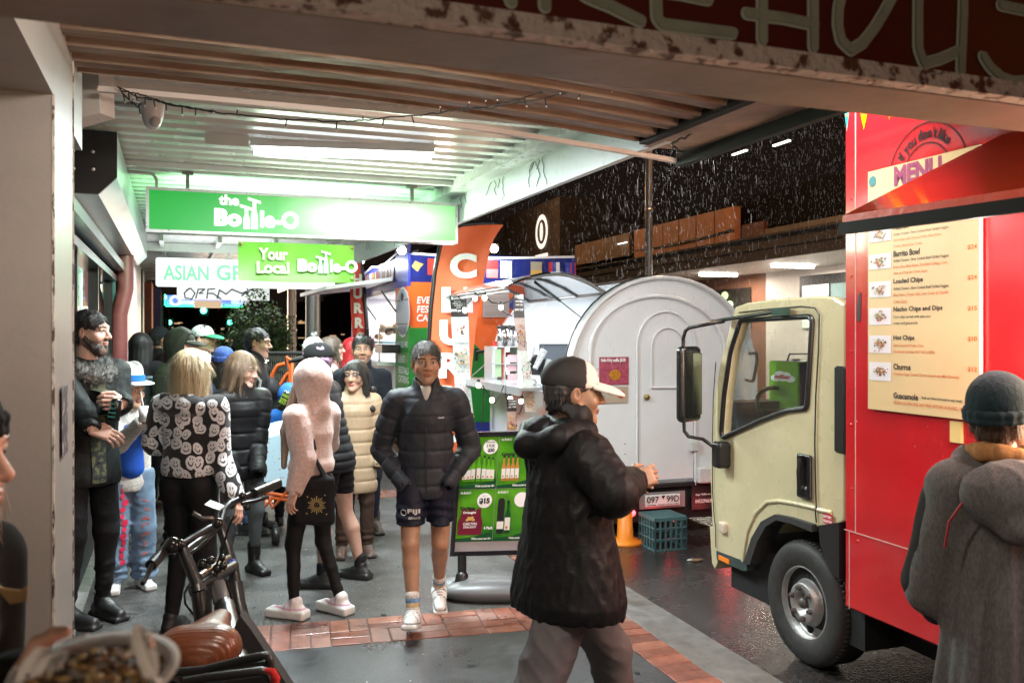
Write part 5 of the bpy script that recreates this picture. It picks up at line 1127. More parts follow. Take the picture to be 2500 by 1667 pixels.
# door handle
S = SDF(); c0 = K.atT(*zi((898, 1208))[0], TT - .025); S.box(tuple(c0), (.014, .058, .125), .012, .01); S.box(tuple(c0 + Vector((-.016, -.012, .02))), (.02, .026, .09), .02, .006, sub=True); V, F_q = S.mesh(.006); DH = meshobj('door_handle', V, F_q, mat('handle_black', (.012, .012, .014), .2), TRK, smooth=True)
q = MB(); q.tube([c0 + Vector((-.022, .008, .10)), c0 + Vector((-.032, .010, .03)), c0 + Vector((-.03, .008, -.06)), c0 + Vector((-.02, .006, -.09))], .012, 8); q.build('grip', BLK, DH)
q = MB(); S = SDF(); c = K.atT(*zb_((435, 575))[0], TT - .02); S.box(tuple(c), (.022, .035, .035), .012, .01); V, F_q = S.mesh(.006); meshobj('indicator_lamp', V, F_q, mat('clear_lamp', (.5, .42, .33), .15, spec=.8), TRK, smooth=True)
q = MB(); q.poly([(TT - .02, *tk(*p)) for p in zb_((405, 722), (600, 795), (600, 850), (575, 850), (408, 775))], (.2, 0, 0)); q.build('step', mat('step_teal', (.03, .05, .05), .4, bp=(90, .6)), TRK)
q = MB(); q.poly([(TT - .026, *tk(*p)) for p in zb_((424, 748), (490, 778), (490, 806), (424, 776))], (.01, 0, 0)); q.build('amber_reflector', mat('amber', (.75, .2, .01), .2), TRK)
q = MB(); q.poly([(TT - .01, *tk(*p)) for p in zb_((356, 570), (392, 562), (402, 600), (404, 800), (388, 838), (370, 800))], (1.9, 0, 0)); q.build('bumper', CRM, TRK)
pn = Panel((TT - .024, 0, 0), (0, -1, 0), (0, 0, 1))
def tkp(px, py, T=TT - .024): q = K.atT(px, py, T); return -q.y, q.z
a = tkp(*zb_((1070, 545))[0]); b_ = tkp(*zb_((1132, 498))[0]); q = MB(); pn.rect(q, a[0], a[1], b_[0] - a[0], b_[1] - a[1], 0); q.build('red_sticker', mat('sticker_red', (.45, .02, .03), .3), TRK)
q = MB(); h_ = (b_[1] - a[1]); pn.text(q, 'BATTERY', (a[0] + b_[0]) / 2, a[1] + h_ * .58, w=(b_[0] - a[0]) * .85, h=h_ * .26, n=.002, al='c', bold=.02); pn.text(q, 'ISOLATOR', (a[0] + b_[0]) / 2, a[1] + h_ * .16, w=(b_[0] - a[0]) * .85, h=h_ * .26, n=.002, al='c', bold=.02); q.build('sticker_lettering', mat('white_print', (.85, .85, .85), .4), TRK)
# cab inside
q = MB(); q.box((TT + .1, 5.0, 1.02), (TT + 1.85, 5.2, 1.30)); q.box((TT + .1, 4.0, .75), (TT + 1.85, 4.6, 1.0)); q.box((TT + .1, 3.93, .9), (TT + 1.85, 4.03, 1.75)); q.build('dashboard_and_seat', mat('cab_dark', (.02, .02, .022), .6), TRK)
q = MB(); c = K.atT(*zi((770, 790))[0], TT + .38); ax_ = Vector((0, -.75, .66)).normalized(); u_ = Vector((1, 0, 0)); v_ = ax_.cross(u_)
q.tube([c + u_ * .19 * math.cos(6.2832 * i / 28) + v_ * .19 * math.sin(6.2832 * i / 28) for i in range(29)], .015, 8, False); q.tube([c - u_ * .18, c, c + u_ * .18], .012); q.tube([c, c - ax_ * .15], .02); q.build('steering_wheel', BLK, TRK)
q = MB(); q.tube([(TT + .1, *tk(*p)) for p in zi((465, 425), (505, 425), (510, 470), (488, 590), (480, 605), (440, 595))], .011, 8); q.build('grab_handle', BLK, TRK)
light('cab_dome_glow', 'POINT', K.W((TT + .9, 4.6, 1.92)), 1.5, (1, .97, .9), .05)
# wheel
WC = Vector((TT + .02, 0, .225)); WC.y = K.atT(1956, 1470, TT).y
WH = MB(); WH.lathe([(.20, .0), (.215, -.012), (.27, -.022), (.32, -.018), (.338, 0), (.345, .03), (.345, .18), (.335, .2), (.2, .2)], WC + Vector((-.0, 0, 0)), (1, 0, 0), 48); WHo = WH.build('wheel', mat('tyre_rubber', (.028, .026, .025), .62, ns=(20, .6), bp=(70, .4)), TRK)
q = MB()
for i in range(72):
    a = 6.2832 * i / 72
    c = WC + Vector((.015, math.cos(a) * .342, math.sin(a) * .342)); q.ball(c + Vector((.02, 0, 0)), (.03, .009, .009), 6, 4)
q.build('tread_blocks', mat('tyre_rubber', (.03, .03, .03)), WHo)
STL = mat('wheel_steel', (.34, .33, .32), .38, metal=.55, ns=(9, .7), bp=(30, .15))
q = MB(); q.lathe([(.205, -.004), (.198, -.008), (.192, .05), (.17, .062), (.15, .05), (.118, .012), (.112, -.012), (.105, -.016), (.062, -.016), (.058, .03), (.0, .03)], WC, (1, 0, 0), 40); RM = q.build('rim', STL, WHo)
q = MB()
for i in range(6):
    a = 6.2832 * (i + .5) / 6; q.ball(WC + Vector((.040, math.cos(a) * .150, math.sin(a) * .150)), (.014, .026, .026), 12, 8)
q.build('rim_holes', mat('hole_black', (.004, .004, .004), .9), RM)
q = MB()
for i in range(6):
    a = 6.2832 * i / 6 + .3; c = WC + Vector((-.016, math.cos(a) * .085, math.sin(a) * .085)); q.lathe([(.016, .0), (.016, -.014), (.010, -.016), (.010, -.026), (.0, -.027)], c, (1, 0, 0), 6, False)
q.lathe([(.03, .02), (.03, -.01), (.024, -.022), (.0, -.024)], WC + Vector((-.0, 0, 0)), (1, 0, 0), 16); q.build('wheel_nuts', mat('dirty_nut', (.10, .09, .085), .5, metal=.4), RM)
# red box body
RDM = mat('red_gloss_paint', (.50, .012, .018), .22, coat=.7, ns=(2.5, .82), bp=(4, .06), rv=.06)
s0 = K.atT(2062, 900, TT - .03).y; zb0 = K.atT(2062, 1480, TT - .03).z; TB = TT - .03
q = MB(); q.box((TB, -2.6, zb0), (TT + 2.05, s0, 3.15), .01); q.build('box_body', RDM, TRK)
ed = mat('seam_edge', (.50, .30, .28), .35); q = MB()
sv = K.atT(2089, 900, TB).y; sl = K.atT(2074, 1350, TB).y; zs = K.atT(2062, 1291, TB).z
q.box((TB - .003, sv - .002, zs), (TB, sv + .002, 3.1)); q.box((TB - .003, -2.5, zs - .0035), (TB, s0, zs + .0015)); q.box((TB - .003, sl - .002, zb0), (TB, sl + .002, zs)); q.build('panel_seams', ed, TRK)
q = MB()
for z in (2.9, 2.45, 2.05, 1.66, 1.28, .95): q.ball((TB - .001, sv + .03, z), (.004, .008, .008), 8, 5)
for s in (s0 - .1, s0 - .45, s0 - .8): q.ball((TB - .001, s, zs - .04), (.004, .008, .008), 8, 5)
q.build('rivets', RDM, TRK)
q = MB(); q.poly([(TB - .002, *tk(x, y, TB)) for x, y in ((2097, 716), (2103, 714), (2102, 783), (2094, 784), (2093, 760))], (-.001, 0, 0)); q.build('black_scuff', BLK, TRK)
q = MB(); q.box((TB + .0, s0 + .004, 1.12), (TB + .05, s0 + .09, 1.58), .01); q.build('rear_vent', BLK, TRK)
# bunting decals + circular lettering
pb = Panel((TB - .002, 0, 0), (0, -1, 0), (0, 0, 1))
def tb_(px, py): q = K.atT(px, py, TB); return -q.y, q.z
for (x0, x1, y0, yt, col, nm) in ((2059, 2078, 262, 322, (.02, .22, .2), 'teal'), (2094, 2126, 265, 318, (.8, .28, .0), 'orange'), (2166, 2178, 265, 294, (.8, .28, .0), 'orange'), (2018, 2030, 262, 318, (.8, .28, 0), 'orange')):
    if x0 < 2050: continue
    a, b_, c = tb_(x0, y0 - 40), tb_(x1, y0 - 40), tb_((x0 + x1) / 2, yt); q = MB(); pb.shape(q, [c, (b_[0] + .01, b_[1]), (a[0] - .01, a[1])], .001); q.build('painted_pennant', mat('pennant_' + nm, col, .3), TRK)
    q = MB(); w_ = (b_[0] - a[0]) / 5
    for dz in (.0, .05): 
        mid = (a[1] + c[1]) / 2 - dz + .02; sc2 = .75 - dz * 4
        pb.line(q, [((a[0] + b_[0]) / 2 + (i - 2) * w_ * sc2, mid + (w_ * .8 if i % 2 else 0)) for i in range(5)], .006, .002, False)
    q.build('pennant_zigzag', mat('zigzag', (.45, .10, .02), .4), TRK)
cc = tb_(2262, 425); R1 = abs(tb_(2262, 298)[1] - cc[1]) * .97; q = MB(); pb.ring(q, cc[0], cc[1], R1, .006, .002, 60, -.2, 3.5); pb.ring(q, cc[0], cc[1], R1 * .60, .006, .002, 50, 0, 3.3)
ph = "If you don't like"; NCH = len(ph); ang0, ang1 = 2.62, .72
wd = [(.35 if ch in "Iil't " else (.8 if ch != 'f' else .5)) for ch in ph]; tot = sum(wd); acc = 0
for ch, w_ in zip(ph, wd):
    am = ang0 + (ang1 - ang0) * (acc + w_ / 2) / tot; acc += w_
    if ch == ' ': continue
    hh = {'I': .046, 'f': .05, 'd': .05, 't': .045, 'l': .05, 'i': .047, 'k': .05, "'": .015, 'y': .047}.get(ch, .034); rr = R1 * .70 + (.034 if ch == "'" else (-.013 if ch == 'y' else 0))
    pb.text(q, ch, cc[0] + rr * math.cos(am), cc[1] + rr * math.sin(am), h=hh, n=.002, al='c', rot=am - 1.5708, bold=.03, slim=.85)
q.build('circle_lettering', mat('ink_black', (.012, .012, .014), .4), TRK)
# menu board (a separate board fixed on the truck)
TM = TB - .02; MN = root('menu_board', 'tall cream menu board fixed on the red truck side, reading MENU with dishes and prices', 'menu board', K, (TM, 3.4, 1.35))
def mm(px, py): q = K.atT(px, py, TM - .004); return -q.y, q.z
BL, BRt = mm(2119, 1002), mm(2391, 1023); TLp, TR = mm(2119, 425), mm(2391, 348); mz0 = (BL[1] + BRt[1]) / 2; mz1 = (TLp[1] + TR[1]) / 2; mx0 = BL[0]; mx1 = TR[0]
pm = Panel((TM - .004, 0, 0), (0, -1, 0), (0, 0, 1)); q = MB(); q.box((TM - .004, -mx1, mz0), (TM + .012, -mx0, mz1)); q.build('board', mat('cream_board', (.60, .47, .25), .4, ns=(3, .93)), MN)
q = MB(); q.box((TM - .006, -mx1 - .004, mz0), (TM + .012, -mx1, mz1)); q.build('white_edge', WHT, MN)
bk, og, gy, pu = MB(), MB(), MB(), MB()
def mt_(mb, st, px, py, px2, hpx, bold=.0, n=.002, al='l'):
    a = mm(px, py); b_ = mm(px2, py - hpx); pm.text(mb, st, a[0], a[1], w=b_[0] - a[0], h=mm(px, py - hpx)[1] - a[1], bold=bold, n=n)
mt_(pu, 'MENU', 2183, 456, 2300, 48, .05)
def row(y, title, tx2, lines, price, iy=None):
    mt_(bk, title, 2182, y, tx2, 14, .015)
    for i, (s_, col, x2) in enumerate(lines): mt_(bk if col else og, s_, 2182, y + 15 + i * 15 - (.02 * (x2 - 2182) if False else 0), x2, 8)
    if price: mt_(og, price, 2366, y + (-16 if y < 700 else -6), 2384, 10, .01)
mt_(bk, 'Nachos', 2182, 562, 2218, 12, .02)
for y, title, tx2, lines, price, py_ in ((628, 'Burrito Bowl', 2246, [('Grilled Chicken / Slow Cooked Beef/ Grilled Veggies', 1, 2317), ('Brown Rice, Black Beans, Shredded Cabbage, Corn,', 0, 2315), ('Salsa and Chipotle Crema Sauce', 0, 2265)], '$24', 611),
        (696, 'Loaded Chips', 2254, [('Grilled Chicken / Slow Cooked Beef/ Grilled Veggies', 1, 2317), ('Black Beans, Cheese, Salsa, Sour Cream & Chipotle', 0, 2316), ('Crema Sauce', 0, 2215)], '$24', 685),
        (764, 'Nacho Chips and Dips', 2302, [('Corn chips served with salsa sour', 1, 2274), ('cream and guacamole', 1, 2241)], '$15', 760),
        (833, 'Hot Chips', 2233, [('Spice Seasoned Potato Chips', 0, 2256), ('(Guacamole and Salsa NOT INCLUDED)', 0, 2283)], '$10', 834),
        (902, 'Churros', 2224, [('Cinnamon Sugar Coated Churros Served with Milk Chocolate', 0, 2343)], '$12', 908),
        (972, 'Guacamole', 2242, [('VEGAN, GLUTEN FREE, NUT FREE OPTIONS AVAILABLE, PLEASE ASK', 0, 2380)], '', 0)):
    mt_(bk, title, 2182, y, tx2, 15, .03)
    for i, (s_, col, x2) in enumerate(lines): mt_(bk if col else og, s_, 2182, y + 15 + i * 15, x2, 9, .012)
    if price: mt_(og, price, 2363, py_, 2386, 13, .025)
for i, (s_, c_) in enumerate((('Grilled Chicken / Slow Cooked Beef/ Grilled Veggies', 1), ('Corn Chips with Choice of Meat, Black Beans,', 0), ('Cheese, Salsa & Sour Cream', 0))): mt_(bk if c_ else og, s_, 2182, 578 + i * 14, (2317, 2300, 2252)[i], 8)
mt_(bk, "'Add on' (Not Included in any meal)", 2250, 975, 2350, 8, .02)
bk.build('dark_lettering', mat('menu_ink', (.03, .022, .018), .5), MN); og.build('orange_lettering', mat('menu_orange', (.55, .13, .02), .5), MN); pu.build('title_lettering', mat('menu_plum', (.26, .05, .12), .5), MN)
q = MB(); a = mm(2131, 443); pm.ell(q, a[0], a[1], .026, None, .002, 24); q.build('round_badge', mat('badge_teal', (.05, .18, .2), .4), MN)
FOODP = mat('food_print', (.4, .2, .1), .4, attr='Col')
for k_, y in enumerate((562, 628, 696, 762, 830, 896)):
    a, b_ = mm(2123, y + 31), mm(2176, y - 11); q = MB(); pm.rect(q, a[0], a[1], b_[0] - a[0], b_[1] - a[1], .002); ph_ = q.build('food_photo', mat('photo_grey', (.62, .62, .66), .4), MN)
    q = MB(); C = []
    for i in range(70):
        x = (a[0] + b_[0]) / 2 + R.gauss(0, .018); z = (a[1] + b_[1]) / 2 + R.gauss(0, .011); pm.ell(q, min(max(x, a[0] + .01), b_[0] - .01), min(max(z, a[1] + .01), b_[1] - .01), R.uniform(.003, .008), R.uniform(.002, .006), .003 + i * .00004, 7)
        C += [R.choice([(.3, .13, .05), (.5, .32, .14), (.15, .08, .04), (.6, .55, .45), (.12, .2, .06), (.45, .06, .04)])] * 7
    meshobj('food_picture', q.v, q.f, FOODP, ph_, attr=np.array(C))
q = MB(); a, b_ = tb_(2324, 1078), tb_(2352, 1030); q.box((TB - .012, -b_[0], a[1]), (TB, -a[0], b_[1])); MQ = solo(q, 'small_notice', mat('yellow_card', (.62, .5, .2), .4), 'small yellow card half hidden behind the grey coat person on the red truck', 'notice', K, (TB, -a[0], a[1]))
# hinged awning flap of the truck
q = MB()
for i in range(40): 
    s_, z_ = R.uniform(-.5, s0 - .05), R.uniform(zb0 + .05, 2.4); q.poly([(TB - .0015, s_ + R.uniform(.001, .006) * math.cos(a), z_ + R.uniform(.001, .005) * math.sin(a)) for a in (0, 1.2, 2.5, 3.8, 5.1)])
q.build('paint_chips', mat('chip_pink', (.6, .25, .22), .5), TRK)
AW = root('red_awning_flap', 'open red metal serving flap with dark lip jutting over the footpath from the red truck', 'awning', K, (2.7, 1.5, 2.3))
O1 = K.atS(2060, 545, 2.82); SF = 2.82; zo, to = O1.z, O1.x; H1 = K.atS(2480, 330, SF); hz, ht = H1.z, H1.x
ln = K.atT(2500, 520, to); zn = (zo - .045) + (ln.z - zo + .045) / (SF - ln.y) * (SF + 1.5); zq = zn + .045; q = MB(); q.hexa([(to, -1.5, zq), (ht, -1.5, hz), (ht, SF, hz), (to, SF, zo)], [(to, -1.5, zq + .03), (ht, -1.5, hz + .03), (ht, SF, hz + .03), (to, SF, zo + .03)]); q.build('flap_panel', mat('red_flap', (.66, .06, .015), .35, coat=.25, bp=(25, .15), ns=(3, .8)), AW)
q = MB(); q.hexa([(to - .025, -1.5, zn), (to, -1.5, zn), (to, SF, zo - .045), (to - .025, SF, zo - .045)], [(to - .025, -1.5, zn + .045), (to, -1.5, zn + .045), (to, SF, zo), (to - .025, SF, zo)]); q.build('dark_lip', mat('lip_metal', (.009, .008, .007), .6, spec=.15), AW)
q = MB(); q.hexa([(to, SF + .0005, zo - .0), (ht, SF + .0005, hz), (ht, SF + .008, hz), (to, SF + .008, zo)], [(to, SF + .0005, zo + .03), (ht, SF + .0005, hz + .03), (ht, SF + .008, hz + .03), (to, SF + .008, zo + .03)]); q.build('orange_edge', mat('flap_edge', (.65, .18, .02), .2), AW)
k1 = lambda a: (to + (ht - to) * a, zo + (hz - zo) * a)
for a in (.52,):
    x, z = k1(a); q = MB(); q.box((x - .05, 2.0, z - .10), (x + .05, 2.64, z - .07)); q.build('flap_glare', emat('glare_white', (1, .97, .95), 24), AW)  # glowing strip added where lamp glare shows on the flap underside
light('flap_fill', 'POINT', K.W((2.56, 2.42, 2.13)), 17, (1, .93, .88), .04)  # unseen point light added to brighten the flap underside
light('serving_light', 'AREA', K.W((to + .45, 1.5, zo + .17)), 34, (1, .95, .92), 1.3, .1, rot=(0, 0, K.phi + math.pi / 2))
# green tin
TN = root('green_oil_tin', 'tall lime green oil tin standing inside the truck cab behind the side window', 'tin', K, (TT + .6, 4.4, .9))
TP = TT + .42; a = K.atT(*zi((672, 455))[0], TP); b_ = K.atT(*zi((858, 500))[0], TP); d_ = K.atT(*zi((640, 800))[0], TP)
y0, y1 = min(a.y, b_.y), max(a.y, b_.y); z1, z0 = (a.z + b_.z) / 2, a.z - .36
q = MB(); q.box((TP, y0, z0), (TP + .24, y1, z1), .006); q.build('tin_body', mat('lime_tin', (.16, .42, .01), .25, coat=.5), TN); q = MB(); q.box((TP + .01, y0 - .003, z0 + .01), (TP + .23, y0 - .001, z1 - .005)); q.build('dark_side', mat('tin_side', (.02, .02, .02), .3), TN)
q = MB(); q.box((TP + .01, y0 + .01, z1 + .001), (TP + .23, y1 - .01, z1 + .004)); q.lathe([(.03, 0), (.03, .012), (.0, .014)], (TP + .1, (y0 + y1) / 2, z1 + .004)); q.tube([(TP + .03, (y0 + y1) / 2, z1), (TP + .05, (y0 + y1) / 2, z1 + .05), (TP + .2, (y0 + y1) / 2, z1 + .05), (TP + .21, (y0 + y1) / 2, z1)], .006); q.build('tin_top', mat('tin_metal', (.3, .3, .28), .3, metal=.8), TN)
pt = Panel((TP - .002, 0, 0), (0, -1, 0), (0, 0, 1)); wq = y1 - y0; xc = -(y0 + y1) / 2; q = MB()
for dx, dz, r in ((0, .0, .03), (-.04, -.012, .022), (.04, -.012, .022), (-.015, .012, .025), (.018, .01, .022)): pt.ell(q, xc + dx * wq / .16, z1 - .1 + dz, r * wq / .13, r, .001 + abs(dx) * .01)
q.build('label_cloud', mat('white_print', (.85, .85, .85), .4), TN); q = MB(); pt.text(q, 'miller', xc, z1 - .115, w=wq * .55, h=.03, n=.004, al='c', bold=.04); q.build('label_lettering', mat('label_red', (.5, .02, .04), .4), TN)
q = MB()
for i in range(9): pt.rect(q, xc - wq * .33, z1 - .16 - i * .008, wq * (.6 if i % 3 else .4), .0022, .001)
q.build('small_print', mat('print_green', (.04, .12, .01), .4), TN)
# ================================================================ white food trailer
TL = root('food_trailer', 'rounded glossy white food trailer with arched rear door and open side hatch', 'trailer', K, (4, 8.3, -.12))
WG = mat('glossy_white_shell', (.72, .73, .74), .12, coat=.6, ns=(2, .93)); S0, S1 = 7.3, 9.6; tl0, tc, tr0 = 2.98, 3.96, 4.94; zc_ = 1.32; zt = 2.29
def arch(k=1., n=24, zlow=.36, hz_=None): 
    rt = (tr0 - tl0) / 2 * k; rz = (zt - zc_) * k + (1 - k) * .0
    P = [(tc - rt, zlow)] + [(tc - rt * math.cos(math.pi * i / n), zc_ + rz * math.sin(math.pi * i / n) ** .92) for i in range(n + 1)] + [(tc + rt, zlow)]
    return P
AO = arch(); q = MB(); AI = arch(.955, zlow=.40)
q.poly([(x, S0 + .0, z) for x, z in AI], (0, .03, 0)); q.build('rear_panel', WG, TL)
q = MB(); prof = [(.955, .012), (.965, -.03), (.985, -.05), (1., -.035), (1.005, .0), (1.005, .06)]; rings = [[(x, S0 + o, z) for x, z in arch(k, zlow=.36)] for k, o in prof]; n_ = len(rings[0])
q.add([p for r__ in rings for p in r__], [(i * n_ + j, i * n_ + j + 1, (i + 1) * n_ + j + 1, (i + 1) * n_ + j) for i in range(len(rings) - 1) for j in range(n_ - 1)], True); q.build('rear_rim', WG, TL)
q = MB(); hinge = 10; arcR = AO[hinge:]; 
q.add([(x, s, z) for s in (S0 + .04, S1) for x, z in arcR], [(i, i + 1, len(arcR) + i + 1, len(arcR) + i) for i in range(len(arcR) - 1)], True); q.box((tl0, S0 + .04, .36), (tl0 + .03, S1, 1.2)); q.build('shell', WG, TL)
for s, kk in ((S1 - .05, 1.005), (S0 + .04, 1.0)):
    q = MB(); o_ = arch(kk); i_ = arch(.93)
    for j in range(len(o_) - 1): q.poly([(o_[j][0], s, o_[j][1]), (o_[j + 1][0], s, o_[j + 1][1]), (i_[j + 1][0], s, i_[j + 1][1]), (i_[j][0], s, i_[j][1])], (0, .06, 0))
    q.build('arch_frame', WG, TL)
q = MB(); q.poly([(x, S1 - .02, z) for x, z in arch(.98)], (0, .02, 0)); q.box((tr0 - .04, S0 + .05, .36), (tr0 - .02, S1, 1.9)); q.box((tl0 + .03, S0 + .05, .36), (tr0 - .04, S1 - .03, .40)); q.build('inner_walls', mat('inner_white', (.8, .82, .84), .4), TL)
GLB = mat('black_seal', (.01, .01, .01), .3); q = MB(); sl_ = [(x, S0 + .06, z) for x, z in arch(1.0)][2:14]; q.tube(sl_, .016, 6); q.build('opening_seal', GLB, TL)
# door mouldings on the rear face
def rp_(px, py, S=S0 - .01): q = K.atS(px, py, S); return Vector((q.x, S, q.z))
def archpx(xl, xr, ytop, yspring, ybot, n=14, both=True):
    P = [(xl, ybot)] if ybot else []; P += [(xl + (xr - xl) * (.5 - .5 * math.cos(math.pi * i / n)), yspring - (yspring - ytop) * math.sin(math.pi * i / n)) for i in range(n + 1)]
    if ybot and both: P += [(xr, ybot)]
    return [rp_(*p) for p in P]
q = MB(); q.tube(archpx(1555, 1697, 760, 845, 1183), .012, 8, False); q.tube(archpx(1590, 1672, 800, 850, 945) , .010, 8, False); q.tube([rp_(1590, 946), rp_(1672, 946)], .010); q.build('door_mouldings', WG, TL)
q = MB(); q.tube(archpx(1440, 1770, 722, 860, 1010, 20), .022, 8, False); q.build('outer_moulding', WG, TL)
q = MB(); q.tube([rp_(1557, 850, S0 - .004), rp_(1558, 1185, S0 - .004)], .004); q.tube([rp_(1695, 850, S0 - .004), rp_(1694, 1185, S0 - .004)], .005); q.tube([rp_(1530, 901, S0 - .002), rp_(1390, 901, S0 - .002)], .0015); q.build('door_gap', mat('gap_grey', (.12, .12, .13), .5), TL)
q = MB(); c = rp_(1580, 970, S0 - .02); q.lathe([(.0, -.012), (.022, -.012), (.028, -.002), (.028, .012)], c, (0, 1, 0), 20); q.build('door_lock', mat('brass_lock', (.35, .24, .08), .3, metal=.8), TL)
q = MB(); a, b_ = rp_(1684, 1077), rp_(1702, 1100); q.box((a.x, S0 - .04, b_.z), (b_.x, S0, a.z), .006); q.build('latch', WHT, TL)
q = MB(); a, b_ = rp_(1698, 1140), rp_(1745, 1175); q.box((a.x, S0 - .08, b_.z), (b_.x + .1, S0 - .0, a.z), .012); q.build('corner_step', WHT, TL)
q = MB()
for y in (1083, 1108): q.ball(rp_(1526, y, S0 - .002), .006, 8, 5)
q.build('screw_holes', BLK, TL)
q = MB(); a, b_ = rp_(1582, 1180), rp_(1597, 1159); q.box((a.x, S0 - .006, a.z), (b_.x, S0 - .003, b_.z)); q.build('black_sticker', BLK, TL)
q = MB(); q.box((tl0 + .05, S0 + .02, .02), (tr0 - .05, S1 - .1, .35)); q.box((tl0, S0 - .02, .33), (tr0, S0 + .08, .36)); q.build('chassis', mat('chassis_black', (.006, .006, .006), .8), TL)
q = MB()
for s in (8.2, 8.75): q.lathe([(.0, -.02), (.16, -.02), (.28, -.01), (.30, .02), (.30, .14), (.28, .17)], (tl0 + .08, s, .17), (1, 0, 0), 24)
q.build('wheels', BLK, TL)
for px in (1540, 1850):
    q = MB(); c = K.atS(px, 1262, S0 - .05); q.ball((c.x, S0 - .05, .12), (.05, .02, .035)); q.build('tail_lamp', emat('red_lamp', (1, .02, .03), 9), TL)
light('tail_lamp_glow', 'POINT', K.W((3.9, 7.05, .10)), .9, (1, .05, .06), .04); light('tail_lamp_glow', 'POINT', K.W((4.45, 7.0, .10)), 1.4, (1, .12, .12), .04)
# number plate and black board
pp = Panel((0, S0 - .06, 0), (1, 0, 0), (0, 0, 1)); a, b_ = K.atS(1576, 1238, S0 - .06), K.atS(1661, 1204, S0 - .06); q = MB(); q.box((a.x - .05, S0 - .04, a.z - .02), (b_.x + .06, S0 - .03, b_.z + .02)); q.build('plate_backing', mat('galv_sheet', (.35, .35, .36), .4, metal=.5), TL)
q = MB(); q.box((a.x, S0 - .055, a.z), (b_.x, S0 - .045, b_.z), .003); NPt = q.build('number_plate', mat('plate_white', (.72, .72, .70), .35), TL); q = MB(); hh = b_.z - a.z; ww = b_.x - a.x
pp.text(q, '097', a.x + ww * .04, a.z + hh * .33, w=ww * .34, h=hh * .55, n=-.002 + .004, bold=.01); pp.text(q, '99D', a.x + ww * .60, a.z + hh * .33, w=ww * .36, h=hh * .55, n=.002, bold=.01); pp.text(q, 'VICTORIA - THE EDUCATION STATE', a.x + ww * .05, a.z + hh * .08, w=ww * .9, h=hh * .13, n=.002, bold=.02)
pp.shape(q, [(a.x + ww * .45, a.z + hh * .9), (a.x + ww * .56, a.z + hh * .9), (a.x + ww * .505, a.z + hh * .6)], .002); q.build('plate_lettering', mat('ink_black', (.01, .01, .01)), NPt)
a, b_ = K.atS(1690, 1245, S0 - .03), K.atS(1760, 1182, S0 - .03); q = MB(); q.box((a.x, S0 - .02, a.z), (b_.x, S0, b_.z)); q.build('black_board', mat('board_black', (.012, .012, .012), .4), TL); q = MB()
u1, u2 = K.atS(1698, 1228, S0 - .03), K.atS(1740, 1218, S0 - .03); p2 = Panel((0, S0 - .024, 0), (1, 0, 0), (0, 0, 1)); p2.text(q, '0432296638', u1.x, u1.z, w=u2.x - u1.x, h=.035, bold=.01); u1 = K.atS(1699, 1211, S0 - .03); p2.text(q, 'Magic Waffles world', u1.x, u1.z, w=u2.x - u1.x, h=.024, bold=.01); q.build('board_lettering', mat('white_print', (.85, .85, .85)), TL)
# posters on the rear face
PO = root('waffle_poster', 'pink laminated waffle poster taped on the rear of the white trailer', 'poster', K, (3.2, S0, 1.3))
def rect_px(x0, x1, y0, y1, S, m, nm, par, fr=K, n=0.): a = fr.atS(x0, y1, S); b_ = fr.atS(x1, y0, S); q = MB(); q.box((a.x, S - n - .001, a.z), (b_.x, S - n + .001, b_.z)); return q.build(nm, m, par), a, b_
rect_px(1463, 1535, 871, 940, S0 - .008, mat('poster_pink', (.45, .09, .14), .25, ns=(30, .6)), 'pink_sheet', PO); rect_px(1466, 1533, 943, 985, S0 - .008, mat('poster_tan', (.42, .33, .25), .25), 'tan_sheet', PO)
p3 = Panel((0, S0 - .012, 0), (1, 0, 0), (0, 0, 1)); q = MB(); a = K.atS(1467, 886, S0 - .012); b_ = K.atS(1527, 874, S0 - .012); p3.text(q, 'Hello Kitty waffle $8.00', a.x, a.z, w=b_.x - a.x, h=b_.z - a.z, bold=.03); q.build('poster_lettering', mat('white_print', (.8, .8, .8)), PO)
q = MB(); c = K.atS(1501, 915, S0 - .01); p3.ell(q, c.x, c.z, .058, .05, .001); q.build('waffle_picture', mat('waffle_gold', (.6, .25, .03), .35, ns=(60, .5)), PO)
for px, cc_, nm in ((1482, (.5, .46, .4), 'ice_cream_picture'), (1516, (.5, .08, .04), 'fruit_picture')): q = MB(); c = K.atS(px, 962, S0 - .01); p3.ell(q, c.x, c.z, .036, .036, .001); q.build(nm, mat(nm, cc_, .4, ns=(60, .5)), PO)
# hatch
HT = MB(); hn = [(1236, 703), (1250, 696), (1269, 688), (1297, 677), (1330, 670), (1361, 668), (1390, 672), (1412, 680), (1440, 692), (1463, 706), (1482, 717)]; SN = 7.42; hc = [(lambda q: (q.x, q.z))(K.atS(x, y, SN)) for x, y in hn]
k_ = len(hc); lw = MB(); lw.add([(x, s, z) for s in (SN, S1 - .05) for x, z in hc[:6]], [(i, i + 1, 6 + i + 1, 6 + i) for i in range(5)], True); lw.add([(x, s, z + .02) for s in (SN, S1 - .05) for x, z in hc], [(i, i + 1, k_ + i + 1, k_ + i) for i in range(k_ - 1)], True); lw.build('hatch_shell', WG, TL)
lw = MB(); lw.add([(x, s, z - .001) for s in (SN + .04, S1 - .1) for x, z in hc[5:]], [(i, i + 1, k_ - 5 + i + 1, k_ - 5 + i) for i in range(k_ - 6)], True); lw.build('hatch_tinted_lining', mat('tinted_lining', (.05, .065, .08), .15, coat=.5), TL)
lw = MB()
for s in (SN, 8.1, 8.8, S1 - .08): lw.tube([(x, s, z - .008) for x, z in hc[3:]], .014, 6)
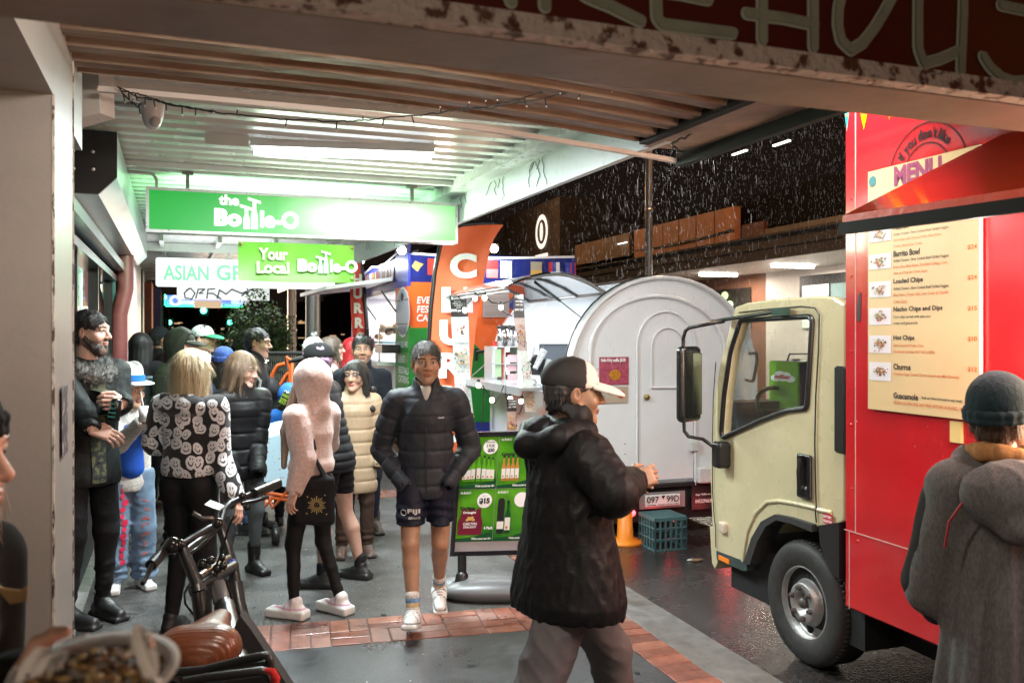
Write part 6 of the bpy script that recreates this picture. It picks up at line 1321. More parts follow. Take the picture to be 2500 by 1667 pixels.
lw.tube([(hc[0][0], s, hc[0][1]) for s in (SN, S1 - .05)], .014); lw.tube([(hc[-1][0], s, hc[-1][1]) for s in (SN, S1 - .05)], .02); lw.build('hatch_frame', mat('frame_grey', (.22, .22, .22), .3, metal=.5), TL)
lw = MB(); lw.tube([(hc[0][0] + .02, s, hc[0][1] - .02 - .008 * abs(math.sin(s * 40))) for s in [SN + i * .02 for i in range(106)]], .012, 6); lw.build('led_rope', mat('led_rope', (.6, .6, .6), .2, bp=(90, .9)), TL)
lw = MB(); a, b_, c = K.atS(1305, 688, 7.6), K.atS(1368, 735, 7.42), K.atS(1421, 777, 7.38); lw.tube([a, b_], .014); lw.tube([b_, c], .005); lw.build('gas_strut', BLK, TL)
# counter and inside things
lw = MB(); lw.box((2.62, 7.5, 1.235), (3.05, S1 - .1, 1.262)); lw.box((2.60, 7.5, 1.19), (2.62, S1 - .1, 1.262)); lw.build('counter_shelf', mat('counter_steel', (.45, .46, .47), .25, metal=.5), TL)
lw = MB(); a, b_ = K.atS(1147, 922, 9.4), K.atS(1195, 880, 9.4); n = 14
for i in range(n): p = Vector(a).lerp(Vector(b_), i / n); lw.ball(p, (.012, .005, .006), 6, 4)
lw.build('counter_chain', mat('chain_steel', (.4, .38, .35), .3, metal=.8), TL)
light('trailer_inside_light', 'AREA', K.W((3.9, 8.5, 2.15)), 34, (.93, .97, 1), 1.4, .8, rot=(0, 0, K.phi))
light('trailer_hatch_light', 'AREA', K.W((2.75, 8.4, 2.13)), 11, (.95, .98, 1), .1, 1.8, rot=(0, 0, K.phi))
light('trailer_outer_light', 'POINT', K.W((2.2, 8.7, 2.2)), 7, (.95, .97, 1), .1)
CN = mat('steel_canister', (.55, .52, .52), .12, metal=.95, ns=(20, .7), stretch=(3, 3, .1))
for i, px in enumerate((1222, 1233, 1243, 1254)):
    c = K.atS(px, 845, 9.0 + .08 * (i % 2)); r_ = root('steel_canister', ('leftmost of the four steel drink canisters on the shelf in the trailer', 'second from left of the four steel drink canisters in the trailer', 'third from left of the four steel drink canisters in the trailer', 'rightmost of the four steel drink canisters in the trailer')[i], 'canister', K, c, 'canisters on the trailer shelf')
    lw = MB(); lw.lathe([(0, 0), (.036, 0), (.036, .19), (0, .19)], c, (0, 0, 1), 16); lw.build('can_body', CN, r_); lw = MB(); lw.lathe([(.0, .191), (.038, .191), (.038, .215), (.03, .225), (0, .226)], c, (0, 0, 1), 16); lw.build('lid', BLK, r_)
ACR = root('acrylic_display_case', 'clear acrylic display case with pink treats on the trailer counter', 'display case', K, (2.85, 9, 1.26)); a, b_ = K.atS(1200, 935, 8.95), K.atS(1263, 845, 8.95)
lw = MB(); lw.box((a.x, 8.93, b_.z - .012), (b_.x, 9.2, b_.z)); lw.box((a.x, 8.93, (a.z + b_.z) / 2), (b_.x, 9.2, (a.z + b_.z) / 2 + .008)); 
for x in (a.x, (a.x + b_.x) / 2, b_.x): lw.box((x - .004, 8.93, 1.262), (x + .004, 9.2, b_.z))
lw.build('acrylic_frame', mat('acrylic_grey', (.35, .36, .37), .1, spec=.8), ACR)
for (x0, x1, y0, y1, col, nm) in ((1208, 1224, 852, 920, (.35, .5, .3), 'green_flyer'), (1239, 1261, 866, 884, (.7, .4, .45), 'pink_box'), (1238, 1262, 890, 906, (.65, .35, .42), 'pink_box'), (1239, 1262, 912, 930, (.7, .42, .45), 'pink_box'), (1227, 1234, 846, 934, (.6, .1, .08), 'red_strip')):
    rect_px(x0, x1, y0, y1, 8.97, mat(nm + '_m', col, .4), nm, ACR)
for i in range(16):
    px, py = R.choice((1206, 1216, 1228, 1240, 1252)) + R.uniform(-2, 2), R.choice((846, 872, 898, 925)); c = K.atS(px, py, 9.1); lw = MB(); lw.box(c, c + Vector((R.uniform(.03, .05), .06, R.uniform(.04, .085))), .004); k_c = R.choice([(.6, .05, .04), (.1, .3, .1), (.65, .5, .1), (.5, .2, .3), (.1, .12, .35), (.3, .15, .06)]); solo(lw, 'snack_packet', mat('packet_%d' % int(k_c[0] * 100), k_c, .4, ns=(60, .5)), 'small bright snack packet in the crowded display on the trailer counter', 'packet', K, c, 'snack packets in the trailer display')
# cup dispenser, screen, logo tub
CD = root('cup_dispenser', 'angled black dispenser of clear plastic cups in the trailer', 'dispenser', K, (3.6, 8.0, 1.3)); lw = MB(); lw.poly([K.atS(x, y, 8.2) for x, y in ((1290, 880), (1310, 865), (1352, 890), (1338, 925), (1290, 915))], (0, .1, 0)); lw.build('dispenser_box', BLK, CD)
for a, b_ in (((1300, 845), (1290, 880)), ((1328, 855), (1306, 900)), ((1342, 880), (1330, 912))): lw = MB(); p0, p1 = K.atS(*a, 8.15), K.atS(*b_, 8.12); lw.tube([p0, p1], [.038, .026], 14); lw.build('cup_stack', mat('clear_cup', (.6, .62, .64), .1, spec=.8, ns=(80, .5), stretch=(.2, .2, 1)), CD)
SCR = root('black_screen', 'dark grey monitor screen on the trailer inside wall', 'screen', K, (4, 8.6, 1.4)); rect_px(1316, 1387, 840, 905, 8.6, mat('screen_grey', (.08, .09, .11), .2), 'screen_panel', SCR); rect_px(1317, 1386, 839, 842, 8.59, BLK, 'bezel', SCR)
TU = root('white_logo_tub', 'white tub with a cup logo on the trailer counter behind the hanging strip', 'tub', K, (3, 7.9, 1.27)); lw = MB(); c = K.atS(1294, 950, 7.9); lw.lathe([(0, 0), (.075, 0), (.095, .13), (.0, .13)], c, (0, 0, 1), 20); lw.build('tub_body', mat('white_plastic2', (.8, .8, .8), .3), TU); lw = MB(); lw.lathe([(.03, -.001), (.024, .001)], c + Vector((0, -.095, .07)), (0, 1, 0), 16); lw.build('logo_ring', BLK, TU)
# hanging paper banners
def strip_banner(name, label, S, pts, w0, segs, par_fr=K):
    r_ = root(name, label, 'banner', K, K.atS(*pts[0], S)); P = [K.atS(x, y, S) for x, y in pts]; L = [0]
    for a, b_ in zip(P, P[1:]): L.append(L[-1] + (b_ - a).length)
    def at(d):
        for i in range(len(P) - 1):
            if d <= L[i + 1] or i == len(P) - 2: return P[i].lerp(P[i + 1], (d - L[i]) / (L[i + 1] - L[i]))
    tot = L[-1]; y = 0
    for k, (fr_, col, kind) in enumerate(segs):
        n = 5; V = []
        for j in range(n + 1):
            c = at((y + fr_ * j / n) * tot); bow = .01 * math.sin((y + fr_ * j / n) * 9)
            V += [c + Vector((-w0 / 2, bow, 0)), c + Vector((w0 / 2, -bow, 0))]
        q = MB(); q.add(V, [(2 * j, 2 * j + 1, 2 * j + 3, 2 * j + 2) for j in range(n)]); pc = q.build(kind if k == 0 else 'picture_panel', mat('paper_' + name[:4] + str(k), col, .35, ns=(25, .85)), r_)
        c0 = at(y * tot); c1 = at((y + fr_) * tot); yield r_, c0, c1, k; y += fr_
WP = mat('white_print', (.85, .85, .85)); INK = mat('ink_black', (.01, .01, .01))
def words(r_, S, c, w, lines, m, nm='lettering'):
    pn = Panel((0, S - .022, 0), (1, 0, 0), (0, 0, 1)); q = MB(); z = c.z
    for st, h, ww, gap in lines: z -= h + gap; pn.text(q, st, c.x, z, w=ww * w, h=h, al='c', bold=.02)
    q.build(nm, m, r_)
def blobs(r_, S, c0, c1, w, cols, n=40, sd=.3):
    pn = Panel((0, S - .02, 0), (1, 0, 0), (0, 0, 1)); q = MB(); C = []; cx, cz = (c0.x + c1.x) / 2, (c0.z + c1.z) / 2; hh = abs(c0.z - c1.z)
    for i in range(n):
        x = cx + max(-.42, min(.42, R.gauss(0, sd))) * w; z = cz - .08 * hh + max(-.36, min(.36, R.gauss(0, sd * .7))) * hh; pn.ell(q, x, z, R.uniform(.02, .09) * w, R.uniform(.02, .12) * w, .0005 + i * .0001, 8); C += [R.choice(cols)] * 8
    meshobj('printed_picture', q.v, q.f, FOODP, r_, attr=np.array(C))
DKS = ((.012, .01, .01)); wA = .20
for r_, c0, c1, k in strip_banner('tea_price_strip', 'long hanging paper strip reading FREE and $8.00 per cup beside the orange flag', 9.3, [(1118, 722), (1122, 770), (1126, 850), (1130, 950), (1134, 1000), (1142, 1080)], .185, ((.145, DKS, 'black_header'), (.17, (.72, .72, .74), ''), (.19, (.5, .53, .5), ''), (.20, (.75, .72, .72), ''), (.295, (.72, .68, .64), ''))):
    if k == 0: words(r_, 9.3, c0, .185, (('FREE', .035, .85, .01), ('BUY ANY 5', .010, .5, .014), ('DRINKS TO GET', .010, .7, .012), ('A LOVELY', .010, .5, .012), ('CUP.', .010, .25, .012), ('$8.00 per cup', .035, .95, .012)), WP)
    if k == 1: words(r_, 9.3, c0, .185, (('TIGER MILK TEA', .012, .8, .006),), INK); blobs(r_, 9.3, c0, c1, .185, [(.25, .1, .06), (.6, .5, .45), (.1, .06, .05), (.7, .68, .65)], 34, .2)
    if k == 2: words(r_, 9.3, c0, .185, (('SIGNATURE MILK TEA', .014, .85, .006),), INK); blobs(r_, 9.3, c0, c1, .185, [(.5, .3, .16), (.55, .4, .25), (.1, .1, .08), (.3, .3, .28)], 50, .25)
    if k == 3: words(r_, 9.3, c0, .185, (('TARO MILK TEA', .016, .8, .006),), INK); blobs(r_, 9.3, c0, c1, .185, [(.6, .45, .45), (.6, .5, .5), (.2, .08, .06), (.75, .7, .7)], 34, .22)
    if k == 4: words(r_, 9.3, c0, .185, (('PEACH TEA', .016, .8, .006),), INK); blobs(r_, 9.3, c0, c1, .185, [(.7, .3, .05), (.6, .1, .05), (.7, .5, .3)], 40, .25)
for r_, c0, c1, k in strip_banner('waffle_price_strip', 'curling hanging paper strip with fruit pictures at the near end of the hatch', 7.7, [(1265, 718), (1268, 780), (1276, 850), (1287, 920), (1295, 1005)], .098, ((.20, (.05, .05, .05), 'black_header'), (.28, (.5, .4, .38), ''), (.30, (.68, .7, .66), ''), (.22, (.7, .6, .5), ''))):
    if k == 0: words(r_, 7.7, c0, .098, (('FREE', .032, .85, .01), ('DRINK DEAL', .012, .7, .02), ('LOVELY CUP', .012, .7, .02), ('$8.00 CUP', .02, .85, .03)), WP)
    else: blobs(r_, 7.7, c0, c1, .098, [[(.4, .03, .05), (.65, .5, .12), (.5, .2, .06), (.05, .04, .06)], [(.1, .25, .05), (.6, .65, .6), (.6, .05, .04)], [(.75, .3, .03), (.7, .15, .05), (.75, .7, .65)]][k - 1], 46, .24)
for r_, c0, c1, k in strip_banner('lower_price_strip', 'short black and fruit poster hanging below the trailer counter', 7.6, [(1249, 974), (1250, 1060)], .09, ((.35, DKS, 'black_header'), (.65, (.45, .3, .25), ''))):
    if k == 0: words(r_, 7.6, c0, .09, (('BUY DRINKS', .014, .8, .01), ('5 DRINKS', .014, .8, .012), ('GET 1 FREE', .014, .8, .012)), WP)
    else: blobs(r_, 7.6, c0, c1, .09, [(.4, .03, .05), (.65, .45, .12), (.6, .25, .06), (.05, .04, .06)], 50, .26)
# festoon bulbs
FB = root('festoon_lights', 'black cable with glowing round bulbs looped around the trailer hatch and counter', 'string lights', K, (2.6, 8.5, 2.1)); SB = 7.9
bp_ = [(1135, 757), (1160, 728), (1183, 727), (1223, 750), (1168, 940), (1201, 976), (1246, 973), (1272, 979)]
lw = MB()
for st in ([(1118, 722), (1135, 747), (1160, 722), (1178, 718), (1200, 738), (1222, 742), (1245, 735), (1262, 715)], [(1222, 756), (1250, 772)], [(1178, 940), (1190, 960), (1208, 985), (1222, 960), (1230, 940)], [(1235, 940), (1235, 965), (1245, 1005), (1268, 1010), (1278, 985), (1276, 965)], [(1181, 945), (1179, 1000), (1175, 1045)]):
    P = [K.atS(x, y, SB) for x, y in st]; lw.tube(P, .006, 6)
for x, y in bp_: c = K.atS(x, y, SB); lw.lathe([(.014, 0), (.017, .03), (.010, .045)], c + Vector((0, 0, .012)), (0, 0, 1), 10)
lw.build('cable', BLK, FB)
for x, y in bp_: lw = MB(); c = K.atS(x, y, SB); lw.ball(c, (.024, .024, .03)); lw.build('bulb', emat('bulb_glow', (1, .86, .66), 5), FB)
# ================================================================ milk crate, litter
MC = root('milk_crate', 'upturned teal plastic milk crate on the wet road behind the trailer', 'crate', K, (3.75, 6.93, -.12)); cx0, cy0, cs, ch = 3.587, 6.78, .30, .285; q = MB()
for (ax0, ay0, dx, dy) in ((cx0, cy0, 1, 0), (cx0, cy0 + cs, 1, 0), (cx0, cy0, 0, 1), (cx0 + cs, cy0, 0, 1)):
    for k in range(7):
        t_ = cs * k / 6; x, y = ax0 + dx * t_, ay0 + dy * t_; q.box((x - .006, y - .006, -.12), (x + .006, y + .006, -.12 + ch))
    for z in (0, .09, .185, ch - .03): q.box((ax0 - .008, ay0 - .008, -.12 + z), (ax0 + dx * cs + .008, ay0 + dy * cs + .008, -.12 + z + (.012 if z < ch - .04 else .03)))
for k in range(9):
    t_ = cs * (k + .5) / 9; q.box((cx0, cy0 + t_ - .005, ch - .135), (cx0 + cs, cy0 + t_ + .005, ch - .125)); q.box((cx0 + t_ - .005, cy0, ch - .1355), (cx0 + t_ + .005, cy0 + cs, ch - .1245))
q.build('crate_lattice', mat('teal_plastic', (.06, .14, .15), .4), MC)
for px, py, lab, sz, colr_ in ((1685, 1350, 'crumpled white paper scrap on the wet road near the crate', .02, (.5, .5, .48)), (1680, 1368, 'flat brown cardboard scrap beside the crate', .04, (.2, .12, .06))):
    c = K.atZ(px if sz < .03 else 1700, py if sz > .03 else 1368, -.118); q = MB(); q.ball(c + Vector((0, 0, .006)), (sz * 1.6, sz, .008), 7, 4); solo(q, 'litter', mat('scrap_%d' % int(sz * 100), colr_, .7), lab if sz < .03 else lab, 'litter', K, c)
q = MB(); c = K.atZ(1526, 1325, -.12); q.lathe([(0, .0), (.17, 0), (.16, .03), (.075, .05), (.05, .5), (.02, .6), (0, .6)], Vector((c.x, c.y, -.12)), (0, 0, 1), 20); solo(q, 'orange_cone', mat('cone_orange', (.8, .22, .01), .4), 'orange traffic cone half hidden behind the black jacket man', 'cone', K, (c.x, c.y, -.12))
# ================================================================ striped kebab truck
KT = root('striped_food_truck', 'food truck painted in blue, orange and green bands with flag bunting, serving flap open', 'truck', K, (3.6, 12.8, -.12)); KS = 11.1; kt0 = K.atS(997, 800, KS).x; kt1 = K.atS(1403, 800, KS).x; ztp = K.atS(997, 618, KS).z; se = K.atT(886, 700, kt0).y; sp_ = K.atT(966, 700, kt0).y
BLU = mat('band_blue', (.03, .05, .34), .3); ORG = mat('band_orange', (.80, .13, .02), .35); GRN = mat('band_green', (.01, .22, .03), .35)
q = MB(); q.box((kt0, KS + .02, .2), (kt1, KS + .04, ztp)); q.box((kt0, sp_ if False else KS + .02, 2.35), (kt1, se, ztp)); q.box((kt1 - .04, KS, .2), (kt1, se, ztp)); q.box((kt0, se - .05, .2), (kt1, se, ztp)); q.box((kt0 + .3, KS + .5, .25), (kt1, se, .3)); q.build('box_body', BLU, KT)
def kz(y): return K.atS(1100, y, KS).z
pk = Panel((0, KS + .018, 0), (1, 0, 0), (0, 0, 1)); q = MB(); pk.rect(q, kt0, kz(950), kt1 - kt0, kz(690) - kz(950), .003); q.build('orange_band', ORG, KT)
q = MB(); g = [K.atS(x, y, KS) for x, y in ((997, 800), (1060, 800), (1110, 830), (1160, 840), (1190, 870), (1240, 900), (1403, 900), (1403, 1030), (997, 1030))]; q.poly([(p.x, KS + .010, p.z) for p in g]); q.build('green_band', GRN, KT)
q = MB(); q.poly([(p.x, KS + .010, p.z) for p in [K.atS(x, y, KS) for x, y in ((1230, 740), (1403, 660), (1403, 760), (1300, 790))]]); q.build('blue_flash', BLU, KT)
q = MB(); q.box((kt0, KS + .022, .2), (kt1, KS + .05, kz(1000))); q.build('lower_skirt', mat('grey_speckle', (.12, .11, .10), .6, ns=(120, .4)), KT)
# side narrow panel
ps = Panel((kt0 - .004, 0, 0), (0, -1, 0), (0, 0, 1))
def ks(px, py): q = K.atT(px, py, kt0 - .006); return -q.y, q.z
for nm, m, ya, yb in (('side_blue', BLU, 600, 700), ('side_orange', ORG, 700, 795), ('side_green', GRN, 795, 1040)):
    z1, z0 = kz(ya), kz(yb); q = MB(); q.box((kt0 - .004, KS, z0), (kt0 + .03, sp_, z1)); q.build(nm, m, KT)
q = MB(); c = ks(983, 762); pn_ = ps; ps.ell(q, c[0], c[1], .46, .33, .004, 32); q.build('logo_rim', mat('white_print', (.85, .85, .85)), KT); q = MB(); ps.ell(q, c[0], c[1], .41, .31, .006, 32); q.build('logo_oval', mat('logo_grey', (.4, .42, .5), .4), KT)
q = MB(); ps.ell(q, c[0], c[1] + .2, .1, .055, .009); ps.rect(q, c[0] - .38, c[1] + .15, .25, .012, .009); ps.rect(q, c[0] + .13, c[1] + .15, .25, .012, .009); ps.rect(q, c[0] - .38, c[1] - .16, .72, .012, .009)
for i in range(7): ps.rect(q, c[0] - .3 + i * .09, c[1] - .29, .03, .10, .009)
q.build('logo_marks', INK, KT)
q = MB()
for st, y, x0, x1, h in (('0424 333 490', 849, 970, 1000, 16), ('EVENTS', 886, 976, 996, 18), ('FESTIVALS', 913, 976, 1003, 17), ('CATERING', 935, 977, 1003, 17)):
    a = ks(972, y); b_ = ks(996, y); ps.text(q, st, -sp_ + .1 + (0 if x0 < 975 else .15), kz(y), w=(sp_ - KS) * (.88 if x0 < 975 else (.5 if st == 'EVENTS' else .78)), h=kz(y - h) - kz(y), bold=.015, n=.006)
q.build('side_lettering', WP, KT)
q = MB()
for st, y in (('EVENTS', 742), ('FESTIVALS', 764), ('CATERING', 785)): a = K.atS(1018, y, KS); pk.text(q, st, a.x, kz(y), h=kz(y - 17) - kz(y), bold=.02, n=.010, shear=.15, slim=.9)
q.build('rear_lettering', WP, KT)
# bunting of flags along the band
def flag(pnl, x, z, w_, h_, cols, vert=True):
    for i, c in enumerate(cols):
        q = MB(); a = w_ / len(cols)
        if vert: pnl.rect(q, x + i * a, z, a, h_, .012)
        else: pnl.rect(q, x, z + h_ * (1 - (i + 1) / len(cols)), w_, h_ / len(cols), .012)
        FL.setdefault(c, MB()); FL[c].add(q.v, q.f)
FL = {}; z0 = kz(676); hh = kz(633) - z0
W1, R1_, G1, B1, Y1, N1 = (.8, .8, .8), (.6, .03, .03), (.02, .3, .08), (.04, .06, .4), (.65, .4, .08), (.02, .02, .05)
for px, cols, v in ((1128, (W1, R1_), False), (1152, (R1_, W1, G1, W1), True), (1188, (R1_, (.7, .2, .2)), False), (1222, (W1, (.4, .42, .5), W1, (.4, .42, .5), W1), True), (1296, ((.4, .35, .25), Y1), False), (1340, (R1_, B1, W1), True), (1380, (B1, R1_), True)):
    a = K.atS(px, 650, KS); flag(pk, a.x, z0, .16, hh, cols, v)
for i, cols in enumerate(((W1, R1_, W1), (B1, W1, R1_), (Y1, B1), (W1, N1, W1), (R1_, Y1, R1_), (G1, W1, R1_), (R1_, R1_), (W1, B1, W1), (Y1, B1, Y1), (W1, R1_), (B1, Y1), (W1, G1, R1_))):
    flag(ps, -se + .1 + i * (se - sp_) / 12.5, z0 - .02, (se - sp_) / 12.5 * .7, hh * 1.0, cols, True)
for i, (c, mb) in enumerate(FL.items()): mb.build('printed_flags', mat('flag_%02d%02d%02d' % tuple(int(x * 99) for x in c), c, .4), KT)
q = MB(); a = K.atS(1020, 650, KS); pk.shape(q, [(a.x + dx, a.z + dz) for dx, dz in ((-.08, .0), (-.03, .07), (.02, .05), (.08, .03), (.03, -.02), (.0, -.07), (-.04, -.04))], .012); a = K.atS(1048, 640, KS); q.build('gold_map', mat('gold_print', (.6, .38, .12), .4), KT)
q = MB(); a = K.atS(1044, 671, KS); pk.rect(q, a.x, a.z, .13, .21, .014); q.build('red_flag', mat('flag_red', (.65, .04, .02)), KT)
q = MB(); ps.line(q, [(-se + .05, kz(634)), (-se + 1.0, kz(618)), (-se + 1.8, kz(630)), (-KS - .0, kz(622) + .12)], .03, .014, False); pk.line(q, [(kt0, kz(625) + .02), (kt0 + .9, kz(627)), (kt1 - 1.2, kz(628)), (kt1, kz(618))], .03, .014, False); q.build('bunting_tape', WP, KT)
a, b_ = K.atS(1178, 774, KS), K.atS(1242, 712, KS); q = MB(); nl = 11
for i in range(nl): z = a.z + (b_.z - a.z) * i / nl; q.box((a.x, KS - .03, z), (b_.x, KS + .0, z + (b_.z - a.z) / nl * .6))
q.box((a.x, KS - .004, a.z), (b_.x, KS + .004, b_.z)); q.build('louvre_vent', mat('louvre_grey', (.42, .36, .34), .4), KT)
q = MB(); q.tube([K.atS(1162, 860, KS - .05), K.atS(1185, 856, KS - .05)], .02); q.box(K.atS(1160, 850, KS - .03), K.atS(1166, 880, KS - .01)); q.build('black_latch', BLK, KT)
# inside of the opening
IW = mat('bright_inner', (.85, .85, .86), .4); q = MB(); q.box((kt0 + 1.2, sp_, .3), (kt0 + 1.25, se, 2.4)); q.box((kt0, se - .12, .3), (kt0 + 1.2, se - .08, 2.4)); q.box((kt0, sp_ - .0, 2.33), (kt0 + 1.2, se, 2.37)); q.box((kt0 + .0, sp_, .5), (kt0 + .04, se, 1.35)); q.box((kt0 - .25, sp_, 1.32), (kt0 + .3, se, 1.36)); q.box((kt0 + .8, sp_, 1.85), (kt0 + 1.2, se, 1.87)); q.build('inner_lining', IW, KT)
light('kebab_inside_light', 'AREA', K.W((kt0 + .5, (sp_ + se) / 2, 2.3)), 34, (1, .98, .95), .6, 2, rot=(0, 0, K.phi))
FA_, FBp = K.atT(733, 727, kt0 - .75), K.atT(960, 688, kt0 - .0)
q = MB(); f0 = K.atS(733, 724, se); f1 = K.atS(955, 686, sp_ + .1)
q.hexa([(f0.x, se, f0.z), (f1.x - .9, sp_, f0.z - .02), (f1.x, sp_, f1.z), (kt0, se, f1.z)], [(f0.x, se, f0.z + .05), (f1.x - .9, sp_, f0.z + .03), (f1.x, sp_, f1.z + .05), (kt0, se, f1.z + .05)])
q.build('serving_flap', mat('flap_white', (.75, .75, .76), .35), KT)
q = MB()
for x0, y0, x1, y1 in ((931, 710, 966, 760), (876, 722, 918, 780)): q.tube([K.atT(x0, y0, kt0 - .1), K.atT(x1, y1, kt0 - .02)], .012)
q.build('gas_struts', BLK, KT)
for px, py, cdir in ((982, 610, 1), (882, 636, 1), (1207, 606, 1)):
    c = K.atS(px, py, KS - .15 if px > 950 else 14.0); q = MB(); d = Vector((-.5, -.6, -.4)).normalized(); q.lathe([(0, 0), (.06, 0), (.055, -.05), (.02, -.09), (0, -.09)], c, d, 14); fo = q.build('flood_lamp', BLK, KT)
    q = MB(); q.ball(c + d * .012, (.055, .055, .055)); q.build('lamp_lens', emat('flood_glow', (.92, .97, 1), 40), fo); light('flood_light', 'POINT', K.W(c + d * .16 + Vector((-.05, -.1, 0))), 26 if px != 882 else 14, (.9, .96, 1), .05)
q = MB(); q.tube([K.atS(1020, 612, KS - .1), K.atS(1000, 616, KS), K.atS(1030, 622, KS + .05)], .012); q.build('lamp_bracket', BLK, KT)
# food shown in the kebab opening
def kitem(name, label, cat, px, py, dt, build_, m, grp=None):
    c = K.atT(px, py, kt0 + dt); q = MB(); build_(q, c); return solo(q, name, m, label, cat, K, c, grp)
kitem('meat_roll', 'tan cylinder of meat on the shelf at top of the kebab opening', 'meat', 919, 762, .5, lambda q, c: q.lathe([(0, 0), (.075, .0), (.09, .2), (.08, .36), (0, .38)], c), mat('meat_tan', (.5, .26, .12), .5, ns=(30, .7)))
kitem('bread_pile', 'pile of bread in the kebab glass case', 'bread', 952, 812, .15, lambda q, c: [q.ball(c + Vector((R.uniform(-.05, .05), R.uniform(-.5, .5), R.uniform(0, .1))), (.06, .12, .045), 8, 5) for _ in range(14)], mat('bread', (.55, .38, .25), .6, ns=(30, .7)))
kitem('bread_roll_tray', 'two brown rolls at left of the kebab glass case', 'bread', 925, 822, .15, lambda q, c: [q.ball(c + Vector((0, k * .2, 0)), (.06, .11, .05), 8, 5) for k in (-.5, .5)], mat('bread_brown', (.4, .22, .1), .6))
kitem('blue_tray', 'pale blue tray on the kebab counter', 'tray', 935, 838, -.05, lambda q, c: q.box(c + Vector((-.1, -.5, 0)), c + Vector((.1, .5, .025)), .005), mat('tray_blue', (.35, .6, .7), .3))
kitem('till', 'black cash till box at the right of the kebab counter', 'till', 950, 852, -.12, lambda q, c: q.box(c + Vector((-.14, -.25, -.05)), c + Vector((.1, .3, .06)), .006), BLK)
for i, (px, py, cl_) in enumerate(((902, 790, (.6, .05, .03)), (908, 792, (.05, .3, .1)), (893, 795, (.6, .4, .1)), (905, 845, (.5, .3, .5)), (911, 850, (.6, .2, .15)))):
    kitem('sauce_bottle', ('red sauce bottle on the kebab shelf', 'green sauce bottle on the kebab shelf', 'mustard sauce bottle on the kebab shelf', 'purple drink bottle low on the kebab counter', 'orange drink bottle low on the kebab counter')[i], 'bottle', px, py, .3 if i < 3 else -.1, lambda q, c: q.lathe([(0, 0), (.03, 0), (.03, .1), (.012, .13), (.012, .16), (0, .16)], c, n=10), mat('bottle_%d' % i, cl_, .3), 'bottles at the kebab truck')
GLC = root('glass_case', 'clear glass food case on the kebab counter', 'display case', K, (kt0 - .1, 13, 1.36)); q = MB(); z9 = K.atT(900, 803, kt0 - .1).z; q.box((kt0 - .22, sp_ + .1, z9), (kt0 + .2, se - .6, z9 + .008)); 
for s in (sp_ + .1, (sp_ + se) / 2, se - .6): q.box((kt0 - .22, s - .008, 1.37), (kt0 - .2, s + .008, z9))
q.build('glass_frame', mat('acrylic_grey', (.35, .36, .37)), GLC)
# purple upright banner left of opening
q = MB(); a, b_ = K.atT(852, 800, kt0 - .1), K.atT(884, 660, kt0 - .1); q.box((kt0 - .10, b_.y + .1, 1.5), (kt0 - .08, a.y - .3, 2.7)); PB = root('purple_banner', 'purple upright banner at the far end of the kebab truck', 'banner', K, (kt0 - .1, a.y, 0)); q.build('fabric', mat('purple_fab', (.10, .03, .28), .5), PB)
# ================================================================ feather flags
def feather(label, Y, outline, sleeve, letters, lcol, base_px):
    r_ = root('feather_flag', label, 'flag', I0, wp(base_px, 815, Y) * 1 - Vector((0, 0, CH)), 'churros feather flags'); q = MB()
    L, Rr = outline; n = 30
    def ev(P, t):
        ys = [p[1] for p in P]; y = ys[0] + (ys[-1] - ys[0]) * t
        for a, b_ in zip(P, P[1:]):
            if a[1] <= y <= b_[1] or b_ is P[-1]: f = (y - a[1]) / max(b_[1] - a[1], 1e-3); return a[0] + (b_[0] - a[0]) * f, y
    V = []
    for j in range(n + 1):
        for i in range(9):
            (x0, y0), (x1, y1) = ev(L, j / n), ev(Rr, j / n); u = i / 8; p = wp(x0 + (x1 - x0) * u, y0 + (y1 - y0) * u, Y + .05 * math.sin(u * 5 + j * .15) * u); V.append(p)
    q.add(V, [(j * 9 + i, j * 9 + i + 1, (j + 1) * 9 + i + 1, (j + 1) * 9 + i) for j in range(n) for i in range(8)], True); q.build('flag_fabric', lcol[0], r_)
    q = MB(); q.tube([wp(x, y, Y) for x, y in sleeve], .012 * Y / 5, 8); q.build('pole_sleeve', BLK, r_)
    pn = Panel((0, Y - .03 - .06, 0), (1, 0, 0), (0, 0, 1)); q = MB()
    for ch, x, y, w_, h_ in letters:
        a, b_ = wp(x - w_ / 2, y + h_ / 2, Y - .1), wp(x + w_ / 2, y - h_ / 2, Y - .1); pn.text(q, ch, a.x, a.z, w=b_.x - a.x, h=b_.z - a.z, bold=.05)
    q.build('flag_lettering', lcol[1], r_)
FO = mat('flag_orange', (.85, .16, .05), .5, ns=(2, .9)); feather('tall orange feather flag lettered CHURROS with curved black edged top', 9.9, ([(1100, 548), (1072, 610), (1058, 690), (1050, 790), (1045, 900), (1048, 1105)], [(1229, 549), (1206, 581), (1192, 630), (1180, 690), (1163, 787), (1152, 894), (1140, 1105)]), [(1225, 548), (1180, 544), (1130, 548), (1095, 562), (1075, 600), (1062, 660), (1052, 750), (1046, 850), (1043, 1000), (1040, 1300)],
    [(c, x, y, w_, 62) for c, x, y, w_ in (('C', 1131, 649, 66), ('H', 1116, 732, 76), ('U', 1108, 812, 70), ('R', 1104, 892, 66), ('R', 1102, 972, 62), ('O', 1100, 1050, 60))], (FO, mat('white_print', (.85, .85, .85))), 1043)
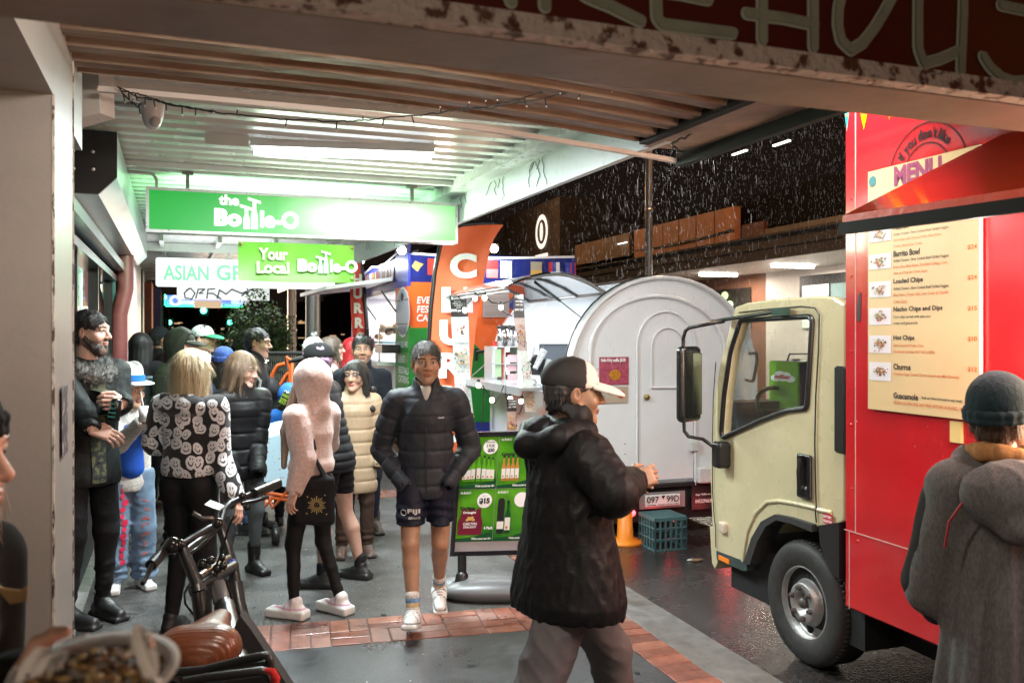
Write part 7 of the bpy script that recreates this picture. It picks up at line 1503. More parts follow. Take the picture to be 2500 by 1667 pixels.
feather('narrow red feather flag lettered CHURROS beside the lime banner', 13.2, ([(858, 596), (854, 700), (858, 780), (866, 900)], [(876, 596), (886, 700), (892, 780), (898, 900)]), [(874, 590), (888, 700), (895, 790), (900, 900), (900, 1050)],
    [('H', 872, 682, 22, 26), ('U', 873, 716, 22, 26), ('R', 875, 752, 22, 26), ('R', 877, 788, 22, 26), ('O', 880, 824, 22, 26)], (mat('flag_redfab', (.65, .05, .03), .5), mat('cream_print2', (.75, .7, .6))), 900)
# ================================================================ pavement sign
PS = root('pavement_sign', 'black framed pavement poster sign with green drink specials on a grey moulded base', 'pavement sign', I0, (wp(1200, 815, 5.95).x, 5.95, 0)); YB = 5.9
Cn = [wp(x, y, YB) for x, y in ((1098, 1357), (1300, 1352), (1312, 1056), (1120, 1056))]; o_ = Cn[0]; Rv = Cn[1] - Cn[0]; Uv = Cn[3] - Cn[0]; Uq = (Uv - Rv * (Uv.dot(Rv) / Rv.dot(Rv))); sh = Uv.dot(Rv) / Rv.length / Uq.length
class Sheared(Panel):
    def p(s, x, y, n=0): return s.O + s.R * (x + sh * y) + s.U * y + s.N * n
pg = Sheared(o_, Rv, Uq); Wd, Ht = Rv.length, Uq.length
def prect(mb, x, y, w_, h_, n, th): mb.poly([pg.p(x, y, n), pg.p(x + w_, y, n), pg.p(x + w_, y + h_, n), pg.p(x, y + h_, n)], pg.N * -th)
q = MB(); bw = .03; prect(q, 0, 0, Wd, bw, .01, .05); prect(q, 0, Ht - bw, Wd, bw, .01, .05); prect(q, 0, bw, bw, Ht - 2 * bw, .01, .05); prect(q, Wd - bw, bw, bw, Ht - 2 * bw, .01, .05); q.build('frame', mat('gloss_black', (.01, .01, .014), .2), PS)
q = MB(); prect(q, bw, bw, Wd - 2 * bw, Ht - 2 * bw, 0, .02); q.build('backing', mat('silver_back', (.42, .40, .42), .35, metal=.3), PS)
GRM, t = newmat('green_poster'); vv = t.co(); nz = t.noise(vv, 3.5, 2); t.l(t.mix(t.ramp(nz, .4, .62), (.015, .16, .008), (.10, .36, .012)), t.b.inputs['Base Color']); t.b.inputs['Roughness'].default_value = .18; t.b.inputs['Coat Weight'].default_value = .5
pw, ph0 = (Wd - 2 * bw) / 2 - .002, (Ht - 2 * bw - .065) / 2 - .002
wt, bkq, dg, gr, mr, gd_, lb, br_ = [MB() for _ in range(8)]
LM = mat('bottle_green', (.12, .4, .02), .2)
for ci in (0, 1):
    for ri in (0, 1):
        x0 = bw + ci * (pw + .004); y0 = bw + .065 + ri * (ph0 + .004); q = MB(); pg.rect(q, x0, y0, pw, ph0, .0025); q.build('poster', GRM, PS)
        pg.text(wt, 'the Bottle-O', x0 + .012, y0 + ph0 - .03, w=.07, h=.018, n=.005, bold=.02); pg.shape(dg, [(x0, y0), (x0 + pw, y0), (x0 + pw, y0 + .07), (x0 + pw * .5, y0 + .03), (x0, y0 + .02)], .0035)
        pg.text(wt, 'While stocks last 18+', x0 + pw - .01, y0 + .012, w=.13, h=.014, n=.006, al='r', bold=.03)
x0, y0 = bw, bw + .065 + ph0 + .004
pg.ell(wt, x0 + pw * .78, y0 + ph0 - .07, .048, None, .004, 28); pg.text(bkq, 'Pick Any', x0 + pw * .78, y0 + ph0 - .045, w=.06, h=.013, n=.006, al='c', bold=.02); pg.text(bkq, '3 FOR', x0 + pw * .78, y0 + ph0 - .072, w=.055, h=.02, n=.006, al='c', bold=.02); pg.text(bkq, '$20', x0 + pw * .80, y0 + ph0 - .105, w=.045, h=.026, n=.006, al='c', bold=.05)
def bottle(x, y, h, w_, m_b, m_l):
    pg.shape(m_b, [(x - w_, y), (x + w_, y), (x + w_, y + h * .55), (x + w_ * .45, y + h * .72), (x + w_ * .4, y + h), (x - w_ * .4, y + h), (x - w_ * .45, y + h * .72), (x - w_, y + h * .55)], .0045); pg.rect(m_l, x - w_, y + h * .1, 2 * w_, h * .38, .006); pg.rect(bkq, x - w_ * .45, y + h * .9, w_ * .9, h * .1, .006); pg.ell(br_, x - w_ * .2, y + h * .18, w_ * .5, w_ * .5, .008, 8)
for i, (x, h) in enumerate(((.03, .15), (.058, .165), (.088, .18), (.125, .19), (.16, .18), (.19, .17), (.218, .165))): bottle(x0 + x * pw / .25, y0 + .05, h * ph0 / .36, .0135, gr, lb)
x0b = bw + pw + .004; pg.text(bkq, 'Corona', x0b + .02, y0 + ph0 - .13, w=.09, h=.022, n=.006, bold=.05)
for dx in (.04, .07, .1, .13): bottle(x0b + dx, y0 + .05, .17, .013, br_, lb)
y0 = bw + .065; pg.ell(wt, x0 + pw * .72, y0 + ph0 - .075, .05, None, .004, 28); pg.text(bkq, '$15', x0 + pw * .72, y0 + ph0 - .10, w=.07, h=.042, n=.006, al='c', bold=.06); pg.text(bkq, 'Special', x0 + pw * .72, y0 + ph0 - .048, w=.03, h=.008, n=.006, al='c')
pg.text(bkq, 'Carlton', x0 + .018, y0 + ph0 - .135, w=.10, h=.022, n=.006, bold=.06); pg.text(wt, 'Draught', x0 + .04, y0 + ph0 - .165, w=.085, h=.02, n=.006, bold=.04)
pg.shape(mr, [(x0 + .01, y0 + .045), (x0 + .17, y0 + .045), (x0 + .172, y0 + .13), (x0 + .16, y0 + .17), (x0 + .158, y0 + .22), (x0 + .13, y0 + .22), (x0 + .125, y0 + .20), (x0 + .11, y0 + .22), (x0 + .08, y0 + .22), (x0 + .072, y0 + .20), (x0 + .055, y0 + .22), (x0 + .03, y0 + .22), (x0 + .025, y0 + .17), (x0 + .008, y0 + .13)], .0045)
pg.text(wt, 'CARLTON', x0 + .09, y0 + .11, w=.09, h=.018, n=.006, al='c', bold=.02); pg.text(wt, 'DRAUGHT', x0 + .09, y0 + .09, w=.085, h=.015, n=.006, al='c', bold=.02); pg.text(wt, '6 Pack', x0 + .185, y0 + .08, w=.06, h=.02, n=.006, bold=.04)
for dx, dz in ((-.02, 0), (0, .004), (.02, 0), (-.01, .014), (.012, .016)): pg.ell(gd_, x0 + .09 + dx, y0 + .145 + dz, .012, .008, .006 + abs(dx) * .02, 8)
x0 = x0b; pg.shape(bkq, [(x0 + .02, y0 + .05), (x0 + .065, y0 + .05), (x0 + .065, y0 + .27), (x0 + .055, y0 + .285), (x0 + .03, y0 + .285), (x0 + .02, y0 + .27)], .0045); pg.rect(lb, x0 + .02, y0 + .08, .045, .05, .006); bottle(x0 + .09, y0 + .05, .22, .018, dg, lb); pg.ell(wt, x0 + pw * .72, y0 + ph0 - .075, .05, None, .004, 28)
for mb, nm, m in ((wt, 'white_print', WP), (bkq, 'black_print', INK), (dg, 'dark_green_print', mat('deep_green', (.005, .07, .02), .3)), (gr, 'green_bottles', LM), (mr, 'maroon_carton', mat('maroon', (.16, .008, .03), .3)), (gd_, 'gold_horses', mat('gold_ink', (.6, .4, .12), .3)), (lb, 'pale_labels', mat('label_pale', (.75, .72, .68), .4)), (br_, 'amber_print', mat('amber_ink', (.5, .22, .05), .3))): mb.build(nm, m, PS)
q = MB(); c = wp(1130, 1370, YB); 
for px in (1128, 1275):
    c = wp(px, 1360, YB); q = MB(); q.tube([c, (c.x, YB, .1)], .022, 10); q.lathe([(.03, .02 * i + (.006 if i % 2 else 0)) for i in range(7)], (c.x, YB, .16)); q.lathe([(.05, 0), (.04, .05), (.03, .07), (.02, .07)], (c.x, YB, .09)); q.build('spring_post', BLK, PS)
S = SDF(); bc_ = wp(1200, 815, YB); gx = bc_.x
S.ell((gx + .03, YB - .10, .06), (.36, .12, .075), .03); S.ell((gx + .0, YB + .12, .045), (.37, .12, .06), .04); S.ell((gx - .03, YB + .0, .03), (.34, .16, .05), .04); S.ell((gx - .20, YB + .02, .085), (.06, .05, .05), .02, sub=True); S.ell((gx - .14, YB - .0, .08), (.05, .045, .05), .03)
V, Fq = S.mesh(.009, cut=[lambda X, Y, Z: .002 - Z + 0 * X + 0 * Y]); meshobj('moulded_base', V, Fq, mat('grey_plastic', (.13, .135, .14), .38, ns=(3, .8)), PS, smooth=True)
# ================================================================ cargo bike in the foreground
BK = root('electric_bicycle', 'black electric bicycle with ribbed tan saddle parked in the foreground, handlebar turned', 'bicycle', I0, (wp(520, 815, 2.9).x, 3.0, 0))
FRB = mat('satin_black_paint', (.012, .012, .013), .38, coat=.15); ALU = mat('dull_alloy', (.22, .21, .2), .3, metal=.8)
def zk(*p): return [(340 + x / 3.0325, 1150 + y / 3.0325) for x, y in p]
def W2(pts, Y0, Y1=None):
    Y1 = Y0 if Y1 is None else Y1; n = max(len(pts) - 1, 1); return [wp(x, y, Y0 + (Y1 - Y0) * i / n) for i, (x, y) in enumerate(zk(*pts))]
def bt(nm, pts, Y0, Y1, r, m=FRB, n=10, par=None): q = MB(); q.tube(W2(pts, Y0, Y1), r, n); return q.build(nm, m, par or BK)
bt('handlebar', [(110, 660), (200, 570), (310, 545), (420, 480), (520, 420), (600, 395), (625, 290), (670, 240), (760, 200), (860, 160)], 2.95, 3.55, .013)
bt('cross_bar', [(300, 620), (400, 540), (500, 470), (590, 410)], 3.0, 3.3, .010); bt('cross_bar', [(330, 640), (440, 560), (560, 450)], 3.05, 3.3, .007)
bt('grip', [(850, 165), (1030, 88)], 3.52, 3.7, .020, BLK); bt('grip', [(200, 575), (85, 695)], 2.98, 2.86, .019, BLK)
bt('brake_lever', [(95, 690), (60, 770), (25, 830)], 2.86, 2.78, .008, BLK); bt('brake_lever', [(760, 240), (860, 220), (950, 190)], 3.5, 3.62, .008, BLK)
bt('riser', [(600, 400), (640, 520), (690, 690)], 3.35, 3.3, .019); bt('riser', [(320, 570), (345, 640), (430, 850)], 3.0, 2.98, .019)
bt('fork_leg', [(690, 690), (715, 850)], 3.3, 3.28, .022); bt('fork_leg', [(715, 830), (735, 980), (790, 1200)], 3.28, 3.2, .027); bt('fork_leg', [(425, 850), (435, 900)], 2.98, 2.97, .03, FRB); bt('fork_leg', [(435, 890), (455, 1050), (470, 1180)], 2.97, 2.95, .024)
bt('head_tube', [(585, 840), (610, 960), (640, 1040)], 3.1, 3.0, .030, mat('grey_frame', (.13, .12, .12), .3, metal=.3)); bt('main_frame', [(630, 1000), (690, 1250), (760, 1500)], 3.0, 2.6, .035)
bt('fork_crown', [(425, 850), (560, 780), (700, 700)], 2.98, 3.28, .020); bt('fork_crown', [(440, 780), (560, 700), (660, 640)], 3.0, 3.28, .013, ALU)
q = MB()
for x, y, r in ((245, 550, .030), (300, 540, .018), (470, 690, .02), (530, 660, .016), (580, 720, .018), (500, 800, .02), (560, 830, .014), (620, 700, .016), (540, 760, .022), (765, 185, .016), (800, 270, .013), (680, 240, .022), (580, 385, .02), (615, 640, .013)): q.ball(W2([(x, y)], 3.1 if x > 350 else 2.97)[0] if x < 640 else W2([(x, y)], 3.45)[0], r, 10, 7)
q.build('clamps', mat('shiny_black', (.03, .03, .03), .12, metal=.5), BK)
q = MB(); c = W2([(665, 690)], 3.29)[0]; q.lathe([(.012, 0), (.024, 0), (.024, .018), (.012, .02)], c, (.1, 0, 1)); q.build('blue_cap', mat('blue_anodised', (.06, .09, .6), .25, metal=.6), BK)
q = MB(); q.hexa(W2([(480, 245), (590, 288), (596, 296), (486, 253)], 3.3), [p + Vector((0, .07, .004)) for p in W2([(480, 245), (590, 288), (596, 296), (486, 253)], 3.3)]); q.build('display_unit', BLK, BK); bt('display_arm', [(400, 310), (470, 350), (540, 345), (560, 400)], 3.25, 3.3, .008, ALU)
for pts in ([(250, 640), (300, 560), (360, 600), (420, 700), (470, 800)], [(380, 820), (335, 900), (340, 980), (400, 1060)], [(640, 800), (700, 980), (760, 1080), (740, 1160)], [(700, 330), (660, 420), (610, 600), (560, 720)]): bt('control_cable', pts, 3.0, 3.1, .004, BLK, 6)
# front wheel
wc = wp(545, 1640, 3.05); d = (W2([(860, 160)], 3.52)[0] - W2([(200, 575)], 2.98)[0]); d.z = 0; d.normalize(); wc.z = .33; u = Vector((-d.y, d.x, 0)); v = Vector((0, 0, 1)); q = MB(); q.tube([wc + u * .30 * math.cos(6.2832 * i / 40) + v * .30 * math.sin(6.2832 * i / 40) for i in range(41)], .032, 10, False); fw = q.build('front_wheel', BLK, BK); q = MB(); q.tube([wc + u * .26 * math.cos(6.2832 * i / 40) + v * .26 * math.sin(6.2832 * i / 40) for i in range(41)], .010, 6, False)
for i in range(16): q.tube([wc, wc + (u * math.cos(6.2832 * i / 16) + v * math.sin(6.2832 * i / 16)) * .26], .0015, 4)
q.build('rim_and_spokes', ALU, fw)
# saddle
sc_ = wp(505, 1560, 2.62); S = SDF(); ang = Vector((wp(540, 1475, 2.85) - wp(480, 1590, 2.5))); ang.z = 0; ang.normalize(); M = np.array([[ang.y, ang.x, 0], [-ang.x, ang.y, 0], [0, 0, 1.]])
rib = lambda X, Y, Z, t, L: -.0015 * np.abs(np.sin(((X - sc_.x) * ang.x + (Y - sc_.y) * ang.y) * 270)) * (Z > sc_.z - .015)
S.frame(M * 1., np.array(sc_));  S.cone((0, .20, -.0), (0, .0, .01), .034, .065, .03, (1, 1, 1.3), rib); S.cone((-.045, -.10, .01), (.045, -.10, .01), .072, .072, .05, (1, 1, 1.15), rib); S.cone((0, .05, -.01), (0, -.1, -.02), .045, .095, .03, (1, 1, 1.3), rib); S.ell((0, -.03, -.13), (.14, .25, .075), .02, sub=True)
V, Fq = S.mesh(.003); meshobj('saddle', V, Fq, mat('tan_leather', (.15, .042, .014), .36, coat=.15, ns=(6, .55, .4, .8), bp=(120, .15)), BK, smooth=True)
q = MB(); P1 = [wp(x, y, 2.75) for x, y in ((585, 1500), (612, 1535), (720, 1700), (560, 1700), (560, 1560))]; q.poly(P1, (0, .05, 0)); q.build('rear_fender', mat('fabric_black', (.03, .028, .028), .8, bp=(200, .4)), BK)
for pts, Y_, r in (([(60, 1480), (250, 1490), (480, 1470), (760, 1400), (900, 1370), (950, 1360), (965, 1400), (970, 1460)], 2.35, .012), ([(330, 1560), (500, 1530), (900, 1480), (960, 1490), (1000, 1600)], 2.2, .012)): bt('rack_rail', pts, Y_, Y_, r)
q = MB(); q.poly(W2([(300, 1500), (960, 1400), (960, 1470), (960, 1700), (300, 1700)], 2.4), (0, .02, 0)); q.build('rack_panel', mat('rack_black', (.015, .015, .015), .3), BK); bt('seat_post', [(520, 1380), (540, 1560), (550, 1800)], 2.62, 2.6, .016)
q = MB(); P_ = W2([(930, 1470), (985, 1480), (1010, 1530), (1000, 1600)], 2.15); q.tube(P_, [.006, .01, .012, .01], 8); solo(q, 'knotted_cord', cloth('red_knit', (.55, .03, .03), kind='knit'), 'bright red knitted cord tied to the bicycle rack', 'cord', I0, P_[0])
# ================================================================ blue cloth wagon
WGN = root('folding_wagon', 'orange framed folding wagon under a pale blue speckled cloth between the women', 'wagon', I0, (wp(668, 815, 7.6).x, 7.6, 0)); YW = 7.6
S = SDF(); P = [wp(x, y, YW) for x, y in ((640, 1070), (700, 1040), (705, 1180), (632, 1170))]; cz_ = sum(P, Vector()) / 4
FLR, t = newmat('floral_cloth'); v = t.n('TexVoronoi'); t.l(t.co(), v.inputs[0]); v.inputs['Scale'].default_value = 26; t.l(t.mix(t.ramp(v.outputs['Distance'], .16, .22), (.5, .16, .12), (.42, .58, .68)), t.b.inputs['Base Color']); t.b.inputs['Roughness'].default_value = .7
q = MB(); q.hexa([wp(624, 1170, YW - .2), wp(712, 1192, YW - .2), wp(716, 1190, YW + .35), wp(640, 1160, YW + .35)], [wp(636, 1075, YW - .15), wp(712, 1050, YW - .15), wp(716, 1020, YW + .3), wp(650, 1035, YW + .3)]); q.build('cloth_cover', FLR, WGN)
q = MB()
for pts in ([(630, 1200), (712, 1212)], [(640, 1195), (648, 1235), (665, 1215), (712, 1222)], [(650, 1200), (665, 1240), (700, 1200)]): q.tube([wp(x, y, YW - .22) for x, y in pts], .016, 8)
q.build('orange_frame', OR, WGN)
for px in (672, 645): 
    q = MB(); c = wp(px, 1236, YW - .3 if px > 660 else YW + .3); q.lathe([(0, -.03), (.06, -.03), (.075, -.02), (.08, 0), (.075, .03), (.06, .035), (0, .035)], (c.x, c.y, .08), (1, .3, 0), 20); q.build('wheel', BLK, WGN)
# ================================================================ people
HD = lambda: cloth('hair_dark', (.022, .016, .014), kind='hair')
BLKC = lambda: cloth('black_cloth', (.012, .012, .014), .7)
SHW = (.72, .72, .71)
# ---- walking man
p = Person('grey haired man striding forward in dark quilted jacket, navy shorts and white trainers', 1040, 1500, 186, 1.70, Y=5.35, hyaw=6, hpitch=-4)
p.j(hipL=(-.052, 0, .53), hipR=(.052, 0, .53), knR=(.055, .075, .295), anR=(.045, .12, .075), knL=(-.05, .02, .285), anL=(-.05, -.16, .085), elL=(-.162, -.045, .615), elR=(.162, -.045, .615), wrL=(-.075, .05, .50), wrR=(.075, .05, .50))
p.fy = dict(L=.05, R=-.12); p.fpitch = dict(R=.28, L=-.35)
p.body('tan', legs=True, hands=(), beard=.3, bcol=(.05, .04, .035), brow=(.02, .015, .012)); p.hair(cloth('hair_grey', (.10, .095, .09), kind='hair', c2=.35), 'short')
j_ = p.jacket(cloth('charcoal_quilt', (.030, .034, .042), .4, 'shell'), hem=.45, puff=.010, quilt=(.105, .009), fold=.007, collar=.045, w=1.07, seed=4, vneck=.09)
decal(p, j_, (0, .25, 1.30), (-1, 0, 0), (0, 0, 1), lambda pn, mb: (pn.rect(mb, -.004, -.52, .008, .52), [pn.rect(mb, x, -.5, .0035, .42) for x in (-.12, .12)]), 'zip_and_seams', BLK)
decal(p, j_, (-.07, .25, 1.245), (-1, 0, 0), (0, 0, 1), lambda pn, mb: pn.rect(mb, 0, 0, .038, .011), 'chest_label', mat('label_slate', (.12, .13, .2), .5)); decal(p, j_, (-.07, .25, 1.245), (-1, 0, 0), (0, 0, 1), lambda pn, mb: pn.text(mb, 'patagonia', .019, .003, w=.033, h=.005, al='c'), 'label_lettering', WP, .005)
S = SDF(); S.cone(p.J['neck'] + A_(0, .03, -.05), p.J['neck'] + A_(0, .02, .0), .05, .052, .01); S.cone(p.J['neck'] + A_(0, .075, -.08), p.J['neck'] + A_(0, .045, .0), .03, .045, .01); p.extra('tee_shirt', S, cloth('tee_white', (.5, .48, .44)), .006)
s_ = p.pants(cloth('navy_shorts', (.008, .009, .022), .6), top=.57, cuff=.365, w=1.0, name='shorts', knee=1.28, fold=.004)
decal(p, s_, (.155, .3, .70), (-1, .0, -.05), (0, 0, 1), lambda pn, mb: (pn.text(mb, 'FIJI', .045, -.01, w=.075, h=.032, bold=.03), pn.text(mb, 'AIRWAYS', .05, -.035, w=.07, h=.014, bold=.02), pn.ring(mb, .022, .0, .014, .004, k=16)), 'shorts_lettering', mat('print_grey', (.45, .45, .42)))
p.shoes(SHW, (.66, .66, .64), k=1.02, trim=(.1, .1, .1))
for q in 'LR':
    a, k_ = p.J['an' + q], p.J['kn' + q]; d = (k_ - a) / np.linalg.norm(k_ - a)
    for i, (c, nm) in enumerate((((.7, .68, .64), 'white'), ((.65, .5, .28), 'gold'), ((.2, .36, .6), 'blue'), ((.7, .68, .64), 'white'))): S = SDF(); S.cone(a + d * (.0 + i * .024), a + d * (.02 + i * .024), .038, .040 + .001 * i, .004); p.extra('sock_band', S, cloth('sock_' + nm, c, kind='knit'), .005)
# ---- black jacket man, close right of centre
p = Person('man in black rain jacket and two-tone cap, seen from behind, holding a food plate', 1385, 0, -68, 1.65, Y=3.3, hyaw=-14, hpitch=-5)
p.setp('elR', 1500, 1205, 3.05); p.setp('wrR', 1545, 1175, 3.30); p.setp('elL', 1330, 1230, 3.55); p.setp('wrL', 1500, 1190, 3.62); p.j(knL=(-.10, .16, .29), anL=(-.10, .20, .06), knR=(.09, -.12, .29), anR=(.10, -.32, .09)); p.hcurl['R'] = .75; p.hcurl['L'] = .4; p.hdir['R'] = (.0, 1, .25); p.hup['R'] = (.9, .0, .4)
p.body((.36, .22, .145), hands=('R', 'L'), brow=(.03, .02, .02)); p.hair(cloth('hair_stub', (.05, .045, .042), kind='hair'), 'short', under=True)
CPB = mat('cap_cloth', (.02, .02, .02), .75, attr='Col', bp=(200, .3)); p.cap(CPB, mat('brim_cream', (.68, .67, .63), .8, bp=(200, .3)), front=((.68, .67, .63), (.014, .013, .013)))
RN = cloth('rain_jacket', (.010, .010, .011), .42, 'shell')
j_ = p.jacket(RN, hem=.44, puff=.020, fold=.011, collar=.075, w=1.18, hood='down', seed=12, flare=.075, res=.0065, shr=1.05, slv=1.08)
decal(p, j_, (.5, .02, 1.21), (0, 1, .5), (0, 0, 1), lambda pn, mb: pn.rect(mb, -.05, -.09, .085, .12), 'sleeve_patch', mat('patch_black', (.004, .004, .004), .9))
S = SDF(); nk = p.J['neck']
for a, b in (((-.12, -.09, .01), (0, -.16, -.02)), ((0, -.16, -.02), (.12, -.09, .01)), ((-.12, -.09, .01), (-.09, .03, .03)), ((.12, -.09, .01), (.09, .03, .03))): S.cone(nk + A_(*a), nk + A_(*b), .045, .05, .04)
S.cone(nk + A_(-.10, -.03, .05), nk + A_(.10, -.03, .05), .03, .03, .03); p.extra('hood', S, RN, .007, foldf(31, .010, 11.))
p.tube('drawstring', [p.J['pel'] + A_(.21, .03, .05), p.J['pel'] + A_(.225, .03, -.05), p.J['pel'] + A_(.22, .035, -.13)], .004, BLK, 6)
p.pants(cloth('grey_chinos', (.12, .11, .115), .8), top=.52, cuff=.05, w=1.12, fold=.010, seed=8, knee=1.25, flare=1.2); p.shoes((.03, .03, .03), (.02, .02, .02))
c = p.world((p.J['wrR'] + p.J['wrL']) / 2 + A_(0, .10, .01)); c = wp(1528, 1185, 3.5); q = MB(); q.lathe([(0, .0), (.05, 0), (.09, .022), (.092, .024), (.05, .004), (0, .004)], c, (0, 0, 1), 24); r_ = root('paper_plate', 'small white paper plate in the hands of the black jacket man', 'plate', I0, c); q.build('plate_rim', mat('paper_white', (.75, .75, .73), .7), r_)
q = MB()
for i in range(9): q.ball(c + Vector((R.uniform(-.04, .04), R.uniform(-.04, .04), .018)), R.uniform(.01, .018), 7, 5)
solo(q, 'fried_food', mat('fried', (.35, .16, .04), .5, ns=(60, .5)), 'brown fried morsels on the plate of the black jacket man', 'food', I0, c)
# ---- grey coat person at right edge
p = Person('person in dark beanie and long grey wool cape coat, back turned, at the right edge', 2448, 0, -14, 1.60, Y=2.75, hyaw=-28, female=True)
p.j(elL=(-.08, 0, .62), elR=(.08, 0, .62), wrL=(-.06, .0, .52), wrR=(.06, 0, .52)); p.body('light', hands=()); p.hair(cloth('hair_brown', (.10, .05, .03), kind='hair'), 'short', under=True); p.beanie(cloth('beanie_slate', (.016, .034, .040), .95, 'knit'), low=.05)
GW = mat('grey_wool', (.125, .12, .115), .95, ns=(140, .6, .35, .65), bp=(200, .4), stretch=(1, 1, .4))
def cape(X, Y, Z): a = np.arctan2(Y, X); dn = np.clip((1.25 - Z) / 1.1, 0, 1); return .018 * dn * np.sin(a * 9 + 2 * np.sin(Z * 2)) + .012 * dn * np.sin(a * 17 + 1)
S = SDF(); S.cone((0, 0, 1.24), (0, -.01, .2), .12, .235, .05, (1, 1.25, 1)); S.cone((-.13, 0, 1.28), (.13, 0, 1.28), .078, .078, .07); S.cone((-.14, 0, 1.26), (-.205, .05, .92), .075, .075, .05); S.cone((.14, 0, 1.26), (.205, .05, .92), .075, .075, .05); p.extra('cape_coat', S, GW, .008, lambda X, Y, Z: cape(X, Y, Z) + foldf(5, .006)(X, Y, Z), [lambda X, Y, Z: .18 - Z + 0 * X + 0 * Y])
S = SDF(); S.ell((0, -.13, 1.27), (.155, .075, .11), .04); S.cone((-.13, -.02, 1.31), (0, -.17, 1.17), .05, .03, .05); S.cone((.13, -.02, 1.31), (0, -.17, 1.17), .05, .03, .05); S.cone((-.09, .02, 1.35), (.09, .02, 1.35), .055, .055, .04); p.extra('hood', S, GW, .007, foldf(6, .010, 12))
S = SDF(); S.cone((-.22, .06, .95), (-.15, .20, .82), .055, .05, .03); S.cone((.26, .06, .95), (.15, .2, .85), .055, .05, .03); S.cone((-.17, .02, 1.22), (-.225, .05, .95), .065, .06, .03); p.extra('dark_sleeves', S, cloth('sleeve_dark', (.03, .028, .026), .9), .007, foldf(9, .008))
S = SDF()
for i in range(10):
    a, b = 6.2832 * i / 10, 6.2832 * (i + 1) / 10; S.cone((.078 * math.cos(a), .078 * math.sin(a), 1.375 + .01 * math.sin(a * 2)), (.078 * math.cos(b), .078 * math.sin(b), 1.375 + .01 * math.sin(b * 2)), .030, .030, .015)
p.extra('scarf', S, cloth('tan_knit', (.36, .17, .06), kind='knit'), .006, fnoise(3, 60, .005)); p.tube('red_strap', [(-.05, -.11, 1.33), (-.13, -.14, 1.27), (-.18, -.12, 1.18), (-.19, -.11, 1.10)], .004, mat('strap_red', (.3, .015, .02), .6))
p.shoes()
# ---- bearded man at the pillar
p = Person('tall bearded man in dark fur collared parka by the shop window, can in hand', 214, 0, -118, 1.90, Y=5.35, hyaw=26, hpitch=-3)
p.setp('elR', 200, 1005, 5.1); p.setp('wrR', 222, 1045, 4.95); p.setp('elL', 290, 985, 5.45); p.setp('wrL', 300, 985, 5.1); p.hdir['R'] = (-.6, .6, -.35); p.hup['R'] = (.4, .7, .6); p.hdir['L'] = (.7, .2, .1); p.hup['L'] = (-.2, .9, .1); p.hcurl['L'] = .85; p.hcurl['R'] = .35
p.fy = dict(L=-.1, R=.3); p.body('fair', hands=('L', 'R'), beard=.9, bcol=(.03, .02, .012), brow=(.03, .02, .015)); p.hair(cloth('hair_dark', (.02, .015, .012), kind='hair'), 'short', seed=5); p.hair(cloth('beard_brown', (.045, .028, .018), kind='hair'), 'beard', 'beard')
j_ = p.jacket(cloth('parka_black', (.013, .016, .016), .45, 'shell'), hem=.44, puff=.014, fold=.009, w=1.05, seed=21, flare=.02)
S = SDF(); nk = p.J['neck']
for i in range(9):
    a, b = -2.9 + 5.2 * i / 9 + 1.57 + .3, -2.9 + 5.2 * (i + 1) / 9 + 1.57 + .3; S.cone(nk + A_(.125 * math.cos(a), -.01 + .115 * math.sin(a), -.015 - .06 * max(0, math.sin(a))), nk + A_(.125 * math.cos(b), -.01 + .115 * math.sin(b), -.015 - .06 * max(0, math.sin(b))), .046, .046, .02)
FU = fnoise(31, 130, .012, 9); V, Fq = S.mesh(.007, FU); V, Fq = fuzz(V, Fq, 5000, .04, (0, 0, .3), 1., .5, .0012); p.add('fur_collar', V, Fq, mat('grey_fur', (.25, .24, .22), .9, ns=(40, (.06, .06, .055), .42, .6)))
decal(p, j_, (.03, .35, 1.50), (-1, 0, 0), (0, 0, 1), lambda pn, mb: [pn.shape(mb, [(-.045 - .00 * k, -.04 * (k + 1)), (.045, -.04 * (k + 1)), (.045, -.04 * k), (-.045, -.04 * k)]) for k in range(17)], 'plaid_shirt', mat('plaid', (.018, .022, .02), .85, ns=(34, (.10, .10, .045), .5, .56)), .006)
p.pants(cloth('black_denim', (.016, .016, .018), .7), w=1.0, fold=.007, seed=6, cuff=.05, tight=True, knee=1.15); s_ = p.root.children[-1]
decal(p, s_, (.5, .05, .80), (0, 1, 0), (0, 0, 1), lambda pn, mb: pn.rect(mb, -.06, -.07, .12, .14), 'red_patch', mat('patch_red', (.35, .02, .03), .8)); decal(p, s_, (.5, .05, .80), (0, 1, 0), (0, 0, 1), lambda pn, mb: [pn.shape(mb, [(-.045 + .02 * i, .05), (-.030 + .02 * i, .05), (-.037 + .02 * i, .015)]) for i in range(5)] + [pn.shape(mb, [(-.045 + .02 * i, -.05), (-.030 + .02 * i, -.05), (-.037 + .02 * i, -.02)]) for i in range(5)], 'patch_teeth', mat('mint_print', (.35, .6, .45), .6), .007)
p.shoes((.014, .014, .015), (.02, .02, .02), k=1.05)
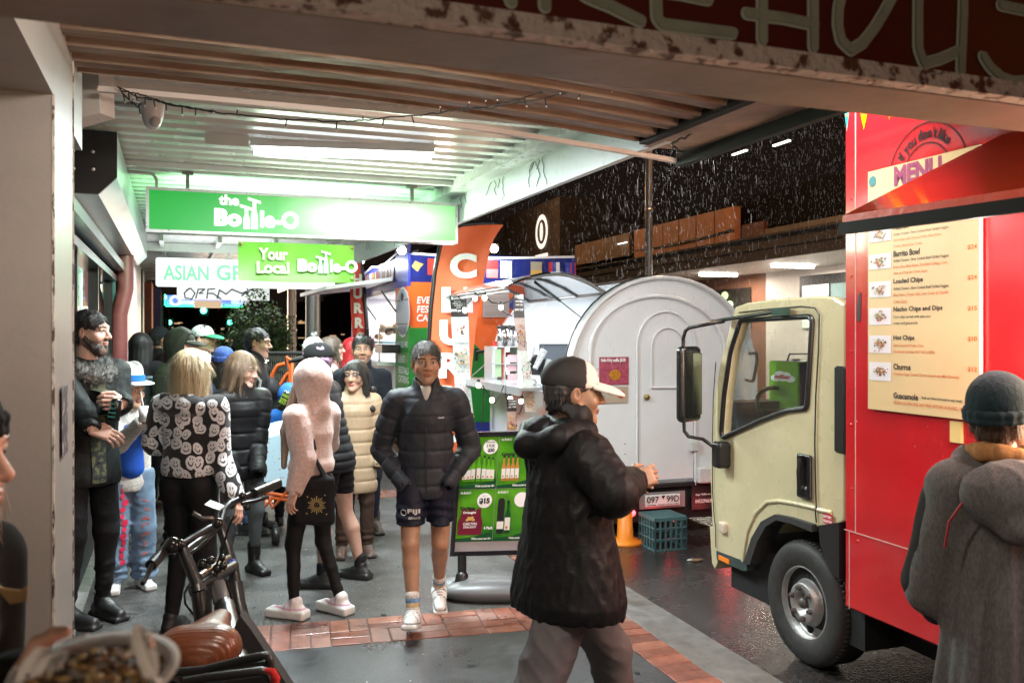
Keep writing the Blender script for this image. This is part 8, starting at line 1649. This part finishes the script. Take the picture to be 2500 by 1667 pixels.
def can(px, py, Y, name, label, col, ink, txt, tilt=(0, 0, 1)):
    c = wp(px, py, Y); ax_ = Vector(tilt).normalized(); r_ = root(name, label, 'can', I0, c); q = MB(); q.lathe([(0, -.066), (.024, -.066), (.031, -.058), (.031, .052), (.024, .064), (0, .064)], c, ax_, 20); q.build('can_body', mat(label[:9] + '_paint', col, .25, metal=.3, coat=.3), r_); q = MB(); q.lathe([(.0, .062), (.022, .0645), (.025, .066), (.025, .063)], c, ax_, 20); q.build('can_top', ALU, r_)
    R_ = ax_.cross(Vector((0, 1, 0))).normalized() * -1; pn = Panel(c - Vector((0, .034, 0)), R_ if R_.x > 0 else -R_, ax_); q = MB()
    for i, (t_, h) in enumerate(txt): pn.text(q, t_, 0, .03 - i * .024, w=.045, h=h, al='c', bold=.03)
    q.build('can_lettering', ink, r_)
can(281, 1000, 5.02, 'drink_can', 'black drink can with teal lettering in the hand of the bearded man', (.012, .016, .016), mat('teal_ink', (.12, .55, .5), .4), (('JACK DANIELS', .012), ('No.7', .014), ('TENNESSEE', .008), ('WHISKEY', .010)), (.12, 0, 1))
# ---- child-size person with white hat
p = Person('youngster in white trilby, white fleece and painted wide blue jeans, sipping a drink', 316, 0, -148, 1.47, Y=6.05, female=True, hyaw=34, hpitch=-6)
p.setp('elR', 290, 1085, 5.85); p.setp('wrR', 345, 1030, 5.75); p.setp('elL', 368, 1060, 6.15); p.setp('wrL', 372, 1015, 5.85); p.hcurl.update(L=.8, R=.8); p.body((.42, .24, .15), hands=('L', 'R'), lips=(.35, .08, .08)); p.hair(HD(), 'bob', length=.05, under=True)
k = p.hk; S = SDF().frame(p.HM, p.J['head']); S.ell((0, -.01, .062), (.155 * k, .175 * k, .008), .006); HB = cloth('hat_white', (.70, .68, .66), .85); p.extra('hat_brim', S, HB, .005, lambda X, Y, Z: 0 * X + 0 * Y + 0 * Z); S = SDF().frame(p.HM, p.J['head']); S.cone((0, -.01, .07), (0, -.01, .135), .098 * k, .082 * k, .01, (1, .85, 1)); S.ell((0, -.01, .20), (.03, .09, .035), .02, sub=True); S.ell((0, -.01, .03), (.09, .11, .03), .005, sub=True); p.extra('hat_crown', S, HB, .005)
S = SDF().frame(p.HM, p.J['head']); S.cone((0, -.01, .082), (0, -.01, .098), .101 * k, .097 * k, .01, (1, .85, 1)); p.extra('hat_band', S, cloth('band_blue2', (.02, .16, .55)), .005, None, [lambda X, Y, Z: (p.J['head'][2] + .068) - Z + 0 * X + 0 * Y, lambda X, Y, Z: Z - (p.J['head'][2] + .112) + 0 * X + 0 * Y])
p.jacket(cloth('fleece_white', (.62, .60, .56), kind='fleece'), hem=.46, puff=.016, fold=.006, seed=33, w=.98, collar=.03)
S = SDF(); S.cone((0, .055, .84), (0, .06, 1.08), .09, .075, .03, (1, 1.2, 1)); p.extra('blue_top', S, cloth('cobalt', (.02, .10, .52)), .007, foldf(3, .004))
JN = mat('wide_jeans', (.16, .25, .36), .8, ns=(6, .62), bp=(220, .25), sheen=.1); s_ = p.pants(JN, w=1.05, fold=.008, seed=14, flare=1.75, knee=1.35, cuff=.045)
rr = random.Random(4)
decal(p, s_, (.045, .4, .70), (-1, 0, 0), (0, 0, 1), lambda pn, mb: [pn.ell(mb, rr.uniform(-.012, .012) - .018 * (i / 12), -.045 * i, rr.uniform(.014, .026), rr.uniform(.016, .026), .002 + .0004 * i, 10) for i in range(12)], 'painted_red_marks', mat('paint_crimson', (.55, .02, .07), .6), .006); decal(p, s_, (.04, .4, .72), (-1, 0, 0), (0, 0, 1), lambda pn, mb: [pn.ell(mb, rr.uniform(-.02, .03), .02 - rr.uniform(0, .04) - .0 * i, .012, .01, .002 + i * .0003, 8) for i in range(5)], 'painted_blue_marks', mat('paint_blue', (.02, .08, .5), .6), .009)
decal(p, s_, (-.09, .4, .62), (-1, 0, 0), (0, 0, 1), lambda pn, mb: [pn.line(mb, [(rr.uniform(-.03, .03), -.06 * i + rr.uniform(-.02, .02)) for _ in range(4)], .005, .002 + i * .0003, False) for i in range(7)], 'painted_squiggles', mat('paint_coral', (.55, .10, .06), .6), .006)
p.shoes(SHW, (.68, .68, .66), chunky=.6, k=1.0); c = p.world(p.J['wrR'] + A_(.0, .09, .06)); q = MB(); q.lathe([(0, 0), (.026, 0), (.034, .10), (0, .10)], c - Vector((0, 0, .05)), (0, 0, 1), 16); r_ = root('drink_cup', 'small pale cup with straw held by the youngster in the white hat', 'cup', I0, c); q.build('cup_body', mat('cup_pale', (.7, .72, .72), .4), r_); q = MB(); q.tube([c + Vector((0, 0, .04)), c + Vector((-.02, 0, .14))], .004, 6); q.build('straw', WHT, r_)
# ---- blonde in smiley jacket
p = Person('blonde woman seen from behind in black fleece jacket printed with white smiley faces, black trousers', 462, 0, -14, 1.655, Y=5.15, female=True, build=1.06)
p.setp('elR', 532, 1110, 5.15); p.setp('wrR', 572, 1215, 5.05); p.setp('elL', 380, 1080, 5.2); p.setp('wrL', 372, 1060, 5.5); p.j(knR=(.05, .02, .285), knL=(-.055, .03, .285)); p.body('fair', hands=('R', 'L')); p.hair(cloth('hair_blonde', (.62, .50, .30), kind='hair', c2=.55), 'long', length=.36, back=1.0)
m, t = newmat('smiley_fleece'); v = t.co(); x_ = t.n('SeparateXYZ'); t.l(v, x_.inputs[0]); cb = t.n('CombineXYZ'); sc_x = t.m('MULTIPLY', t.m('ADD', x_.outputs[0], t.m('MULTIPLY', x_.outputs[1], .7)), 13.5); t.l(sc_x, cb.inputs[0]); t.l(t.m('MULTIPLY', x_.outputs[2], 12.5), cb.inputs[1])
nz = t.n('TexNoise'); t.l(v, nz.inputs['Vector']); nz.inputs['Scale'].default_value = 10; vm = t.n('VectorMath', operation='MULTIPLY_ADD'); t.l(nz.outputs['Color'], vm.inputs[0]); vm.inputs[1].default_value = (.9, .9, 0); t.l(cb.outputs[0], vm.inputs[2])
vo = t.n('TexVoronoi'); vo.voronoi_dimensions = '2D'; vo.inputs['Scale'].default_value = 1; vo.inputs['Randomness'].default_value = .62; t.l(vm.outputs[0], vo.inputs['Vector']); sb = t.n('VectorMath', operation='SUBTRACT'); t.l(vm.outputs[0], sb.inputs[0]); t.l(vo.outputs['Position'], sb.inputs[1]); s2 = t.n('SeparateXYZ'); t.l(sb.outputs[0], s2.inputs[0]); lx, ly = s2.outputs[0], s2.outputs[1]
def circ(cx, cy, rx, ry): return t.m('SQRT', t.m('ADD', t.m('POWER', t.m('DIVIDE', t.m('SUBTRACT', lx, cx), rx), 2), t.m('POWER', t.m('DIVIDE', t.m('SUBTRACT', ly, cy), ry), 2)))
face = t.m('LESS_THAN', vo.outputs['Distance'], .46); e1 = t.m('LESS_THAN', circ(.12, .12, .045, .075), 1); e2 = t.m('LESS_THAN', circ(-.12, .12, .045, .075), 1); mo_ = t.m('MULTIPLY', t.m('LESS_THAN', t.m('ABSOLUTE', t.m('SUBTRACT', circ(0, .03, .24, .24), 1)), .16), t.m('LESS_THAN', ly, -.04)); blk_ = t.m('MAXIMUM', t.m('MAXIMUM', e1, e2), mo_)
t.l(t.mix(t.m('MULTIPLY', face, t.m('SUBTRACT', 1, blk_)), (.010, .010, .012), (.62, .62, .64)), t.b.inputs['Base Color']); t.b.inputs['Roughness'].default_value = .95; t.b.inputs['Sheen Weight'].default_value = .3; nb = t.n('Bump'); nb.inputs['Strength'].default_value = .7; nb.inputs['Distance'].default_value = .004; t.l(t.noise(v, 130, 3), nb.inputs['Height']); t.l(nb.outputs[0], t.b.inputs['Normal'])
p.jacket(m, hem=.56, puff=.022, fold=.008, seed=41, w=1.0, slv=1.12, shr=1.0, flare=-.005, hood=None)
S = SDF(); nk = p.J['neck']; S.ell(nk + A_(0, -.07, -.03), (.16, .085, .075), .04); p.extra('hood', S, m, .007, foldf(8, .010, 12))
p.pants(BLKC(), w=1.08, fold=.005, tight=True, seed=9, knee=1.05); p.shoes((.014, .014, .015), (.03, .03, .03))
# ---- brown haired woman in puffer
p = Person('woman with shoulder length brown hair in glossy black puffer jacket, grey jeans, black boots', 590, 0, -142, 1.61, Y=6.4, female=True, hyaw=40, hpitch=-14)
p.setp('elR', 555, 1110, 6.35); p.setp('wrR', 570, 1150, 6.15); p.setp('elL', 628, 1100, 6.4); p.setp('wrL', 628, 1150, 6.2); p.body('fair', hands=(), lips=(.45, .16, .14)); p.hair(cloth('hair_ashbrown', (.24, .155, .09), kind='hair', c2=.45), 'bob', length=.15)
PUF = cloth('glossy_puffer', (.010, .010, .011), .33, 'shell'); j_ = p.jacket(PUF, hem=.435, puff=.026, quilt=(.115, .011), fold=.005, collar=.055, seed=51, w=.98, flare=.01)
decal(p, j_, (0, .3, 1.28), (-1, 0, 0), (0, 0, 1), lambda pn, mb: pn.rect(mb, -.004, -.58, .008, .6), 'front_zip', ALU)
p.pants(cloth('grey_jeans', (.13, .15, .16), .8), w=1.0, tight=True, knee=1.1, fold=.006, cuff=.12, seed=19); p.shoes((.012, .012, .012), (.015, .015, .015), boot=.2, k=.98, chunky=.5)
# ---- olive hood man
p = Person('man in olive hooded parka, hood up over a peaked cap, backpack strap on shoulder', 440, 0, -98, 1.78, Y=7.2, hyaw=-4)
p.body('fair', hands=()); p.cap(cloth('cap_olive', (.03, .032, .022)), name='cap'); OL = cloth('olive_shell', (.028, .033, .020), .5, 'shell'); p.jacket(OL, hem=.40, puff=.03, fold=.009, hood='up', seed=61, w=1.1, slv=1.3, quilt=(.16, .008))
S = SDF(); S.box((.02, -.27, 1.18), (.15, .09, .22), .05, .03); c = p.world((0, 0, 1.2)); r_ = root('backpack', 'slate grey backpack on the olive parka man', 'backpack', I0, p.base, yaw=p.root.rotation_euler.z); BASE[r_.name] = Vector((0, 0, 0)); V, Fq = S.mesh(.01); meshobj('pack_body', V, Fq, cloth('pack_slate', (.10, .14, .16), .8), r_, smooth=True)
q = MB(); q.tube([(.13, -.16, 1.36), (.14, -.02, 1.45), (.145, .10, 1.38), (.15, .13, 1.18)], .018); q.build('strap', cloth('pack_slate', (.1, .14, .16)), r_)
p.pants(BLKC()); p.shoes()
# ---- backpack man, profile
p = Person('dark haired man in black zip top with backpack, in profile behind the crowd', 622, 0, -88, 1.80, Y=7.8, hyaw=0, hpitch=-6, res=1.15)
p.body('light', hands=(), brow=(.03, .02, .02)); p.hair(HD(), 'short', seed=11); p.jacket(cloth('black_softshell', (.014, .013, .014), .6, 'shell'), hem=.5, puff=.008, fold=.006, collar=.07, seed=71); S = SDF(); S.box((.02, -.22, 1.22), (.14, .08, .21), .05, .03)
r_ = root('backpack', 'black backpack with grey straps on the man in profile', 'backpack', I0, p.base, yaw=p.root.rotation_euler.z); BASE[r_.name] = Vector((0, 0, 0)); V, Fq = S.mesh(.01); meshobj('pack_body', V, Fq, BLKC(), r_, smooth=True); q = MB(); q.tube([(.13, -.14, 1.38), (.15, .0, 1.44), (.16, .09, 1.34), (.17, .05, 1.12)], .014); q.build('strap', cloth('strap_grey', (.25, .25, .26)), r_); p.pants(cloth('mid_jeans', (.07, .10, .17))); p.shoes()
# ---- adidas-style puffer woman with cap
p = Person('woman with lilac hair, black cap and black puffer with white sleeve stripes, bare legs', 818, 0, 78, 1.68, Y=6.2, female=True, build=1.1, hyaw=4, hpitch=-4, lean=(0, .12))
p.j(knL=(-.065, .03, .285), knR=(.065, -.02, .285), anL=(-.08, .02, .055), anR=(.08, -.08, .055)); p.setp('elL', 795, 1040, 5.95); p.setp('wrL', 716, 1000, 5.9); p.setp('elR', 800, 1040, 6.45); p.setp('wrR', 745, 1030, 6.6); p.hdir['L'] = (-.2, .9, .35); p.hup['L'] = (-1, 0, .2); p.hcurl['L'] = .85; p.body((.52, .32, .25), legs=True, hands=('L', 'R'), makeup=1, brow=(.06, .03, .03))
p.hair(cloth('hair_lilac', (.30, .20, .30), kind='hair', c2=.6), 'short', seed=4, under=True); p.cap(cloth('cap_black', (.014, .016, .016), .9)); j_ = p.jacket(cloth('black_puffer2', (.016, .017, .02), .42, 'shell'), hem=.47, puff=.032, quilt=(.058, .010), fold=.004, collar=.05, seed=81, w=1.0, slv=1.1)
a, b = p.J['shL'], p.J['elL']; d = (b - a) / np.linalg.norm(b - a)
decal(p, j_, a + A_(-.4, 0, 0) - d * .03, (0, -1, 0), (0, 0, 1), lambda pn, mb: [pn.shape(mb, [(-.045 + i * .022, .06 - .03), (-.035 + i * .022, .06 - .03), (-.015 + i * .022, -.10), (-.027 + i * .022, -.10)]) for i in range(3)], 'sleeve_stripes', WP, .004); decal(p, j_, a + A_(-.4, 0, -.14), (0, -1, 0), (0, 0, 1), lambda pn, mb: [pn.rect(mb, -.06, -.01 - i * .02, .12, .010) for i in range(3)], 'arm_stripes', WP, .004)
p.pants(BLKC(), w=.95, top=.56, cuff=.37, name='shorts', knee=1.1); p.shoes((.012, .012, .013), (.02, .02, .02), chunky=.7)
for q_ in 'LR': a = p.J['an' + q_]; S = SDF(); S.cone(a + A_(0, 0, -.01), a + A_(0, 0, .06), .042, .042, .005); p.extra('sock', S, BLKC(), .006)
can(694, 978, 5.86, 'drink_can', 'black and lime green can held by the woman in the black cap', (.02, .03, .012), mat('lime_ink', (.4, .7, .05), .4), (('HARD', .02), ('RATED', .014), ('SOLO', .02)), (.45, 0, .9))
# ---- pink hoodie
p = Person('woman in fluffy pale pink hooded jacket, black leggings and chunky white trainers, back half turned', 762, 0, 62, 1.56, Y=5.5, female=True, hyaw=8, hpitch=-4)
p.setp('elL', 742, 1120, 5.35); p.setp('wrL', 718, 1200, 5.3); p.setp('elR', 800, 1080, 5.75); p.setp('wrR', 735, 1060, 5.8); p.j(anL=(-.07, .03, .055), anR=(.065, -.09, .055), knL=(-.055, .05, .285), knR=(.055, -.01, .285)); p.body('light', hands=('L',)); PK = mat('pink_fleece', (.60, .43, .385), .95, ns=(60, .72, .35, .7), bp=(95, 1.), sheen=.4); p.jacket(PK, hem=.57, puff=.020, fold=.008, hood='up', seed=91, w=1.0, slv=1.2, cuff=.92)
S = SDF(); h = p.J['head']
for x, y in ((-.05, .06), (-.03, .08)): S.cone(h + A_(x, y, -.03), h + A_(x - .03, y + .06, -.30), .025, .03, .02); S.cone(h + A_(x - .03, y + .06, -.30), h + A_(x - .05, y + .05, -.52), .03, .015, .02)
p.extra('hair', S, cloth('hair_fairbrown', (.42, .28, .20), kind='hair', c2=.55), .006, fnoise(5, 60, .005, 6, (1, 1, .3))); p.pants(cloth('leggings', (.010, .010, .011), .6), w=.96, tight=True, fold=.003, seed=4, cuff=.06, knee=.95); p.shoes((.74, .70, .70), (.72, .72, .71), chunky=1.3, k=1.08, trim=(.6, .3, .42))
r_ = root('tote_bag', 'black cloth tote bag with gold sun print on the shoulder of the pink jacket woman', 'bag', I0, p.base, yaw=p.root.rotation_euler.z); BASE[r_.name] = Vector((0, 0, 0)); S = SDF(); b0 = p.loc(768, 1218, 5.36)
u_ = p.loc(820, 1195, 5.3) - p.loc(768, 1195, 5.3); u_ /= np.linalg.norm(u_); n_ = np.cross(u_, A_(0, 0, 1)); Mb = np.stack([u_, n_, A_(0, 0, 1)], 1); S.frame(Mb, b0); S.box((0, 0, -.01), (.125, .03, .15), .03, .02); S.cone((-.09, 0, .10), (.0, .0, .30), .022, .010, .02, (1, 1.3, 1)); S.cone((.08, 0, .10), (-.02, .0, .30), .022, .010, .02, (1, 1.3, 1)); V, Fq = S.mesh(.007, foldf(2, .008)); tb_o = meshobj('bag_body', V, Fq, BLKC(), r_, smooth=True)
q = MB(); tp = b0 + A_(0, 0, .30); q.tube([tp, lerp(tp, p.J['shR'] * .3 + p.J['shL'] * .7 + A_(0, 0, .08), .6), p.J['shL'] * .6 + p.J['shR'] * .4 + A_(0, 0, .09)], .014); q.build('strap', BLKC(), r_)
class _q: pass
q_ = _q(); q_.root = r_
def sun(pn, mb):
    pn.ring(mb, 0, 0, .020, .003, k=24)
    for i in range(20): a = 6.2832 * i / 20; r1 = .055 if i % 2 else .045; pn.line(mb, [(.026 * math.cos(a), .026 * math.sin(a)), (r1 * math.cos(a), r1 * math.sin(a))], .0035, cap=False)
    pn.line(mb, [(-.01, .006), (-.004, .006)], .002, cap=False); pn.line(mb, [(.004, .006), (.01, .006)], .002, cap=False); pn.line(mb, [(-.006, -.009), (.006, -.009)], .002, cap=False)
    for x, y in ((.05, .06), (-.06, -.05), (.06, -.055), (-.055, .05)): pn.line(mb, [(x - .006, y), (x + .006, y)], .002, cap=False); pn.line(mb, [(x, y - .006), (x, y + .006)], .002, cap=False)
decal(q_, tb_o, tuple(b0 + u_ * .02 - A_(0, 0, .03)), tuple(u_), (0, 0, 1), sun, 'sun_print', mat('gold_thread', (.6, .45, .18), .5), .004)
# ---- man in dark coat facing camera, curly haired woman
p = Person('young man with black hair and short beard in long navy coat facing the camera', 884, 0, 196, 1.73, Y=7.75, hyaw=-6, hpitch=2)
p.body('olive', hands=(), beard=.75, bcol=(.03, .02, .018), brow=(.012, .01, .01)); p.hair(HD(), 'short', seed=8); p.jacket(cloth('navy_wool', (.014, .018, .026), .85), hem=.27, puff=.010, fold=.006, collar=.06, flare=.02, seed=101, name='coat'); p.pants(cloth('navy_jeans', (.016, .02, .04), .8), tight=True, fold=.006); p.shoes((.08, .06, .05), (.02, .02, .02), boot=.17)
p = Person('woman with long dark curly hair in cream padded long coat behind the striped puffer', 866, 0, 196, 1.53, Y=6.95, female=True, hyaw=-26, hpitch=-2)
p.body('olive', hands=(), brow=(.02, .012, .01), lips=(.4, .08, .08)); p.hair(HD(), 'long', length=.30, seed=17); S = SDF(); h = p.J['head']
for i in range(16): a = R.uniform(0, 6.28); S.ell(h + A_(.10 * math.cos(a) - .06, .05 * math.sin(a), -.08 - .016 * i), (.028, .028, .03), .012)
p.extra('curls', S, HD(), .007, fnoise(7, 90, .008)); p.jacket(mat('cream_padding', (.36, .27, .17), .55, ns=(5, .85)), hem=.33, puff=.024, quilt=(.10, .009), fold=.005, collar=.04, seed=111, flare=.01, name='coat'); p.pants(cloth('brown_cords', (.06, .035, .025), .85), w=1.0); p.shoes((.10, .06, .045), (.04, .03, .025), boot=.14)
# ---- background people
def bgp(label, px, top, Y, face, skin, hairm, hs, coat, hat=None, fem=False, hem=.45, hood=None, legs=None, hl=.25, **kw):
    H = CH + (HY - top) / F_ * Y - (.03 if hat or hood else .015); q = Person(label, px, 0, face, H, Y=Y, res=1.5, female=fem, **kw); q.body(skin, hands=('L', 'R') if Y < 8.5 and hem > .4 else ())
    if hs: q.hair(hairm, hs, length=hl, under=bool(hat))
    q.jacket(coat, hem=hem, puff=.014, fold=.006, hood=hood, seed=int(px), collar=0 if hood else .03)
    if hat: q.beanie(hat[0], hat[1] if len(hat) > 1 else None)
    q.pants(legs or BLKC()); q.shoes(); return q
bgp('woman with very long straight dark hair and black top seen from behind', 342, 808, 8.8, 4, 'fair', cloth('hair_black', (.018, .014, .016), kind='hair'), 'long', cloth('plum_black', (.02, .016, .02)), fem=True, hl=.52)
bgp('person in dark grey beanie and dark coat behind the long haired woman', 388, 795, 10.3, -50, 'tan', HD(), 'short', cloth('coat_soot', (.014, .013, .013)), (cloth('beanie_soot', (.03, .035, .04), kind='knit'),))
bgp('person in pale blue grey bobble beanie behind the olive parka', 425, 826, 9.2, -20, 'fair', HD(), 'bob', cloth('coat_grey', (.2, .2, .21)), (cloth('beanie_pale', (.35, .42, .45), kind='knit'), cloth('pom_pale', (.4, .46, .5), kind='fleece')), fem=True)
q = bgp('man in white and green cap with grey hood and cream jacket behind the olive parka', 492, 790, 8.6, -100, 'light', HD(), 'short', mat('cream_red_jacket', (.6, .55, .5), .8)); q.cap(cloth('cap_white', (.65, .68, .66)), cloth('brim_green', (.05, .4, .15))); S = SDF(); S.ell(q.J['neck'] + A_(0, -.03, 0), (.12, .12, .08), .02); q.extra('grey_hood', S, cloth('hood_grey', (.35, .37, .37), kind='fleece'), .009); S = SDF(); S.cone(q.J['neck'] + A_(-.06, .08, -.06), q.J['neck'] + A_(.06, .08, -.10), .045, .05, .02); q.extra('red_scarf', S, cloth('scarf_red', (.4, .015, .03)), .009)
bgp('person in bright blue padded hat behind the brown haired woman', 546, 846, 7.7, 10, 'fair', HD(), 'bob', cloth('coat_denim', (.07, .09, .16)), (cloth('hat_blue', (.05, .10, .36), kind='fleece'),), fem=True)
bgp('distant person in red bobble beanie down the street', 524, 818, 17, 0, 'tan', None, None, BLKC(), (cloth('beanie_red', (.05, .02, .02), kind='knit'), cloth('pom_red', (.6, .02, .04), kind='fleece')))
bgp('child in black hooded top, hood up, beside the blue cloth wagon', 658, 925, 8.3, 20, 'tan', None, None, BLKC(), hood='up')
bgp('child in bright blue hood half hidden behind the pink jacket', 705, 938, 8.1, 10, 'tan', None, None, cloth('hood_blue', (.02, .12, .40)), hood='up')
bgp('person in black and white bobble beanie behind the black cap', 766, 822, 8.8, 150, 'fair', HD(), 'bob', cloth('coat_dusk', (.06, .05, .05)), (mat('beanie_piebald', (.62, .62, .62), .9, ns=(22, (.02, .02, .02), .52, .56)), mat('pom_piebald', (.3, .3, .3), .9, ns=(60, (.02, .02, .02), .5, .55))), fem=True)
q = bgp('woman with glasses and brown hair, in profile behind the black cap', 806, 818, 9.0, -75, 'pale', cloth('hair_softbrown', (.10, .07, .05), kind='hair'), 'bob', cloth('coat_blush', (.5, .3, .28)), fem=True, hl=.1); h = q.J['head']; q.tube('glasses', [h + A_(-.04, .10, .012), h + A_(-.02, .112, .012), h + A_(.02, .112, .012), h + A_(.04, .10, .012), h + A_(.08, .02, .015)], .003, BLK, 6)
bgp('person with bright red hair behind the young man in the navy coat', 858, 822, 9.4, 12, 'pale', mat('hair_scarlet', (.45, .015, .02), .5, ns=(50, .5), bp=(90, .6)), 'long', cloth('coat_maroon', (.10, .02, .02)), fem=True, hl=.2)
# ---- foreground person at left edge, plate of food
p = Person('close blurred person at the left edge in a black beanie, face in profile', 0, 0, -90, 1.66, base=Vector((-1.13, 1.52, 0)), female=True, hpitch=-4, lean=(0, .12))
p.setp('elR', -60, 1750, 1.3); p.setp('wrR', 60, 1700, 1.0); p.body('light', hands=('R',)); p.beanie(cloth('beanie_coal', (.010, .010, .010), kind='knit')); p.hair(cloth('hair_fairbrown', (.42, .28, .20), kind='hair', c2=.55), 'bob', length=.16, under=True); p.jacket(cloth('coat_coal', (.006, .006, .006), .95), hem=.45, puff=.02, seed=121)
q = MB(); c = Vector((-.825, 1.43, 1.335)); V = []
for k in range(7): q.tube([c + Vector((-.05, 0, .02 + k * .004)), c + Vector((-.01, -.01, .004 + k * .002)), c + Vector((.035 - k * .003, -.01, .0 - k * .003)), c + Vector((.045, -.01, .010 - k * .004))], [.003, .0035, .003, .001], 6)
meshobj('hair_strand', [tuple(v) for v in q.v], q.f, cloth('hair_strandm', (.45, .28, .12), .5), None, I0, (0, 0, 0), True).__setattr__('name', 'hair_strand')
st_ = bpy.data.objects.get('hair_strand'); st_.parent = p.root; st_.matrix_parent_inverse = (Matrix.Translation(p.root.location) @ Matrix.Rotation(p.root.rotation_euler.z, 4, 'Z')).inverted()
pc = wp(232, 1662, .86); PL = root('food_plate', 'white oval paper plate held in the bottom left foreground', 'plate', I0, pc); q = MB(); q.lathe([(0, -.012), (.055, -.012), (.066, .004), (.078, .008), (.079, .010), (.066, .007), (.054, -.008), (0, -.008)], pc, (0, -.18, 1), 40); q.build('plate_dish', mat('paper_white', (.75, .75, .73), .7), PL)
NPK = root('paper_napkin', 'crumpled white greaseproof paper standing up at the right of the food plate', 'napkin', I0, pc)
def nap(pts, Y): return [wp(x, y, Y) for x, y in pts]
for pts, Y0, Y1 in (([(365, 1600), (372, 1560), (385, 1530), (408, 1532)], .90, .84), ([(60, 1667), (100, 1610), (150, 1585), (215, 1590)], .92, .95)):
    q = MB(); n = 10; A1 = nap(pts, Y0 - .06); V = []
    for j in range(n + 1):
        t_ = j / n * (len(A1) - 1); i = min(int(t_), len(A1) - 2); p0 = A1[i].lerp(A1[i + 1], t_ - i); wd = .055 if pts[0][0] > 200 else .04
        for k in range(9): u = k / 8; V.append(p0 + Vector((u * wd * (.9 - .6 * j / n) - .02, -.03 * u + .006 * math.sin(u * 9 + j), -.028 * (1 - j / n) * u + .005 * math.sin(u * 13 + j * 1.3))))
    q.add(V, [(j * 9 + i, j * 9 + i + 1, (j + 1) * 9 + i + 1, (j + 1) * 9 + i) for j in range(n) for i in range(8)], True); q.build('paper_fold', mat('napkin_white', (.62, .58, .54), .8), NPK)
q = MB(); C = []
for i in range(260):
    a, r = R.uniform(0, 6.28), .062 * math.sqrt(R.random()); c = pc + Vector((r * math.cos(a), r * math.sin(a), .004 + .022 * (1 - r / .07) + R.uniform(-.002, .004))); n0 = len(q.v); q.ball(c, (R.uniform(.003, .008), R.uniform(.002, .005), R.uniform(.002, .004)), 6, 4); C += [R.choice([(.10, .05, .015), (.25, .13, .04), (.35, .22, .08), (.04, .02, .01), (.5, .38, .2), (.18, .08, .02)])] * (len(q.v) - n0)
o = meshobj('fried_noodles', q.v, q.f, mat('food_mix', (.3, .2, .1), .3, attr='Col'), None, I0, pc, True, np.array(C)); tag(o, 'pile of glossy brown chopped food on the white foreground plate', 'food')
# ================================================================ small repeated pieces become parts of their own
def split(o):
    me = o.data; n = len(me.vertices); par = list(range(n))
    def fd(a):
        while par[a] != a: par[a] = par[par[a]]; a = par[a]
        return a
    for p in me.polygons:
        v = p.vertices; r0 = fd(v[0])
        for a in v[1:]: par[fd(a)] = r0
    # pieces that touch end caps share positions: merge by rounded coordinate
    seen = {}
    for i, v in enumerate(me.vertices):
        k = (round(v.co.x, 5), round(v.co.y, 5), round(v.co.z, 5))
        if k in seen: par[fd(i)] = fd(seen[k])
        else: seen[k] = i
    grp = {}
    for p in me.polygons: grp.setdefault(fd(p.vertices[0]), []).append(p)
    if not 1 < len(grp) <= 80: return
    for g in grp.values():
        us = sorted({a for p in g for a in p.vertices}); ix = {a: i for i, a in enumerate(us)}; m2 = bpy.data.meshes.new(o.name.split('.')[0])
        m2.from_pydata([me.vertices[a].co for a in us], [], [[ix[a] for a in p.vertices] for p in g]); m2.polygons.foreach_set('use_smooth', [p.use_smooth for p in g])
        for m in me.materials: m2.materials.append(m)
        q = bpy.data.objects.new(o.name.split('.')[0], m2); col0.objects.link(q); q.parent = o.parent; q.location = o.location; q.rotation_euler = o.rotation_euler
    bpy.data.objects.remove(o)
RN_ = dict(collars='collar', clamps='clamp', bulbs='bulb', screws='screw', rivets='rivet', eyelets='eyelet', wheel_nuts='wheel_nut', rim_holes='rim_hole', lit_windows='lit_window', hanging_brackets='hanging_bracket', gas_struts='gas_strut', hangers='hanger', shutter_rails='shutter_rail', coloured_lights='coloured_light', led_dots='led_dot', screw_holes='screw_hole', lime_dots='lime_dot', door_mouldings='door_moulding', panel_seams='panel_seam', rafters='rafter', panel_joints='panel_joint', wheels='wheel', printed_flags='printed_flag', window_frame='window_frame', pennant_zigzag='pennant_zigzag', dead_creeper='creeper_stem')
for o in list(bpy.data.objects):
    b_ = o.name.split('.')[0]
    if o.type == 'MESH' and b_ in RN_: o.name = RN_[b_]; split(o)
for o in list(bpy.data.objects):
    if 'label' in o and len(o['label'].split()) > 16: print('LONG', o.name, len(o['label'].split()), o['label'])
